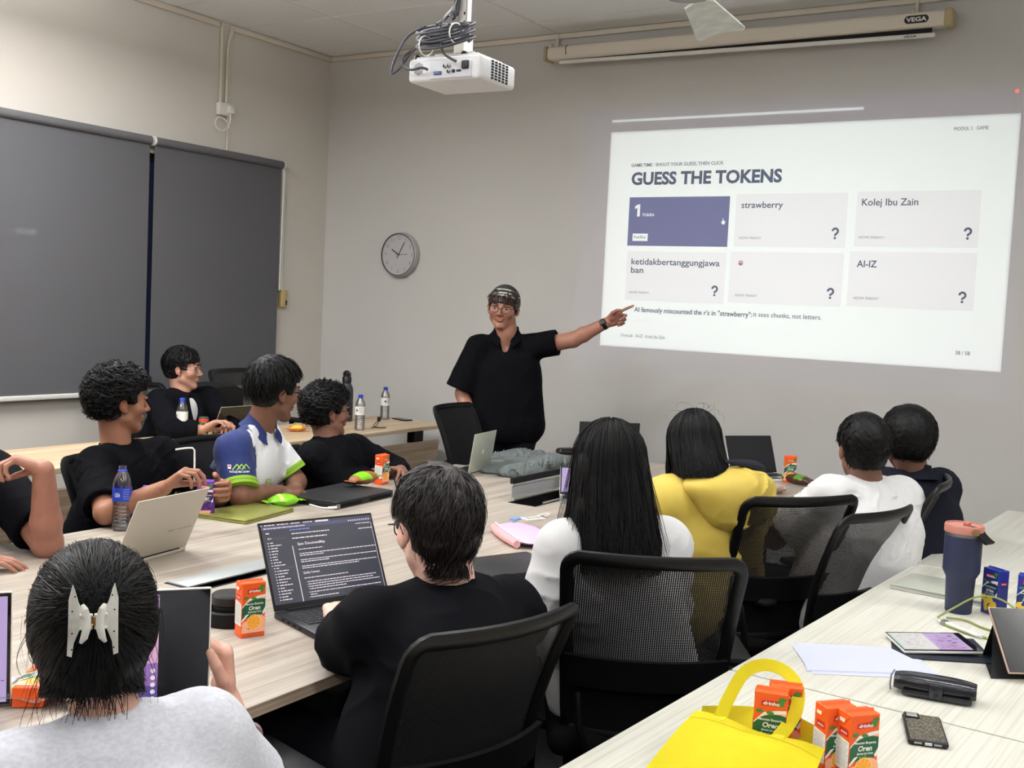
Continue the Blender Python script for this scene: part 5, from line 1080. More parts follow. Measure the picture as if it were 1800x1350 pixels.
bm_.add([(-1.49 + (.05 + .02) * (1 if math.cos(a) > 0 else -1) * .62 + .022 * math.cos(a), -.0505, 3.29 + .022 * math.sin(a)) for a in [2 * PI * (k + .5) / n_ for k in range(n_)]], [tuple(range(n_))])
bd = obj('badge', bm_, M_black, sc); text(tb_, 'VEGA', -1.545, -1.435, 3.279, .022, Matrix(((1, 0, 0, 0), (0, 0, -1, -.0512), (0, 1, 0, 0), (0, 0, 0, 1))), 0, .03); obj('badge_text', tb_, M_white, bd)
tb_ = MB(); text(tb_, 'VEGA', -1.56, -1.49, 3.199, .012, Matrix(((1, 0, 0, 0), (0, 0, -1, -.0235), (0, 1, 0, 0), (0, 0, 0, 1))), 0, .02); obj('bar_text', tb_, M_black, bar)
for x in (-3.86, -1.52): obj('hanger', MB().box((x - .008, -.02, 3.335), (x + .008, .1, 3.35)).box((x - .008, .07, 3.335), (x + .008, .1, 3.44)).tube([(x, 0, 3.35), (x + .012, 0, 3.362), (x, 0, 3.374), (x - .012, 0, 3.362)], .003, 5, True), M_pvc, sc)
obj('case_mark', MB().tube([(-3.72, -.051, 3.27), (-3.725, -.051, 3.32), (-3.71, -.05, 3.332)], .003, 5), M_black, sc)
fn = thing('ceiling_fan', 'white ceiling fan whose dusty blade hangs into the top of the picture', 'fan', (-1.50, 3.37, 2.655))
M_fan = mat('dusty white enamel', (214, 220, 212), .45, var=.16, vs=16)
for k in range(3):
    g = TR(rz=math.radians(101 + 120 * k), rx=0) @ TR(ry=0, rx=math.radians(-10))
    blade = obj('blade', MB().sheet([[(.17 + .03 * i, -.052 - .003 * i + (.012 if i > 13 else 0), -.008), (.17 + .03 * i, -.02, .0), (.17 + .03 * i, .02, .0), (.17 + .03 * i, .052 + .003 * i - (.012 if i > 13 else 0), -.012)] for i in range(15)], .006, M=g), M_fan, fn)
    obj('blade_iron', MB().rbox((.15, 0, .004), (.16, .06, .008), .003, M=g), M_white, blade)
obj('motor', MB().lathe([(.001, -.04), (.07, -.035), (.1, .0), (.1, .05), (.06, .09), (.02, .1), (.02, .66), (.06, .69), (.065, .79)], 28), mat('fan grey', (150, 150, 148), .5), fn)
ck = thing('wall_clock', 'round silver wall clock with pale dial on the back wall', 'clock', (-5.13, 6.6, 1.938))
Mc = Matrix(((1, 0, 0, 0), (0, 0, -1, 0), (0, 1, 0, 0), (0, 0, 0, 1)))
obj('case', MB().lathe([(.165, 0), (.168, .02), (.163, .05), (.157, .055), (.152, .055), (.1515, .044)], 48, Mc), mat('silver plastic', (172, 172, 170), .4, .25), ck)
obj('rim', MB().lathe([(.1575, .05), (.1575, .0565), (.1515, .0565), (.1515, .05)], 48, Mc, caps=False), mat('dark grey rim', (84, 82, 78), .4, .3), ck)
obj('dial', MB().lathe([(.152, .0445), (.0001, .0447)], 48, Mc, caps=False), mat('pale dial', (184, 182, 184), .5), ck)
tb_ = MB()
for k in range(1, 13):
    a = PI / 2 - k * PI / 6; s_ = str(k); text(tb_, s_, .122 * math.cos(a) - (.004 if s_ == '1' else .008 if len(s_) == 1 else .011 if s_ == '11' else .016), None, .122 * math.sin(a) - .013, .026, Mc @ Matrix.Translation((0, 0, .0452)), 0, 0)
obj('numerals', tb_, mat('dial grey', (128, 126, 128), .6), ck)
for a, l_, w_, nm in ((math.radians(150), .075, .004, 'hour_hand'), (math.radians(60), .105, .003, 'minute_hand'), (math.radians(2), .085, .0015, 'second_hand')):
    obj(nm, MB().box((-.03 if l_ > .08 else -.01, -w_, .046), (l_, w_, .0475), Mc @ Matrix.Rotation(a, 4, 'Z')), M_blackm, ck)
obj('glass_front', MB().lathe([(.151, .052), (.0001, .053)], 48, Mc, caps=False), mat('clock glass', (250, 250, 250), .05, alpha=.06), ck)

pj = thing('projector', 'white projector hung from the ceiling on a pole, socket side towards the camera', 'projector', (-2.285, 3.24, 2.40), math.radians(2))
M_pj = mat('projector white', (226, 227, 230), .4); pw, pd, ph = .30, .235, .082
obj('body', MB().rbox((0, 0, .0), (pw, pd, ph), .014, 3), M_pj, pj)
obj('ridge', MB().rbox((0, -.02, .043), (pw * .86, pd * .7, .012), .005, 2), M_pj, pj)
obj('port_panel', MB().rbox((.03, -pd / 2 - .0005, -.008), (.17, .004, .052), .003), mat('port grey', (206, 208, 214), .5), pj)
for x, z, r_ in ((.006, .006, .007), (.022, .006, .007), (.022, -.012, .007)): obj('audio_jack', MB().lathe([(r_, 0), (r_, .006), (r_ * .55, .007), (r_ * .5, .001)], 12, TR(x, -pd / 2 - .002, z, PI / 2)), M_steel, pj)
obj('video_port', MB().rbox((-.022, -pd / 2 - .004, -.016), (.032, .006, .013), .004), mat('vga blue', (70, 84, 130), .4), pj)
obj('usb_port', MB().rbox((.042, -pd / 2 - .004, -.012), (.012, .006, .011), .002), M_black, pj); obj('network_port', MB().rbox((.064, -pd / 2 - .004, -.012), (.018, .006, .007), .002), M_black, pj)
obj('power_inlet', MB().rbox((.09, -pd / 2 - .004, .006), (.027, .012, .028), .003), M_black, pj)
vm = MB()
for k in range(5):
    for j in range(7): vm.box((pw / 2 - .0005, -.05 + .024 * k, -.03 + .0095 * j), (pw / 2 + .0012, -.05 + .024 * k + .015, -.03 + .0095 * j + .006))
obj('side_vent', vm, M_blackm, pj)
gm = MB()
for k in range(-5, 6):
    for j in range(-5, 6):
        if k * k + j * j < 27: gm.box((-.105 + k * .004 - .0012, -pd / 2 - .0012, .004 + j * .004 - .0012), (-.105 + k * .004 + .0012, -pd / 2 + .001, .004 + j * .004 + .0012))
o = obj('speaker_grille', gm, mat('grille grey', (140, 142, 148), .6), pj)
for x in (-.135, .06): obj('foot', MB().lathe([(.012, 0), (.012, .014), (.008, .02)], 12, TR(x, -.085, .04)), M_black, pj)
obj('lens', MB().lathe([(.034, 0), (.034, .02), (.028, .024), (.024, .01)], 24, TR(.1, pd / 2 - .002, .0, -PI / 2)), M_black, pj)
pob = obj('mount_pole', MB().box((-.018, -.014, .12), (.018, -.010, 1.06)).box((-.018, -.014, .12), (-.014, .014, 1.06)).box((.014, -.014, .12), (.018, .014, 1.06)), M_white, pj)
obj('mount_plate', MB().rbox((0, 0, .062), (.16, .12, .006), .002).box((-.02, -.03, .06), (.02, .03, .13)), M_white, pj)
for z in (.15, .18, .21): obj('mount_hole', MB().rbox((.008, -.0145, z), (.006, .002, .010), .001), M_blackm, pob)
# coiled cable hung round the pole
cw = thing('cable', 'coil of grey braided cable tied above the projector', 'cable', (-2.30, 3.17, 2.50))
M_cab = mat('grey braid', (70, 70, 80), .6, var=.35, vs=300); P = []
for i in range(8 * 28):
    a = 2 * PI * i / 28; k_ = i / 28; R_ = .088 + .013 * math.sin(k_ * 1.9) + .002 * math.sin(a * 3 + k_)
    P.append((R_ * 1.12 * math.cos(a), .062 * math.sin(a) * (R_ / .085) - .02, .012 + .034 * math.sin(a) + .0075 * (k_ - 3) + .003 * math.sin(a * 2 + k_ * 2)))
obj('coil', MB().tube(P, .0048, 6), M_cab, cw)
obj('cable_run', MB().tube(crv([(-.06, -.05, .05), (-.14, -.05, .02), (-.19, -.05, -.05), (-.205, -.05, -.1), (-.17, -.055, -.09), (-.10, -.06, -.03), (-.04, -.07, -.01), (.02, -.07, -.01)]), .0048, 6), M_cab, cw)
obj('plug_lead', MB().tube(crv([(-.09, -.05, -.02), (-.135, -.07, -.05), (-.13, -.08, -.09), (-.09, -.085, -.105), (-.05, -.08, -.1), (-.035, -.065, -.105)]), .0048, 6), M_cab, cw)
obj('riser', MB().tube(crv([(.0, -.0, .06), (-.01, .03, .11), (.008, .045, .18), (.006, .05, .96)]), .0055, 6).tube(crv([(-.04, -.02, .06), (-.03, .03, .10), (-.002, .045, .17), (-.004, .05, .96)]), .005, 6), M_cab, cw)
obj('power_cord', MB().tube(crv([(.01, .045, .2), (.015, .0, .12), (.02, -.07, .05), (.03, -.085, -.02), (.045, -.085, -.06), (.09, -.075, -.088)]), .0045, 6), M_black, cw)
for x, y, z in ((-.03, -.088, -.03), (.075, -.06, .01)): obj('cable_tie', MB().tube([(x + .03 * math.cos(a) * .35, y + .026 * math.cos(a), z + .034 * math.sin(a)) for a in [2 * PI * k / 14 for k in range(14)]], .0028, 5, True), M_white, cw)
# ================================================================ cartons
M_or = mat('orange print', (236, 92, 32), .42, spec=.4); M_or2 = mat('light orange print', (240, 128, 70), .42); M_gr = mat('green print', (28, 92, 58), .42); M_lf = mat('leaf print', (70, 130, 54), .42)
M_rd = mat('red print', (196, 34, 40), .42); M_pw = mat('white print', (236, 234, 228), .45); M_sl1 = mat('slice orange', (244, 164, 44), .42); M_sl2 = mat('slice pale', (250, 220, 150), .42); M_pk = mat('peach print', (244, 176, 140), .42); M_gy = mat('grey print', (120, 112, 108), .5)
M_bl = mat('blue print', (32, 46, 140), .42); M_bl2 = mat('dark blue print', (22, 50, 96), .42); M_ye = mat('yellow print', (226, 190, 60), .42); M_pu = mat('purple print', (98, 44, 160), .42); M_pu2 = mat('dark purple print', (52, 26, 84), .42)
def carton(kind, label, words=('Oren', 'Minuman Berperisa', 'dengan Jus Oren'), loc=(0, 0, 0), rot=0, group='small drink cartons', straw=False):
    c = thing('drink_carton', label, 'carton', loc, rot, group); w, d, h = .062, .041, .137
    A, B, Cc = {'orange': (M_or, M_gr, M_sl1), 'blue': (M_bl, M_bl2, M_ye), 'purple': (M_pu, M_pu2, mat('grape print', (70, 30, 110), .4))}[kind]
    obj('carton_body', MB().rbox((0, 0, h / 2), (w, d, h), .0016, 1), A, c)
    fl = MB().add([(-w / 2 + .001, -.003, h + .0002), (w / 2 - .001, -.003, h + .0002), (w / 2 - .001, .0, h + .0045), (-w / 2 + .001, .0, h + .0045), (w / 2 - .001, .001, h + .0002), (-w / 2 + .001, .001, h + .0002)], [(0, 1, 2, 3), (3, 2, 4, 5), (0, 3, 5), (1, 4, 2)])
    for s in (-1, 1): fl.add([(s * (w / 2 + .0006), -d / 2 + .002, h - .001), (s * (w / 2 + .0006), d / 2 - .002, h - .001), (s * (w / 2 + .0012), 0, h - .024)], [(0, 1, 2) if s < 0 else (2, 1, 0)])
    obj('top_fold', fl, A, c)
    F = Matrix(((1, 0, 0, 0), (0, 0, -1, -d / 2 - .0004), (0, 1, 0, 0), (0, 0, 0, 1)))
    p = MB(); ms = [B, M_rd, M_pw, M_lf, Cc, M_sl2, M_pk, M_gy, M_ye]
    def poly(P, z, m): p.add([(x, y, z) for x, y in P], [tuple(range(len(P)))], F, m)
    def circ(cx, cy, r, z, m, n=24, ry=None): poly([(cx + r * math.cos(2 * PI * k / n), cy + (ry or r) * math.sin(2 * PI * k / n)) for k in range(n)], z, m)
    hw = w / 2 - .0008
    poly([(-hw, .078), (-.012, .098), (.012, .104), (hw, .106), (hw, .1), (.008, .096), (-hw, .07)], .0001, 2); poly([(-hw, .07), (-.012, .093), (hw, .1), (hw, .092), (-hw, .06)], .00015, 6)
    poly([(-hw, .075), (-.018, .088), (0, .0955), (.018, .0965), (hw, .094), (hw, .062), (.02, .054), (0, .052), (-.018, .050), (-hw, .046)], .0002, 0)
    poly([(-hw, .046), (-.02, .058), (-.012, .060), (-.014, .057), (-hw, .040)], .0003, 2); poly([(hw, .074), (.022, .06), (.026, .056), (hw, .062)], .0003, 2)
    poly([(-.017, .111), (.019, .113), (.019, .1225), (-.017, .1205)], .0003, 1); text(p, 'drinho', -.014, .0165, .1135, .0062, F, 2, .03, .0005, .15)
    for (cx, cy, a_) in ((.019, .122, .4), (.022, .127, -.3), (-.02, .1, .5), (.0, .098, -.5), (.018, .117, 1.1)):
        poly([(cx + .0075 * math.cos(a_ + t_) * (1 if abs(math.cos(t_)) > .5 else .9), cy + (.0032 * math.sin(t_)) + .004 * math.cos(t_) * math.sin(a_)) for t_ in [2 * PI * k / 10 for k in range(10)]], .0004, 3)
    text(p, words[1], -.021, .025, .0825, .0046, F, 2, .02, .0005); text(p, words[0], -.013, .017, .0695, .0092, F, 2, .03, .0005, .2); text(p, words[2], -.015, .02, .0625, .0042, F, 2, .02, .0005); text(p, '0.25L', -.009, .009, .0555, .003, F, 8, .01, .0005)
    if kind == 'orange':
        circ(.012, .038, .021, .00025, 6, ry=.018); circ(.001, .038, .0185, .0004, 5); circ(.001, .038, .0172, .0005, 4)
        for k in range(9): a_ = 2 * PI * k / 9; poly([(.001 + .003 * math.cos(a_), .038 + .003 * math.sin(a_)), (.001 + .016 * math.cos(a_ - .03), .038 + .016 * math.sin(a_ - .03)), (.001 + .016 * math.cos(a_ + .03), .038 + .016 * math.sin(a_ + .03))], .0006, 5)
        circ(-.02, .032, .01, .00025, 6); poly([(-hw, .026), (-.01, .021), (.01, .0205), (hw, .026), (hw, .012), (-hw, .012)], .0006, 6)
    else:
        rp = random.Random(3)
        for k in range(13): circ(-.024 + .048 * rp.random(), .018 + .036 * rp.random(), .0075, .0003 + .00004 * k, 4, 14, .0095 if kind == 'blue' else None)
        if kind == 'purple': poly([(-.02, .012), (.02, .016), (.024, .028), (-.018, .026)], .001, 6)
    text(p, words[1], -.015, .018, .0072, .0026, F, 7, .01, .0007); text(p, words[2], -.013, .016, .0036, .0024, F, 7, .01, .0007)
    obj('front_print', p, ms, c)
    G = Matrix(((0, 0, -1, -w / 2 - .0004), (-1, 0, 0, 0), (0, 1, 0, 0), (0, 0, 0, 1))); q = MB()
    def poly2(P, z, m): q.add([(x, y, z) for x, y in P], [tuple(range(len(P)))], G, m)
    hd_ = d / 2 - .001
    poly2([(-hd_, .030), (hd_, .030), (hd_, .086), (-hd_, .090)], .0002, 1); poly2([(-.012, .094), (.015, .094), (.014, .107), (-.011, .107)], .0002, 0); text(q, 'drinho', -.008, .011, .098, .004, G, 1, .02, .0004)
    for k in range(13): text(q, ('Maklumat Pemakanan', 'Tenaga 45 kkal', 'Karbohidrat 11 g', 'Protein 0 g', 'Lemak 0 g')[k % 5], -.016, .012 if k % 3 else .017, .082 - k * .0038, .0018, G, 2, .01, .0004)
    poly2([(-.012, .118), (.002, .118), (.003, .125), (-.012, .125)], .0008, 1); obj('side_print', q, [M_rd, M_pw, M_gy], c)
    K_ = Matrix(((0, 0, 1, w / 2 + .0004), (1, 0, 0, 0), (0, 1, 0, 0), (0, 0, 0, 1))); q = MB()
    for k in range(12): text(q, ('Minuman Berperisa', 'Ramuan: air, gula', 'Simpan di tempat')[k % 3], -.016, .014 if k % 2 else .017, .082 - k * .005, .002, K_, 2, .01, .0004)
    q.add([(-.009, .094, .0003), (.012, .094, .0003), (.012, .102, .0003), (-.009, .102, .0003)], [(0, 1, 2, 3)], K_, 0); text(q, 'drinho', -.007, .01, .096, .0038, K_, 1, .02, .0006); obj('back_side_print', q, [M_rd, M_pw, mat('dark orange ink', (150, 50, 20), .5) if kind == 'orange' else M_gy], c)
    if straw: obj('wrapped_straw', MB().tube([(-.0, -.0, h + .012), (.024, .0, h + .012), (.03, 0, h + .008), (.033, 0, h - .01), (.034, 0, .05)], .0028, 6), M_pw, c)
    return c
D2 = math.radians
oc = carton('orange', 'orange juice carton standing left of the open black laptop', loc=(-1.958, 1.964, .75), rot=D2(68))
dup(oc, (-3.165, 3.985, .75), D2(98), 'orange juice carton on the table edge in front of the boy all in black')
dup(oc, (-1.775, 5.63, .75), D2(22), 'orange juice carton standing alone at the far end of the table')
dup(oc, (-.651, 2.047, .75), D2(14), 'orange juice carton at the front inside the yellow bag handle')
dup(oc, (-.640, 2.098, .75), D2(20), 'orange juice carton tucked behind another in the yellow bag')
dup(oc, (-.530, 2.052, .75), D2(50), 'orange juice carton right of the yellow bag, left of the pair')
dup(oc, (-.484, 2.042, .75), D2(50), 'orange juice carton right of the yellow bag, right of the pair')
lo_ = dup(oc, (-1.935, 1.335, .772), (D2(-90), 0, D2(40)), 'orange juice carton lying on its back in the foil wrapper')
sc_ = carton('orange', 'orange juice carton with a wrapped straw behind the silver laptop lid', loc=(-3.13, 4.80, .75), rot=D2(20), straw=True)
bc = carton('blue', 'blue and yellow pineapple drink carton beside the navy tumbler', ('Jus Nanas', 'Minuman Berperisa', 'dengan Jus Nanas'), loc=(-.470, 3.535, .75), rot=D2(-38))
dup(bc, (-.375, 3.52, .75), D2(0), 'blue pineapple drink carton cut by the right picture edge')
pc = carton('purple', 'purple grape drink carton standing between the water bottle and the beige laptop', ('Anggur', 'Minuman Berperisa', 'dengan Jus Anggur'), loc=(-3.17, 2.67, .75), rot=D2(30))
dup(pc, (-3.145, 2.905, .75), D2(38), 'purple grape drink carton held by the boy in the black tee')
tag(obj('drinking_straw', MB().tube([(-2.985, 2.70, .93), (-2.99, 2.705, .98), (-2.998, 2.71, 1.035), (-3.004, 2.706, 1.043), (-3.02, 2.69, 1.042), (-3.045, 2.665, 1.036)], .0032, 7), M_pw), 'bent white drinking straw pinched in the fingers of the boy in black', 'straw')

# ================================================================ bottles and cans
def thin(name, fac, tint=.97):
    m = bpy.data.materials.new(name); m.use_nodes = True; t = m.node_tree; t.nodes.clear(); o_ = t.nodes.new('ShaderNodeOutputMaterial'); a = t.nodes.new('ShaderNodeBsdfTransparent'); a.inputs[0].default_value = (tint, tint, tint * 1.01, 1)
    g_ = t.nodes.new('ShaderNodeBsdfGlossy'); g_.inputs['Roughness'].default_value = .16; lw = t.nodes.new('ShaderNodeLayerWeight'); lw.inputs[0].default_value = fac; mx_ = t.nodes.new('ShaderNodeMixShader')
    mr_ = t.nodes.new('ShaderNodeMapRange'); mr_.inputs[3].default_value = fac * .22; mr_.inputs[4].default_value = .8; t.links.new(lw.outputs['Fresnel'], mr_.inputs[0]); t.links.new(mr_.outputs[0], mx_.inputs[0]); t.links.new(a.outputs[0], mx_.inputs[1]); t.links.new(g_.outputs[0], mx_.inputs[2]); t.links.new(mx_.outputs[0], o_.inputs[0]); return m
M_pet = thin('clear plastic', .42); M_wat = thin('water', .12, .93); M_cap = mat('blue cap', (40, 70, 190), .4)
def bottle(label, lab_m, cap, loc, words=None, fill=.6, lz=(.10, .155)):
    b_ = thing('water_bottle', label, 'bottle', loc, 0, 'plastic water bottles'); pr = [(.024, 0), (.031, .004), (.0325, .012)]
    for k in range(6): z = .018 + k * .013; pr += [(.0325, z), (.0298, z + .0045), (.0325, z + .009)]
    pr += [(.0315, .097), (.0325, .10), (.0325, .157), (.032, .163), (.029, .18), (.022, .197), (.0145, .209), (.0135, .213), (.0135, .226)]
    obj('shell', MB().lathe(pr, 28), M_pet, b_)
    if fill: obj('water', MB().lathe([(r_ - .0012, max(z, .002)) for r_, z in pr if z < fill * .22] , 28), M_wat, b_)
    lb = MB().lathe([(.0331, lz[0]), (.0331, lz[1])], 28, mf=[0, 0]); lb.f = [f for f in lb.f if len(f) == 4]; lb.m = lb.m[:len(lb.f)]
    L_ = obj('label', lb, lab_m, b_)
    if words:
        tm = MB()
        for (s_, a0, a1, z, h_, mi) in words: text(tm, s_, a0, a1, z, h_, None, mi, .015, 0, fn=lambda x, y, zz: (.0334 * math.sin(x / .0334), -.0334 * math.cos(x / .0334), y))
        for (a0, r_, z) in (((-.012, .008, .13),) if words[0][0] != 'USA' else ()):
            tm.add([(.0333 * math.sin((a0 + r_ * math.cos(2 * PI * k / 14)) / .0334), -.0333 * math.cos((a0 + r_ * math.cos(2 * PI * k / 14)) / .0334), z + r_ * math.sin(2 * PI * k / 14)) for k in range(14)], [tuple(range(14))], None, 1)
        obj('label_print', tm, [M_pw, mat('label ink', (40, 46, 56), .5), mat('pale blue print', (140, 160, 240), .5)], b_)
    obj('neck_ring', MB().lathe([(.0135, .207), (.0165, .208), (.0165, .2105), (.0135, .2115)], 20), M_cap, b_)
    if cap: obj('cap', MB().lathe([(.0155, .213), (.0158, .229), (.013, .231), (.0001, .231)], 20), M_cap, b_)
    return b_
sp_w = [('air', .0, .02, .14, .005, 1), ('mineral', .0, .02, .131, .003, 1), ('600 ml', .0, .018, .124, .003, 1), ('semula jadi', .0, .021, .117, .003, 1)]
wb = bottle('blue-capped plastic water bottle in front of the boy in the jacket', M_pw, True, (-4.931, 4.358, .75), sp_w, .45)
dup(wb, (-4.578, 5.516, .75), D2(20), 'plastic water bottle with white label beside the face of the boy all in black')
dup(wb, (-4.892, 6.166, .75), D2(60), 'plastic water bottle with white label nearest the room corner, beside the phone')
bottle('open plastic water bottle with a blue label beside the beige laptop', mat('label blue', (36, 62, 170), .4), False, (-3.165, 2.538, .75), [('USA', -.026, -.006, .121, .014, 0), ('AIR MINERAL', .004, .028, .145, .004, 2), ('SEMULA JADI', .004, .028, .137, .004, 2), ('NATURAL', .004, .028, .129, .004, 2), ('MINERAL', .004, .028, .121, .004, 2), ('WATER', .004, .028, .113, .004, 2)], .38, (.105, .152)).rotation_euler = (0, 0, D2(50))
cn = thing('drink_can', 'green and red malt drink can beside the water bottle on the side table', 'can', (-4.879, 4.472, .75), D2(55))
obj('can_body', MB().lathe([(.025, 0), (.0285, .006), (.0285, .112), (.026, .119), (.0265, .121)], 26, mf=[0, 0, 0, 2, 2]), [mat('malt green', (44, 112, 54), .35, .2), M_rd, M_steel], cn)
q = MB().lathe([(.0287, .093), (.0287, .112)], 26, mf=[1, 1]); q.f = [f for f in q.f if len(f) == 4]; q.m = [1] * len(q.f)
can_fn = lambda x, y, zz: (.0288 * math.sin(x / .0288), -.0288 * math.cos(x / .0288), y)
for (cx, cz, rx_, rz_, mi) in ((.0, .078, .02, .014, 2), (-.012, .02, .014, .016, 3), (.01, .014, .014, .012, 3), (.0, .045, .008, .016, 4)):
    q.add([can_fn(cx + rx_ * math.cos(2 * PI * k / 18), cz + rz_ * math.sin(2 * PI * k / 18), 0) for k in range(18)], [tuple(range(18))], None, mi)
text(q, 'MILO', -.017, .017, .073, .011, None, 5, .04, 0, fn=lambda x, y, zz: (.0291 * math.sin(x / .0291), -.0291 * math.cos(x / .0291), y))
obj('can_print', q, [M_gr, mat('can red', (204, 60, 64), .4), mat('can cream', (226, 222, 170), .4), mat('can pink', (214, 160, 140), .4), mat('can dark green', (20, 66, 34), .4), mat('can brown', (60, 30, 20), .4)], cn)
obj('can_lid', MB().lathe([(.0255, .1195), (.0001, .119)], 26), M_steel, cn)
th = thing('thermos_flask', 'tall dark grey flask with black cap behind the boy all in black', 'flask', (-4.978, 5.843, .75))
obj('flask_body', MB().lathe([(.044, 0), (.048, .006), (.048, .19), (.046, .225), (.034, .255), (.028, .262), (.028, .27)], 30), mat('dark grey steel', (62, 66, 70), .4, .3), th)
obj('flask_cap', MB().lathe([(.031, .265), (.032, .30), (.026, .31), (.018, .318), (.018, .335), (.008, .338)], 24), M_black, th); obj('carry_loop', MB().tube([(-.026, 0, .30), (-.03, 0, .33), (-.012, 0, .345), (.012, 0, .345), (.03, 0, .33), (.026, 0, .30)], .006, 6), M_black, th)
tu = thing('tumbler', 'tall navy tumbler with a rose pink lid on the pale table', 'tumbler', (-.561, 3.489, .75), D2(-20))
M_tn = mat('navy powder coat', (42, 48, 74), .5, spec=.4)
obj('tumbler_body', MB().lathe([(.036, 0), (.038, .004), (.042, .105), (.051, .122), (.053, .128), (.0535, .225), (.0535, .232)], 36), M_tn, tu); obj('steel_band', MB().lathe([(.0527, .231), (.053, .241), (.0515, .242)], 36), M_steel, tu)
ld = obj('tumbler_lid', MB().lathe([(.0545, .241), (.056, .243), (.056, .262), (.054, .266), (.05, .266), (.0495, .262), (.0001, .262)], 36), mat('rose plastic', (186, 122, 108), .45), tu)
obj('spout', MB().rbox((.008, -.0, .266), (.016, .02, .014), .003), mat('rose plastic dark', (170, 100, 90), .45), ld); obj('lid_slot', MB().rbox((.03, .0, .2625), (.02, .012, .002), .001), M_black, ld)
obj('handle_pivot', MB().lathe([(.011, 0), (.011, .006), (.0001, .007)], 16, TR(.05, -.025, .252, PI / 2, 0, D2(45))), mat('rose metal', (190, 150, 120), .3, .8), tu)
obj('carry_handle', MB().sheet([[(.05 + .03 * i / 4, -.028 + .004 * i, .256 - .012 * i + .002 * i * i * .5), (.05 + .03 * i / 4, .028 + .004 * i - .01, .256 - .012 * i + .002 * i * i * .5)] for i in range(5)], .008), M_blackm, tu)

# ================================================================ laptops and tablets
def laptop(label, w, d, t, ang, M_lid, M_base, loc, rz, keys=True, bezel=.008, screen=None, lidlogo=None, lidh=None, keyobj=False, group=None):
    """origin: middle of the hinge on the table; -y is the user's side"""
    L_ = thing('laptop', label, 'laptop', loc, rz, group); lidh = lidh or d
    obj('base', MB().rbox((0, -d / 2, t / 2), (w, d, t), .004, 2), M_base, L_)
    if keys:
        kb = obj('keyboard_deck', MB().rbox((0, -d * .36, t + .0002), (w * .88, d * .46, .0014), .0006, 1), mat('key well', (18, 18, 20), .6), L_)
        kw = w * .88 / 15; kh = d * .46 / 6; mk_ = mat('key caps', (34, 35, 40), .5); me0 = None; allk = MB()
        for i in range(6):
            x = -w * .44 + .002
            for j in range(15):
                ww = kw
                if i == 0 and j == 7: ww = kw
                if i == 0 and 4 <= j <= 8:
                    if j != 4: continue
                    ww = kw * 5
                cx = -w * .44 + kw * j + ww / 2; cy = -d * .59 + kh * (i + .5)
                if keyobj:
                    if ww == kw and me0 is not None: o_ = bpy.data.objects.new('key', me0); COL.objects.link(o_); o_.parent = kb; o_.location = (cx, cy, t + .0016)
                    else:
                        o_ = obj('key', MB().rbox((0, 0, 0), (ww * .84, kh * .8, .0022), .0008, 1), mk_, kb, (cx, cy, t + .0016))
                        if ww == kw: me0 = o_.data
                else: allk.box((cx - ww * .42, cy - kh * .4, t + .0005), (cx + ww * .42, cy + kh * .4, t + .0022))
        if not keyobj: o_ = obj('keys', allk, mk_, L_); o_['kind'] = 'stuff'
        obj('touchpad', MB().rbox((0, -d * .8, t + .0001), (w * .32, d * .28, .0008), .0004, 1), mat('touchpad', (30, 30, 34), .35), L_)
    if ang > 0:
        g = TR(0, -.004, t + .001, D2(ang - 180) * -1 if 0 else 0) @ Matrix.Rotation(D2(90 - ang) * 1, 4, 'X')
        ld_ = obj('lid', MB().rbox((0, .0025, lidh / 2), (w, .005, lidh), .0022, 2, M=g), M_lid, L_)
        obj('bezel', MB().box((-w / 2 + .002, -.0006, .002), (w / 2 - .002, .0002, lidh - .002), M=g), M_blackm, ld_)
        Sx = Matrix(((1, 0, 0, 0), (0, 0, -1, -.0008), (0, 1, 0, 0), (0, 0, 0, 1)))
        sm = MB(); sx0, sx1, sz0, sz1 = -w / 2 + bezel, w / 2 - bezel, .016, lidh - bezel
        sm.add([(sx0, sz0, 0), (sx1, sz0, 0), (sx1, sz1, 0), (sx0, sz1, 0)], [(0, 1, 2, 3)], g @ Sx, 0)
        if screen: screen(sm, g @ Sx, sx0, sx1, sz0, sz1)
        obj('display', sm, screen.mats if screen else mat('dark display', (44, 45, 48), .12, spec=.5), ld_)
        obj('hinge', MB().tube([(-w * .4, -.003, t), (w * .4, -.003, t)], .005, 8), M_blackm, L_)
        if lidlogo: lidlogo(ld_, g @ Matrix(((-1, 0, 0, 0), (0, 0, 1, .0054), (0, 1, 0, 0), (0, 0, 0, 1))), w, lidh)
    else:
        ld_ = obj('lid', MB().rbox((0, -d / 2, t + .003), (w, d, .006), .003, 2), M_lid, L_); obj('gap', MB().box((-w / 2 + .003, -d + .003, t - .001), (w / 2 - .003, -.003, t + .001)), M_blackm, L_)
        if lidlogo: lidlogo(ld_, Matrix(((-1, 0, 0, 0), (0, -1, 0, -d), (0, 0, 1, t + .0064), (0, 0, 0, 1))), w, d)
    return L_
E_bg = mat('screen navy', (34, 35, 56), .4, emit=1); E_bg2 = mat('screen bar', (66, 66, 108), .4, emit=1); E_tx = mat('screen text', (236, 226, 232), .4, emit=1); E_sel = mat('screen select', (50, 51, 76), .4, emit=1); E_lb = mat('screen link', (120, 150, 230), .4, emit=1)
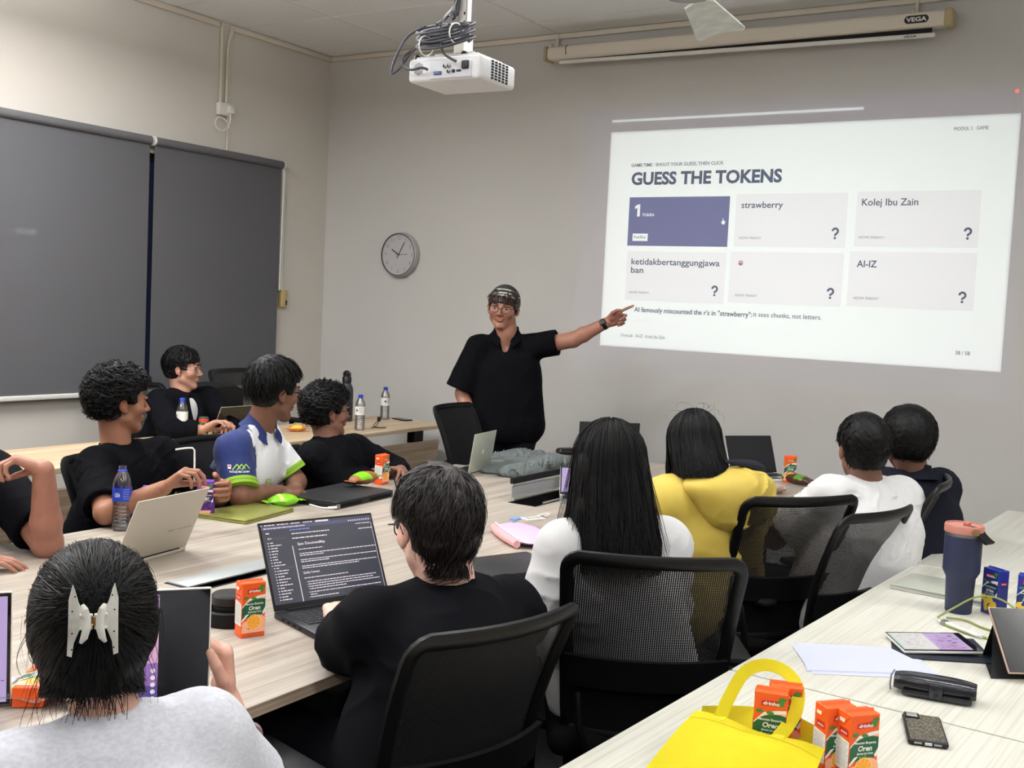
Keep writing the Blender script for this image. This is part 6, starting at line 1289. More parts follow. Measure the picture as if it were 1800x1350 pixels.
def doc(sm, M, x0, x1, z0, z1):
    W_, H_ = x1 - x0, z1 - z0
    def R_(a, b, c, d_, m, z=.0002): sm.add([(x0 + a * W_, z1 - b * H_, z), (x0 + a * W_, z1 - d_ * H_, z), (x0 + c * W_, z1 - d_ * H_, z), (x0 + c * W_, z1 - b * H_, z)], [(0, 1, 2, 3)], M, m)
    def T_(s, a, b, h, m, c=None, bo=.0): text(sm, s, x0 + a * W_, x0 + c * W_ if c else None, z1 - b * H_, h * H_, M, m, bo, .0004)
    q = random.Random(5)
    def words(a, b, c, h=.011, m=2):
        x = a
        while x < c - .006:
            l = min(q.uniform(.008, .034), c - x); R_(x, b - h, x + l, b, m, .0004); x += l + .005
    R_(0, .03, 1, .075, 1); R_(0, .0, 1, .03, 0, .0001)
    for a, c in ((.0, .012), (.03, .12), (.14, .24), (.26, .34), (.37, .46)): words(a, .022, c, .012)
    R_(.48, .006, .60, .028, 2, .0003); words(.02, .062, .38, .012)
    for k in range(10): R_(.78 + k * .021, .045, .79 + k * .021, .06, 2, .0004)
    R_(.205, .075, .208, 1, 3); R_(.03, .175, .19, .205, 3); R_(.235, .30, .242, 1.0, 2, .0004)
    words(.03, .125, .07, .014); words(.04, .19, .07, .013)
    words(.24, .105, .42, .013, 4); words(.25, .155, .60, .013); words(.25, .215, .56, .015); words(.84, .105, .98, .01); words(.86, .175, .99, .012)
    for k in range(21):
        z = .245 + k * .0355; ind = .03 if k < 9 else .045
        if k == 9: R_(.02, z - .022, .23, z + .01, 3, .0003)
        R_(ind, z - .011, ind + .012, z, 2, .0004); words(ind + .022, z, ind + .05 + q.random() * .085, .012)
    T_('Spec DocumentMap', .285, .30, .032, 2, .53, .02); T_('Quality Contract', .285, .665, .026, 2, .43, .02)
    for z, c in ((.36, .50), (.415, .985), (.44, .50), (.495, .98), (.52, .54), (.575, .97), (.60, .80), (.725, .68)): words(.285, z, c)
    for z, c in ((.775, .94), (.805, .90), (.835, .96), (.865, .65), (.905, .96), (.935, .37), (.965, .56)): words(.31, z, c); 
    for z in (.775, .805, .835, .905, .965): R_(.298, z - .009, .303, z - .002, 2, .0004)
    R_(.988, .1, .991, .98, 2, .0004)
doc.mats = [E_bg, E_bg2, E_tx, E_sel, E_lb]
M_dell = mat('laptop black', (24, 26, 34), .42); hx = V3((-1.958, 2.277, .75))
ll = laptop('open black laptop showing a dark text document, in front of the man in black', .358, .252, .017, 118, M_dell, M_dell, hx, D2(71.3), screen=doc, lidh=.243, bezel=.006, keyobj=True)
tm = MB(); tm.add([(-.17, -.228, .0174), (-.135, -.228, .0174), (-.135, -.216, .0174), (-.17, -.216, .0174)], [(0, 1, 2, 3)], None, 0); tm.add([(-.128, -.228, .0174), (-.112, -.228, .0174), (-.112, -.214, .0174), (-.128, -.214, .0174)], [(0, 1, 2, 3)], None, 1); obj('palm_sticker', tm, [M_gy, mat('sticker rose', (190, 90, 110), .5)], ll)
for k in range(4): obj('side_port', MB().box((-.1795, -.06 - .03 * k, .006), (-.1788, -.045 - .03 * k, .011)), M_dark, ll)
def asus(p, M, w, h): tm = MB(); text(tm, 'ASUS', w * .1, w * .2, h * .36, .006, M, 0, .02); text(tm, 'Vivobook', w * .23, w * .45, h * .36, .006, M, 0, 0); obj('lid_lettering', tm, mat('lid ink', (110, 104, 96), .5), p)
M_bei = mat('beige lid', (186, 178, 164), .5, spec=.4)
laptop('open beige laptop seen from behind beside the water bottle', .325, .222, .015, 114, M_bei, M_bei, (-2.745, 2.317, .75), D2(-81.5), lidlogo=asus)
def apple(p, M, w, h):
    tm = MB(); O = []
    for k in range(28):
        a = 2 * PI * k / 28; r_ = .011 * (1 - .12 * math.exp(-((a - PI / 2) / .35) ** 2) - .1 * math.exp(-((a - 3 * PI / 2) / .3) ** 2) - (.28 * math.exp(-((a if a < PI else a - 2 * PI) - .15) ** 2 / .09))); O.append((r_ * math.cos(a), h / 2 + r_ * 1.08 * math.sin(a)))
    tm.add([(x, y, 0) for x, y in O], [tuple(range(28))], M, 0); tm.add([(.001 + .0045 * math.cos(.9) * t_ + s_, h / 2 + .0125 + .006 * t_ - s_, 0) for t_, s_ in ((0, 0), (.5, -.0016), (1, 0), (.5, .0016))], [(0, 1, 2, 3)], M, 0)
    obj('lid_emblem', tm, mat('emblem white', (240, 240, 236), .3), p)
M_mac = mat('silver lid', (190, 194, 182), .38, .45)
laptop('open silver laptop with a white emblem on its lid near the empty chair', .262, .20, .014, 98, M_mac, M_mac, (-3.032, 4.60, .75), D2(-80.8), lidlogo=apple)
M_gold = mat('olive gold metal', (150, 152, 80), .35, .5)
laptop('closed olive gold laptop in front of the boy in the jersey', .312, .218, .010, 0, M_gold, M_gold, (-3.17, 3.02, .75), D2(99), keys=False, lidlogo=lambda p, M, w, h: apple(p, M, w, h * 1.0) if 0 else None)
M_blk_l = mat('dark grey lid', (40, 41, 44), .4)
bl_ = laptop('closed thick black laptop under the bread packet', .40, .272, .024, 0, M_blk_l, M_black, (-2.905, 3.56, .75), D2(-86), keys=False)
obj('rear_vents', MB().box((-.18, -.001, .006), (-.03, .002, .018)).box((.03, -.001, .006), (.18, .002, .018)), M_dark, bl_); obj('silver_corner', MB().rbox((.19, .0, .012), (.022, .006, .02), .002), M_steel, bl_)
laptop('closed dark grey laptop between the man in black and the woman in white', .345, .235, .016, 0, M_blk_l, M_black, (-1.955, 3.02, .75), D2(68), keys=False)
laptop('black laptop open at the far end of the table, lid hidden behind the long hair', .34, .22, .015, 92, M_black, M_black, (-2.735, 5.43, .75), D2(-140))
laptop('open laptop with a dark screen and white base by the far orange carton', .30, .21, .012, 112, M_silver, mat('white base', (214, 220, 214), .4), (-2.0, 5.72, .75), D2(55), bezel=.004)
laptop('closed silver laptop behind the navy tumbler', .305, .215, .012, 0, mat('silver pale lid', (196, 200, 186), .35, .3), M_silver, (-.62, 3.83, .75), D2(-6), keys=False)
E_lil = mat('lilac display', (196, 172, 224), .3, emit=.9)
def lil(sm, M, x0, x1, z0, z1):
    q = random.Random(8)
    for k in range(24): a, c = q.uniform(x0, x1 - .01), q.uniform(z0, z1 - .01); sm.add([(a, c, .0003), (a + .006, c, .0003), (a + .006, c + .002, .0003), (a, c + .002, .0003)], [(0, 1, 2, 3)], M, 1)
lil.mats = [E_lil, mat('violet mark', (130, 90, 190), .3, emit=.8)]
laptop('small laptop with a lilac screen in front of the woman in white', .24, .17, .012, 140, M_silver, M_silver, (-2.30, 4.37, .75), D2(30), screen=lil)
def tablet(label, w, h, Mx, M_rim, screen=None, back=None, t=.0075, bez=.009):
    """plate in its own xz plane, screen facing -y, origin at the lower left corner"""
    T_ = thing('tablet', label, 'tablet'); T_.matrix_world = Mx
    obj('shell', MB().rbox((w / 2, t / 2 + .0004, h / 2), (w, t, h), .0035, 2), M_rim, T_); obj('glass', MB().rbox((w / 2, -.0002, h / 2), (w - .005, .0016, h - .005), .0007, 1), mat('tablet glass', (12, 12, 14), .08, spec=.6), T_)
    Sx = Matrix(((1, 0, 0, 0), (0, 0, -1, -.0014), (0, 1, 0, 0), (0, 0, 0, 1)))
    if screen: sm = MB(); screen(sm, Sx, bez, w - bez, bez, h - bez); obj('display', sm, screen.mats, T_)
    return T_
def frame(o, x, up):
    x = nrm(x); up = V3(up); up = nrm(up - x * (up @ x)); y = np.cross(up, x); M = Matrix.Identity(4)
    for i in range(3): M[i][0], M[i][1], M[i][2], M[i][3] = x[i], y[i], up[i], o[i]
    return M
def split(sm, M, x0, x1, z0, z1):
    xm = x1 - .078; n_ = 6
    for k in range(n_): a, b = z0 + (z1 - z0) * k / n_, z0 + (z1 - z0) * (k + 1) / n_; sm.add([(x0, a, 0), (xm, a, 0), (xm, b, 0), (x0, b, 0)], [(0, 1, 2, 3)], M, k)
    for k in range(8): c = (xm - .008, z0 + .02 + k * .0125); sm.add([(c[0] + .0042 * math.cos(2 * PI * j / 10), c[1] + .0042 * math.sin(2 * PI * j / 10), .0003) for j in range(10)], [tuple(range(10))], M, 6)
    q = random.Random(3)
    for k in range(26): a, c = q.uniform(x0, xm - .04), q.uniform(z0, z1); h_ = q.uniform(.01, .04); sm.add([(a, c, .0002), (a + .004, c, .0002), (a + .002, c + h_, .0002)], [(0, 1, 2)], M, q.choice([1, 3, 5]))
split.mats = [mat('wall violet a', (54, 44, 96), .3, emit=1), mat('wall violet b', (96, 76, 150), .3, emit=1), mat('wall violet c', (150, 110, 180), .3, emit=1), mat('wall pink', (222, 170, 206), .3, emit=1), mat('wall pink b', (232, 190, 220), .3, emit=1), mat('wall violet d', (190, 140, 200), .3, emit=1), E_tx]
ax_ = nrm((.61, .79, 0)); trc = V3((-1.427, 1.348, 1.085)); upv_ = nrm((.045, .0, 1))
tablet('white-edged tablet held upright by the woman with the claw clip', .205, .26, frame(trc - ax_ * .205 - upv_ * .26, ax_, upv_), M_white, split)
def lil2(sm, M, x0, x1, z0, z1): sm.add([(x0, z0, 0), (x1, z0, 0), (x1, z1, 0), (x0, z1, 0)], [(0, 1, 2, 3)], M, 0); lil(sm, M, x0, x1, z0, z1)
lil2.mats = lil.mats
ax_ = nrm((.6, .8, 0)); trc = V3((-1.969, 1.321, .985))
tablet('white-edged tablet with a lilac screen at the left picture edge', .25, .2325, frame(trc - ax_ * .25 - V3((0, 0, .2325)), ax_, (0, 0, 1)), M_white, lil2)
tablet('dark tablet propped in front of the boy in the jacket', .25, .185, frame(V3((-4.945, 4.60, .752)), (.05, 1, 0), (.42, 0, .9)), mat('champagne rim', (176, 168, 140), .35, .6))
sk = V3((-.335, 2.865, .775)); tb1 = tablet('dark tablet leaning on a folded black cover at the right picture edge', .24, .175, frame(sk, (.78, .62, -.02), (-.46, .62, .86)), mat('rose gold rim', (196, 168, 152), .3, .6))
cvv = [(-.02, .03, -.775 + .752 - .0), (.0, .0, 0)]
cv = MB(); A_ = (-.375, 2.872, .751); B_ = (-.205, 3.0, .751); Cq = (-.425, 3.06, .751); ap = (-.395, 3.0, .865); aq = (-.215, 3.14, .865)
cv.add([A_, B_, aq, ap], [(0, 1, 2, 3)]).add([(p_[0] - .002, p_[1] + .003, p_[2]) for p_ in (A_, B_, aq, ap)], [(3, 2, 1, 0)]).add([Cq, (-.25, 3.2, .751), aq, ap], [(3, 2, 1, 0)]).add([A_, B_, (-.25, 3.2, .751), Cq], [(0, 1, 2, 3)])
tag(obj('tablet_cover', cv, mat('black leatherette', (24, 25, 28), .6)), 'black folded cover standing as a prop under the leaning tablet', 'cover')
# ================================================================ things on the right-hand tables
M_pap = mat('white paper', (190, 194, 216), .8, spec=.2)
for i, (P, z) in enumerate(((((-.853, 2.834), (-.735, 2.612), (-.478, 2.778), (-.590, 2.985), (-.70, 2.93)), .7506), (((-.842, 2.828), (-.753, 2.624), (-.495, 2.800), (-.588, 2.998)), .7512), (((-.846, 2.80), (-.75, 2.632), (-.485, 2.812), (-.60, 2.975)), .7518))):
    mb = MB(); n = len(P); mb.prism(P if i == 1 else P[::-1][::-1], z, z + .0004); o = obj('paper_sheet', mb, M_pap)
    tag(o, ['bottom white paper sheet of the small pile on the pale table', 'middle white paper sheet of the small pile on the pale table', 'top white paper sheet of the small pile on the pale table'][i], 'paper', 'loose white papers')
M_wal = mat('black gloss leather', (22, 26, 34), .22, spec=.7, bump=.25, bs=60)
wl = thing('pencil_case', 'glossy black zip case with a snap tab on the pale table', 'case', (-.462, 2.645, .75), D2(8))
G = []
for i in range(13):
    x = -.088 + .176 * i / 12; k_ = 1 - .25 * (abs(x) / .088) ** 4; G.append([(x, .034 * k_ * math.copysign(abs(math.cos(a)) ** .55, math.cos(a)), .025 + .021 * k_ * math.copysign(abs(math.sin(a)) ** .6, math.sin(a))) for a in [2 * PI * j / 16 for j in range(17)]])
obj('case_body', MB().sheet(G), M_wal, wl); obj('case_end', MB().prism([(p_[1], p_[2]) for p_ in G[0][:-1]], 0, .002, Matrix(((0, 0, 1, -.0885), (1, 0, 0, 0), (0, 1, 0, 0), (0, 0, 0, 1)))).prism([(p_[1], p_[2]) for p_ in G[-1][:-1]], 0, .002, Matrix(((0, 0, 1, .0868), (1, 0, 0, 0), (0, 1, 0, 0), (0, 0, 0, 1)))), M_wal, wl)
obj('case_flap', MB().rbox((.006, -.036, .010), (.15, .010, .014), .004), M_wal, wl); tb2 = obj('snap_tab', MB().rbox((.004, -.040, .022), (.03, .008, .032), .003), M_wal, wl); obj('snap', MB().lathe([(.006, 0), (.005, .002), (.0001, .003)], 12, TR(.004, -.044, .016, PI / 2)), M_black, wl)
obj('zip_pull', MB().tube([(-.09, .0, .046), (-.095, -.02, .04), (-.096, -.026, .02), (-.094, -.03, .008)], .002, 6), M_steel, wl); obj('zip', MB().tube([(-.085, -.034, .027), (0, -.0395, .028), (.085, -.034, .027)], .002, 6), M_blackm, wl)
M_leo = bpy.data.materials.new('leopard print'); M_leo.use_nodes = True; t = M_leo.node_tree; b = t.nodes['Principled BSDF']; vo = t.nodes.new('ShaderNodeTexVoronoi'); vo.feature = 'DISTANCE_TO_EDGE'; vo.inputs['Scale'].default_value = 120; tcn = t.nodes.new('ShaderNodeTexCoord'); ns = t.nodes.new('ShaderNodeTexNoise'); ns.inputs['Scale'].default_value = 160
mxv = t.nodes.new('ShaderNodeMix'); mxv.data_type = 'VECTOR'; mxv.inputs[0].default_value = .012; t.links.new(tcn.outputs['Object'], mxv.inputs[4]); t.links.new(tcn.outputs['Object'], ns.inputs['Vector']); t.links.new(ns.outputs['Color'], mxv.inputs[5]); t.links.new(mxv.outputs[1], vo.inputs['Vector'])
cr = t.nodes.new('ShaderNodeValToRGB'); e = cr.color_ramp.elements; e[0].position = .06; e[0].color = lin((120, 112, 92)) + (1,); e[1].position = .12; e[1].color = lin((34, 34, 32)) + (1,); t.links.new(vo.outputs['Distance'], cr.inputs[0]); t.links.new(cr.outputs[0], b.inputs['Base Color']); b.inputs['Roughness'].default_value = .35
ph = thing('smartphone', 'phone face down in a black leopard print case at the table joint', 'phone', (-.431, 2.388, .75), D2(17))
obj('case', MB().rbox((0, 0, .0065), (.079, .160, .013), .006, 3), M_black, ph); obj('back_print', MB().rbox((0, 0, .013), (.070, .15, .0008), .0004, 1), M_leo, ph)
cbp = obj('camera_bump', MB().rbox((-.021, .060, .0145), (.03, .03, .004), .0018, 2), M_black, ph); obj('camera_glass', MB().rbox((-.021, .060, .0165), (.022, .02, .001), .0004, 1), M_silver, cbp)
for x in (-.02, .018): obj('speaker_slot', MB().rbox((x, -.0802, .0065), (.015, .001, .004), .0004, 1), M_steel, ph)
obj('charge_port', MB().rbox((0, -.0802, .0065), (.014, .0012, .006), .0004, 1), M_silver, ph)
# tablet in a folio case with handwriting on screen
def notes(sm, M, x0, x1, z0, z1):
    xm = x0 + (x1 - x0) * .47; sm.add([(x0, z0, 0), (xm, z0, 0), (xm, z1, 0), (x0, z1, 0)], [(0, 1, 2, 3)], M, 0); sm.add([(xm, z0, 0), (x1 - .012, z0, 0), (x1 - .012, z1, 0), (xm, z1, 0)], [(0, 1, 2, 3)], M, 1); sm.add([(x0 - .006, z0, 0), (x0, z0, 0), (x0, z1, 0), (x0 - .006, z1, 0)], [(0, 1, 2, 3)], M, 6)
    q = random.Random(11)
    for k in range(130):
        lf = k < 46; a = q.uniform(x0 + .004, xm - .02) if lf else q.uniform(xm + .002, x1 - .03); c = q.uniform(z0 + .003, z1 - .006); l = q.uniform(.004, .016); s_ = q.uniform(-.15, .15); h_ = q.uniform(.0008, .002) if lf or k < 118 else .004
        sm.add([(a, c, .0003 + k * 1e-6), (a + l, c + s_ * l, .0003 + k * 1e-6), (a + l, c + s_ * l + h_, .0003 + k * 1e-6), (a, c + h_, .0003 + k * 1e-6)], [(0, 1, 2, 3)], M, (7 if q.random() < .8 else 3) if lf else q.choice([2, 3, 3, 4, 5, 2]))
notes.mats = [mat('note page', (232, 230, 226), .3, emit=.95), mat('note lilac', (204, 176, 222), .3, emit=.95), mat('note violet', (120, 84, 170), .3, emit=.9), mat('note pink', (206, 70, 130), .3, emit=.9), mat('note blue', (70, 110, 200), .3, emit=.9), mat('note dark', (60, 50, 90), .3, emit=.8), mat('note mint', (190, 220, 204), .3, emit=.95), mat('note grey', (190, 180, 176), .3, emit=.9)]
tablet('flat tablet with pink and lilac handwritten notes, white frame, on a dark folio', .205, .155, frame(V3((-.592, 2.924, .7615)), (.83, .52, .035), (-.5, .82, .02)) @ TR(0, 0, 0), M_white, notes, bez=.01)
fo = MB(); fo.prism([(-.63, 2.955), (-.565, 2.90), (-.38, 3.005), (-.40, 3.05), (-.47, 3.20), (-.66, 3.075)], .7505, .7535); fl_ = tag(obj('tablet_folio', fo, mat('dark navy folio', (26, 32, 46), .5)), 'dark navy folio cover lying under the handwritten tablet', 'cover')
pn = thing('stylus_pen', 'white stylus pen lying across the charging cable behind the handwritten tablet', 'pen', (-.51, 3.258, .7555), math.atan2(3.196 - 3.32, -.426 + .593))
obj('barrel', MB().tube([(-.09, 0, .003), (.06, 0, .003)], .0045, 12), M_white, pn); obj('tip', MB().tube([(.06, 0, .003), (.078, 0, .002)], [.0045, .0012], 10), mat('grey tip', (190, 190, 190), .5), pn); obj('end_clip', MB().box((-.075, -.007, -.003), (-.06, .007, .009)), M_steel, pn)
cb = thing('charging_cable', 'olive green charging cable looped around the navy tumbler', 'cable', (-.46, 3.36, .75)); M_ol = mat('olive cable', (128, 134, 72), .55)
obj('cord', MB().tube(crv([(-.13, -.02, .01), (-.10, .03, .03), (-.05, .08, .062), (0, .09, .07), (.05, .07, .058), (.09, .03, .03), (.07, -.04, .006), (.0, -.03, .004), (-.06, .02, .005), (-.11, .0, .008)]), .003, 7), M_ol, cb)
obj('cord_plug', MB().tube([(.02, -.13, .004), (.04, -.135, .005), (.075, -.12, .006)], [.005, .006, .004], 8), mat('lime plug', (160, 176, 60), .5), cb); obj('cord_end', MB().tube([(-.13, -.02, .01), (-.1, -.07, .004), (-.03, -.12, .004), (.02, -.13, .004)], .003, 7), M_ol, cb)
ad = thing('power_adapter', 'white power adapter block on the pale table behind the blue carton', 'adapter', (-.405, 3.83, .75), D2(10)); obj('adapter_body', MB().rbox((0, 0, .018), (.06, .06, .036), .006), M_white, ad)
for k in range(3): obj('socket_slot', MB().box((-.018 + .014 * k, -.0306, .016), (-.012 + .014 * k, -.0298, .02)), M_gy, ad)
# yellow bag
M_bag = mat('yellow nonwoven', (198, 184, 30), .8, spec=.2, bump=.25, bs=420, var=.04, vs=14)
bg = thing('tote_bag', 'bright yellow non-woven bag with a looped handle full of cartons', 'bag', (-.68, 1.95, .75))
TL, TR_ = V3((-.115, .075, .066)), V3((.148, .055, .060)); BL, BR = V3((-.135, -.16, .0)), V3((.16, -.2, .0))
G = []
for i in range(11):
    v = i / 10; row = []
    for j in range(15):
        u = j / 14; p_ = (TL * (1 - v) + BL * v) * (1 - u) + (TR_ * (1 - v) + BR * v) * u; p_ = p_ + V3((0, 0, .028 * math.sin(PI * u) * math.sin(PI * min(v * 1.2, 1)) + .004 * math.sin(u * 9 + v * 5))); p_[2] = max(p_[2], .002); row.append(p_)
    G.append(row)
obj('front_panel', MB().sheet([r_[::-1] for r_ in G], .0016), M_bag, bg)
obj('top_hem', MB().sheet([[p_ + V3((0, 0, .0014)) for p_ in r_][::-1] for r_ in [[(TL * (1 - v) + BL * v) * (1 - j / 14) + (TR_ * (1 - v) + BR * v) * (j / 14) + V3((0, 0, .028 * math.sin(PI * j / 14) * math.sin(PI * v * 1.2) + .004 * math.sin(j / 14 * 9 + v * 5))) for j in range(15)] for v in (0, .06, .12)]], .001), M_bag, bg)
rear = [[V3((-.115 + .262 * j / 10, .075 + .0 * j + .11 * math.sin(PI * (.1 + .8 * j / 10)) * (1 - .2 * i), .066 * (1 - i / 4) + .001)) for j in range(11)] for i in range(5)]
obj('rear_panel', MB().sheet(rear, .0016), M_bag, bg)
hp = [(-.062, .069, .068), (-.058, .10, .10), (-.045, .145, .142), (-.012, .17, .158), (.03, .17, .153), (.062, .15, .132), (.072, .115, .10), (.066, .08, .076), (.058, .057, .062)]
HP = [V3(p_) for p_ in hp]; HG = []
for i in range(33):
    s_ = i / 32 * 8; k = min(int(s_), 7); f_ = s_ - k; p0, p1, p2, p3 = HP[max(k - 1, 0)], HP[k], HP[k + 1], HP[min(k + 2, 8)]
    p_ = .5 * (2 * p1 + (p2 - p0) * f_ + (2 * p0 - 5 * p1 + 4 * p2 - p3) * f_ ** 2 + (3 * p1 - p0 - 3 * p2 + p3) * f_ ** 3); tx = nrm(((p2 - p0) * (1 - f_) + (p3 - p1) * f_)); sdv = np.cross(tx, nrm((.35, -.75, .55))); sdv = nrm(sdv) * .0125; HG.append([p_ - sdv, p_ + sdv])
obj('handle', MB().sheet(HG, .0014), M_bag, bg)
for x, y in ((-.062, .062), (.06, .05)): obj('stitch_patch', MB().box((x - .012, y - .010, .069 + (0 if x < 0 else -.003)), (x + .012, y + .010, .0705 + (0 if x < 0 else -.003)), M=None), mat('yellow stitch', (214, 196, 30), .8), bg)

# ================================================================ things on the conference table
M_foil = mat('clear wrap', (235, 238, 240), .12, alpha=.35, spec=.8); M_lime = mat('lime wrapper', (128, 200, 30), .3, spec=.6); M_bread = mat('bread crust', (150, 92, 52), .6, var=.2, vs=60); M_brn = mat('dark brown wrapper', (70, 40, 28), .35)
def pillow(L_, W_, H_, sag=.0, n=16, seed=1, pinch=.12):
    f = waves(seed, .03, 5); G = []
    for i in range(n + 1):
        s_ = i / n; k_ = min(1, (math.sin(PI * s_) ** .5) + .001); row = []
        for j in range(17):
            a = 2 * PI * j / 16; wv = W_ * (.62 + .38 * k_); p_ = V3((L_ * (s_ - .5), wv / 2 * math.cos(a) * (k_ * .35 + .65), H_ / 2 * math.sin(a) * k_ + H_ / 2 - sag * (s_ - .5) ** 2)); row.append(p_)
        P = np.array(row); P += (f(P)[:, None] * .0018) * V3((0, .6, 1)) * k_; P[:, 2] = np.maximum(P[:, 2], .0008); P[-1] = P[0]; G.append([tuple(p_) for p_ in P])
    return G
def snack(label, loc, rz, L_, W_, H_, m, bands, cat_='snack'):
    s_ = thing('snack_packet', label, cat_, loc, rz, 'bread and snack packets'); G = pillow(L_, W_, H_); obj('wrapper', MB().sheet(G), m, s_)
    for (a, b, mm) in bands:
        n = len(G) - 1; i0, i1 = int(a * n), max(int(a * n) + 1, int(b * n)); obj('wrapper_band', MB().sheet([[tuple(V3(p_) + V3((0, 0, .0009)) + V3((0, .0009 * (1 if p_[1] > 0 else -1), 0))) for p_ in G[i][:9]] for i in range(i0, i1 + 1)]), mm, s_)
    for e in (-1, 1): obj('crimped_end', MB().sheet([[(e * (L_ / 2 + .012 * k), -W_ * .33 + W_ * .66 * j / 8, H_ * .45 + .002 * ((j + k) % 2)) for j in range(9)] for k in range(3)]), m, s_)
    return s_
snack('bread roll packet with a lime green label lying on the thick black laptop', (-3.10, 3.78, .781), D2(98), .20, .085, .055, M_bread, [(.18, .5, M_lime), (.78, .9, M_lime)])
snack('crumpled lime green snack wrapper beside the elbow of the boy in the jersey', (-3.09, 3.265, .75), D2(70), .125, .085, .05, M_lime, [(.3, .42, mat('pale green print', (190, 226, 110), .3))])
snack('green and brown bread packet lying at the far right corner of the table', (-1.72, 5.60, .752), D2(-28), .22, .07, .05, M_brn, [(.0, .28, M_lime), (.5, .8, mat('mid green wrapper', (86, 140, 40), .3))])
snack('orange and yellow biscuit packet on the side table', (-4.76, 5.13, .75), D2(60), .12, .06, .04, mat('orange wrapper', (206, 120, 50), .35), [(.2, .7, mat('yellow wrapper', (226, 186, 60), .35))])
snack('lime green wrapper corner on the table past the black laptop', (-1.80, 2.56, .75), D2(80), .08, .05, .03, M_lime, [(.3, .5, M_pw)])
rl = thing('bread_roll_pack', 'clear pack of small brown bread rolls at the far right table edge', 'bread', (-1.72, 5.17, .755), D2(60))
for k in range(4): obj('bread_roll', MB().ball((-.06 + .038 * k, 0, .02), (.022, .03, .021), 8), mat('roll crust', (176, 118, 78), .6, var=.15, vs=60), rl)
obj('clear_tray', MB().sheet(pillow(.18, .085, .05)), M_foil, rl); obj('clip_tag', MB().rbox((.09, .01, .012), (.02, .03, .012), .004), mat('tag yellow', (206, 170, 70), .5), rl)
fb = thing('foil_wrapper', 'torn silver and green foil wrapper around the lying carton at the left edge', 'wrapper', (-1.985, 1.375, .75), D2(35)); f_ = waves(4, .05, 6)
G = [[(x, y, .004 + .012 * (1 + math.sin(x * 60 + y * 40)) * .5 + .010 * (1 + float(f_(np.array([[x, y, 0.]]))[0]) * .4)) for y in np.linspace(-.07, .07, 12)] for x in np.linspace(-.12, .12, 20)]; obj('foil', MB().sheet(G, .0006), mat('silver foil', (196, 200, 198), .22, .8), fb); obj('foil_print', MB().sheet([[(x, y, z + .0008) for x, y, z in r_[3:9]] for r_ in G[6:12]]), mat('foil green', (120, 170, 130), .35), fb)
# lilac pouch with an ID card on a lanyard
pu_ = thing('pencil_pouch', 'lilac and pink zipped pouch with an ID card on it, in mid table', 'pouch', (-2.05, 3.42, .75), D2(-41))
G = pillow(.34, .165, .045, seed=9); obj('pouch_body', MB().sheet(G), mat('lilac satin', (204, 178, 216), .45, spec=.4, bump=.3, bs=45), pu_); obj('pink_gusset', MB().tube([(-.15, -.07, .016), (-.05, -.083, .018), (.05, -.083, .018), (.15, -.07, .016)], .014, 8), mat('pink fabric', (222, 160, 160), .7), pu_); obj('zip', MB().tube([(-.15, -.064, .034), (0, -.073, .038), (.15, -.064, .034)], .0025, 6), M_pw, pu_)
idc = thing('id_card', 'small white ID card holder on the lilac pouch', 'card', (-2.11, 3.585, .795), D2(68)); obj('card', MB().rbox((0, 0, .002), (.085, .054, .004), .0015), M_pw, idc); tm = MB().box((-.03, -.016, .0041), (.03, .016, .0044), m=0); 
for k in range(2): tm.box((-.024, -.010 + .012 * k, .0045), (.022, -.004 + .012 * k, .0047), m=1)
obj('card_panel', tm, [mat('card grey green', (110, 120, 104), .5), M_pw], idc); obj('clip', MB().rbox((.05, .0, .003), (.014, .02, .005), .002), M_steel, idc); obj('lanyard', MB().tube([(.055, 0, .004), (.09, .01, .01), (.10, .05, .004), (.06, .07, -.01), (.02, .06, -.01), (-.02, .07, -.02), (-.06, .05, -.02)], .0025, 6), M_pw, idc)
tag(obj('keyring_charm', MB().rbox((-2.17, 3.56, .79), (.03, .05, .008), .003).tube([(-2.16, 3.57, .795), (-2.14, 3.6, .797), (-2.11, 3.61, .795)], .002, 5), mat('charm blue', (110, 150, 200), .4)), 'small blue keyring charm beside the ID card on the pouch', 'charm')
# round black speaker with its ring base
sp_ = thing('round_speaker', 'round black desk speaker with a wide ring, left of the orange carton', 'speaker', (-2.075, 2.008, .75)); obj('ring_base', MB().lathe([(.062, 0), (.066, .004), (.066, .036), (.060, .040), (.056, .034), (.054, .02)], 36), M_blackm, sp_); obj('drum', MB().lathe([(.046, .004), (.046, .026), (.043, .030), (.043, .048), (.047, .052), (.047, .072), (.043, .077), (.0001, .0775)], 36), M_black, sp_)
# grey folded jacket
jk = SDF((-3.3, 4.45, .74), (-2.62, 5.5, .95), .007)
for c, r_ in (((-3.03, 4.85, .76), (.17, .24, .04)), ((-2.93, 5.1, .765), (.17, .25, .045)), ((-2.86, 4.72, .77), (.09, .14, .045)), ((-3.12, 5.1, .775), (.08, .2, .045)), ((-2.83, 4.95, .80), (.08, .16, .04))): jk.ell(c, r_, np.array(Euler((0, 0, random.uniform(-.4, .4))).to_matrix()), .02)
jk.disp(folds(131, .02, .07, (1, .5, .3)), .05); jk.disp(folds(132, .008, .03), .04); jk.half((0, 0, .7505), (0, 0, -1), .002); V, F = jk.mesh(); jo = tag(obj_np('folded_jacket', V, F, mat('grey nylon', (98, 105, 104), .6, spec=.35, var=.08, vs=14)), 'crumpled grey jacket lying on the table near the open cable box', 'jacket')
kc = thing('glasses_case', 'black rounded case at the far end of the table behind the grey jacket', 'case', (-3.08, 5.62, .75), D2(60)); obj('case_shell', MB().rbox((0, 0, .02), (.17, .06, .04), .018, 3), M_black, kc); obj('seam', MB().rbox((0, 0, .022), (.171, .061, .002), .001), M_steel, kc)
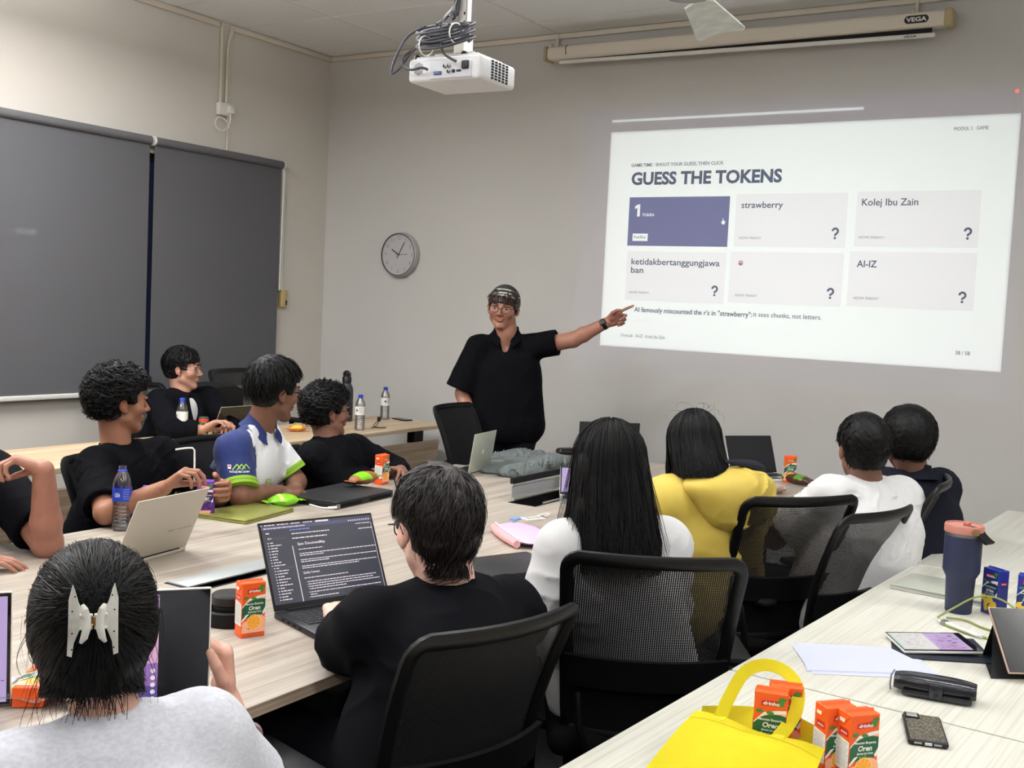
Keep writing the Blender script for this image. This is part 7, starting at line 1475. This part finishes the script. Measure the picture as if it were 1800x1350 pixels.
kp = thing('smartphone', 'black phone lying at the far right table edge under the bread rolls', 'phone', (-1.655, 4.97, .75), D2(70)); obj('phone_body', MB().rbox((0, 0, .005), (.15, .072, .009), .004), M_black, kp); obj('phone_screen', MB().rbox((0, 0, .0096), (.145, .067, .0006), .0003, 1), M_blackm, kp)
tp = thing('tablet', 'white tablet edge in front of the person in yellow', 'tablet', (-1.76, 4.92, .75), D2(62)); obj('shell', MB().rbox((0, 0, .005), (.24, .17, .009), .004), M_white, tp); obj('glass', MB().rbox((0, 0, .0098), (.225, .155, .0006), .0003, 1), mat('pale display', (214, 216, 220), .2, emit=.5), tp)
rp = thing('smartphone', 'black phone lying near the end of the honey side table', 'phone', (-4.83, 6.30, .752), D2(-15)); rp.location = (-4.79, 6.24, .75); obj('phone_body', MB().rbox((0, 0, .005), (.15, .072, .009), .004), M_black, rp); obj('phone_screen', MB().rbox((0, 0, .0096), (.145, .067, .0006), .0003, 1), mat('phone glass', (40, 40, 44), .1), rp)
ch = thing('charging_cable', 'white charger cable running along the thick black laptop', 'cable', (-2.9, 3.36, .75)); obj('cord', MB().tube(crv([(-.35, .13, .004), (-.25, .04, .004), (-.15, .0, .004), (-.05, -.025, .004), (-.0, -.012, .008)]), .0035, 7), M_pw, ch); obj('cord_plug', MB().tube([(-.02, -.018, .006), (.0, -.01, .009), (.01, .0, .01)], .006, 7), M_pw, ch)
tag(obj('cable_stick', MB().tube([(-2.93, 3.80, .775), (-2.965, 3.80, .865)], .0028, 6), M_blackm), 'thin black stick standing behind the thick black laptop', 'stick')
ec = thing('charging_cable', 'black earphone cable beside the water bottle on the side table', 'cable', (-4.60, 5.66, .75)); obj('cord', MB().tube(crv([(0, 0, .003), (.03, .02, .02), (.02, .06, .06), (.0, .08, .05), (-.02, .05, .01), (.03, .04, .004), (.06, .08, .003)]), .003, 6), M_black, ec); obj('cord_plug', MB().rbox((.0, .08, .055), (.02, .02, .03), .004), M_black, ec)
st.matrix_world = frame(V3((-4.53, 5.05, .50)), (0, 1, 0), (.16, 0, 1)) @ Matrix(((0, -1, 0, 0), (1, 0, 0, 0), (0, 0, 1, 0), (0, 0, 0, 1)))
tm = MB()
for k in range(4): tm.box((.0021, .012, .056 - .012 * k), (.0025, .012 + (.04, .03, .045, .025)[k], .060 - .012 * k))
obj('sticker_print', tm, M_gy, st)
# backpack on the spare chair
bpk = thing('backpack', 'black backpack with turquoise tags on the chair behind the side table', 'backpack', (-5.36, 5.0, .52)); S = SDF((-.22, -.24, -.02), (.22, .26, .56), .009)
S.box((0, 0, .25), (.12, .17, .25), None, .09, .02).ell((.1, 0, .17), (.07, .13, .14), None, .03); S.disp(folds(141, .008, .12)); V, F = S.mesh(); obj_np('pack_body', V, F, mat('black nylon', (24, 25, 27), .7, spec=.3), bpk)
obj('pack_flap', MB().sheet([[(.115 + .012 * math.sin(i), -.13 + .26 * j / 8, .48 - .05 * i - .012 * (j - 4) ** 2 * .1) for j in range(9)] for i in range(4)], .006), M_blackm, bpk)
M_tq = mat('turquoise webbing', (96, 168, 186), .6)
for P in ([(.165, -.085, .385), (.168, -.05, .355)], [(.175, -.04, .235), (.185, -.0, .18), (.18, .01, .15)]): obj('webbing_tag', MB().tube(P, .018, 6, flat=.2, upv=(1, 0, 0)), M_tq, bpk)
obj('carry_strap', MB().tube([(.05, -.15, .44), (.13, -.16, .36), (.16, -.12, .2), (.12, -.1, .06)], .016, 6, flat=.35), M_blackm, bpk)
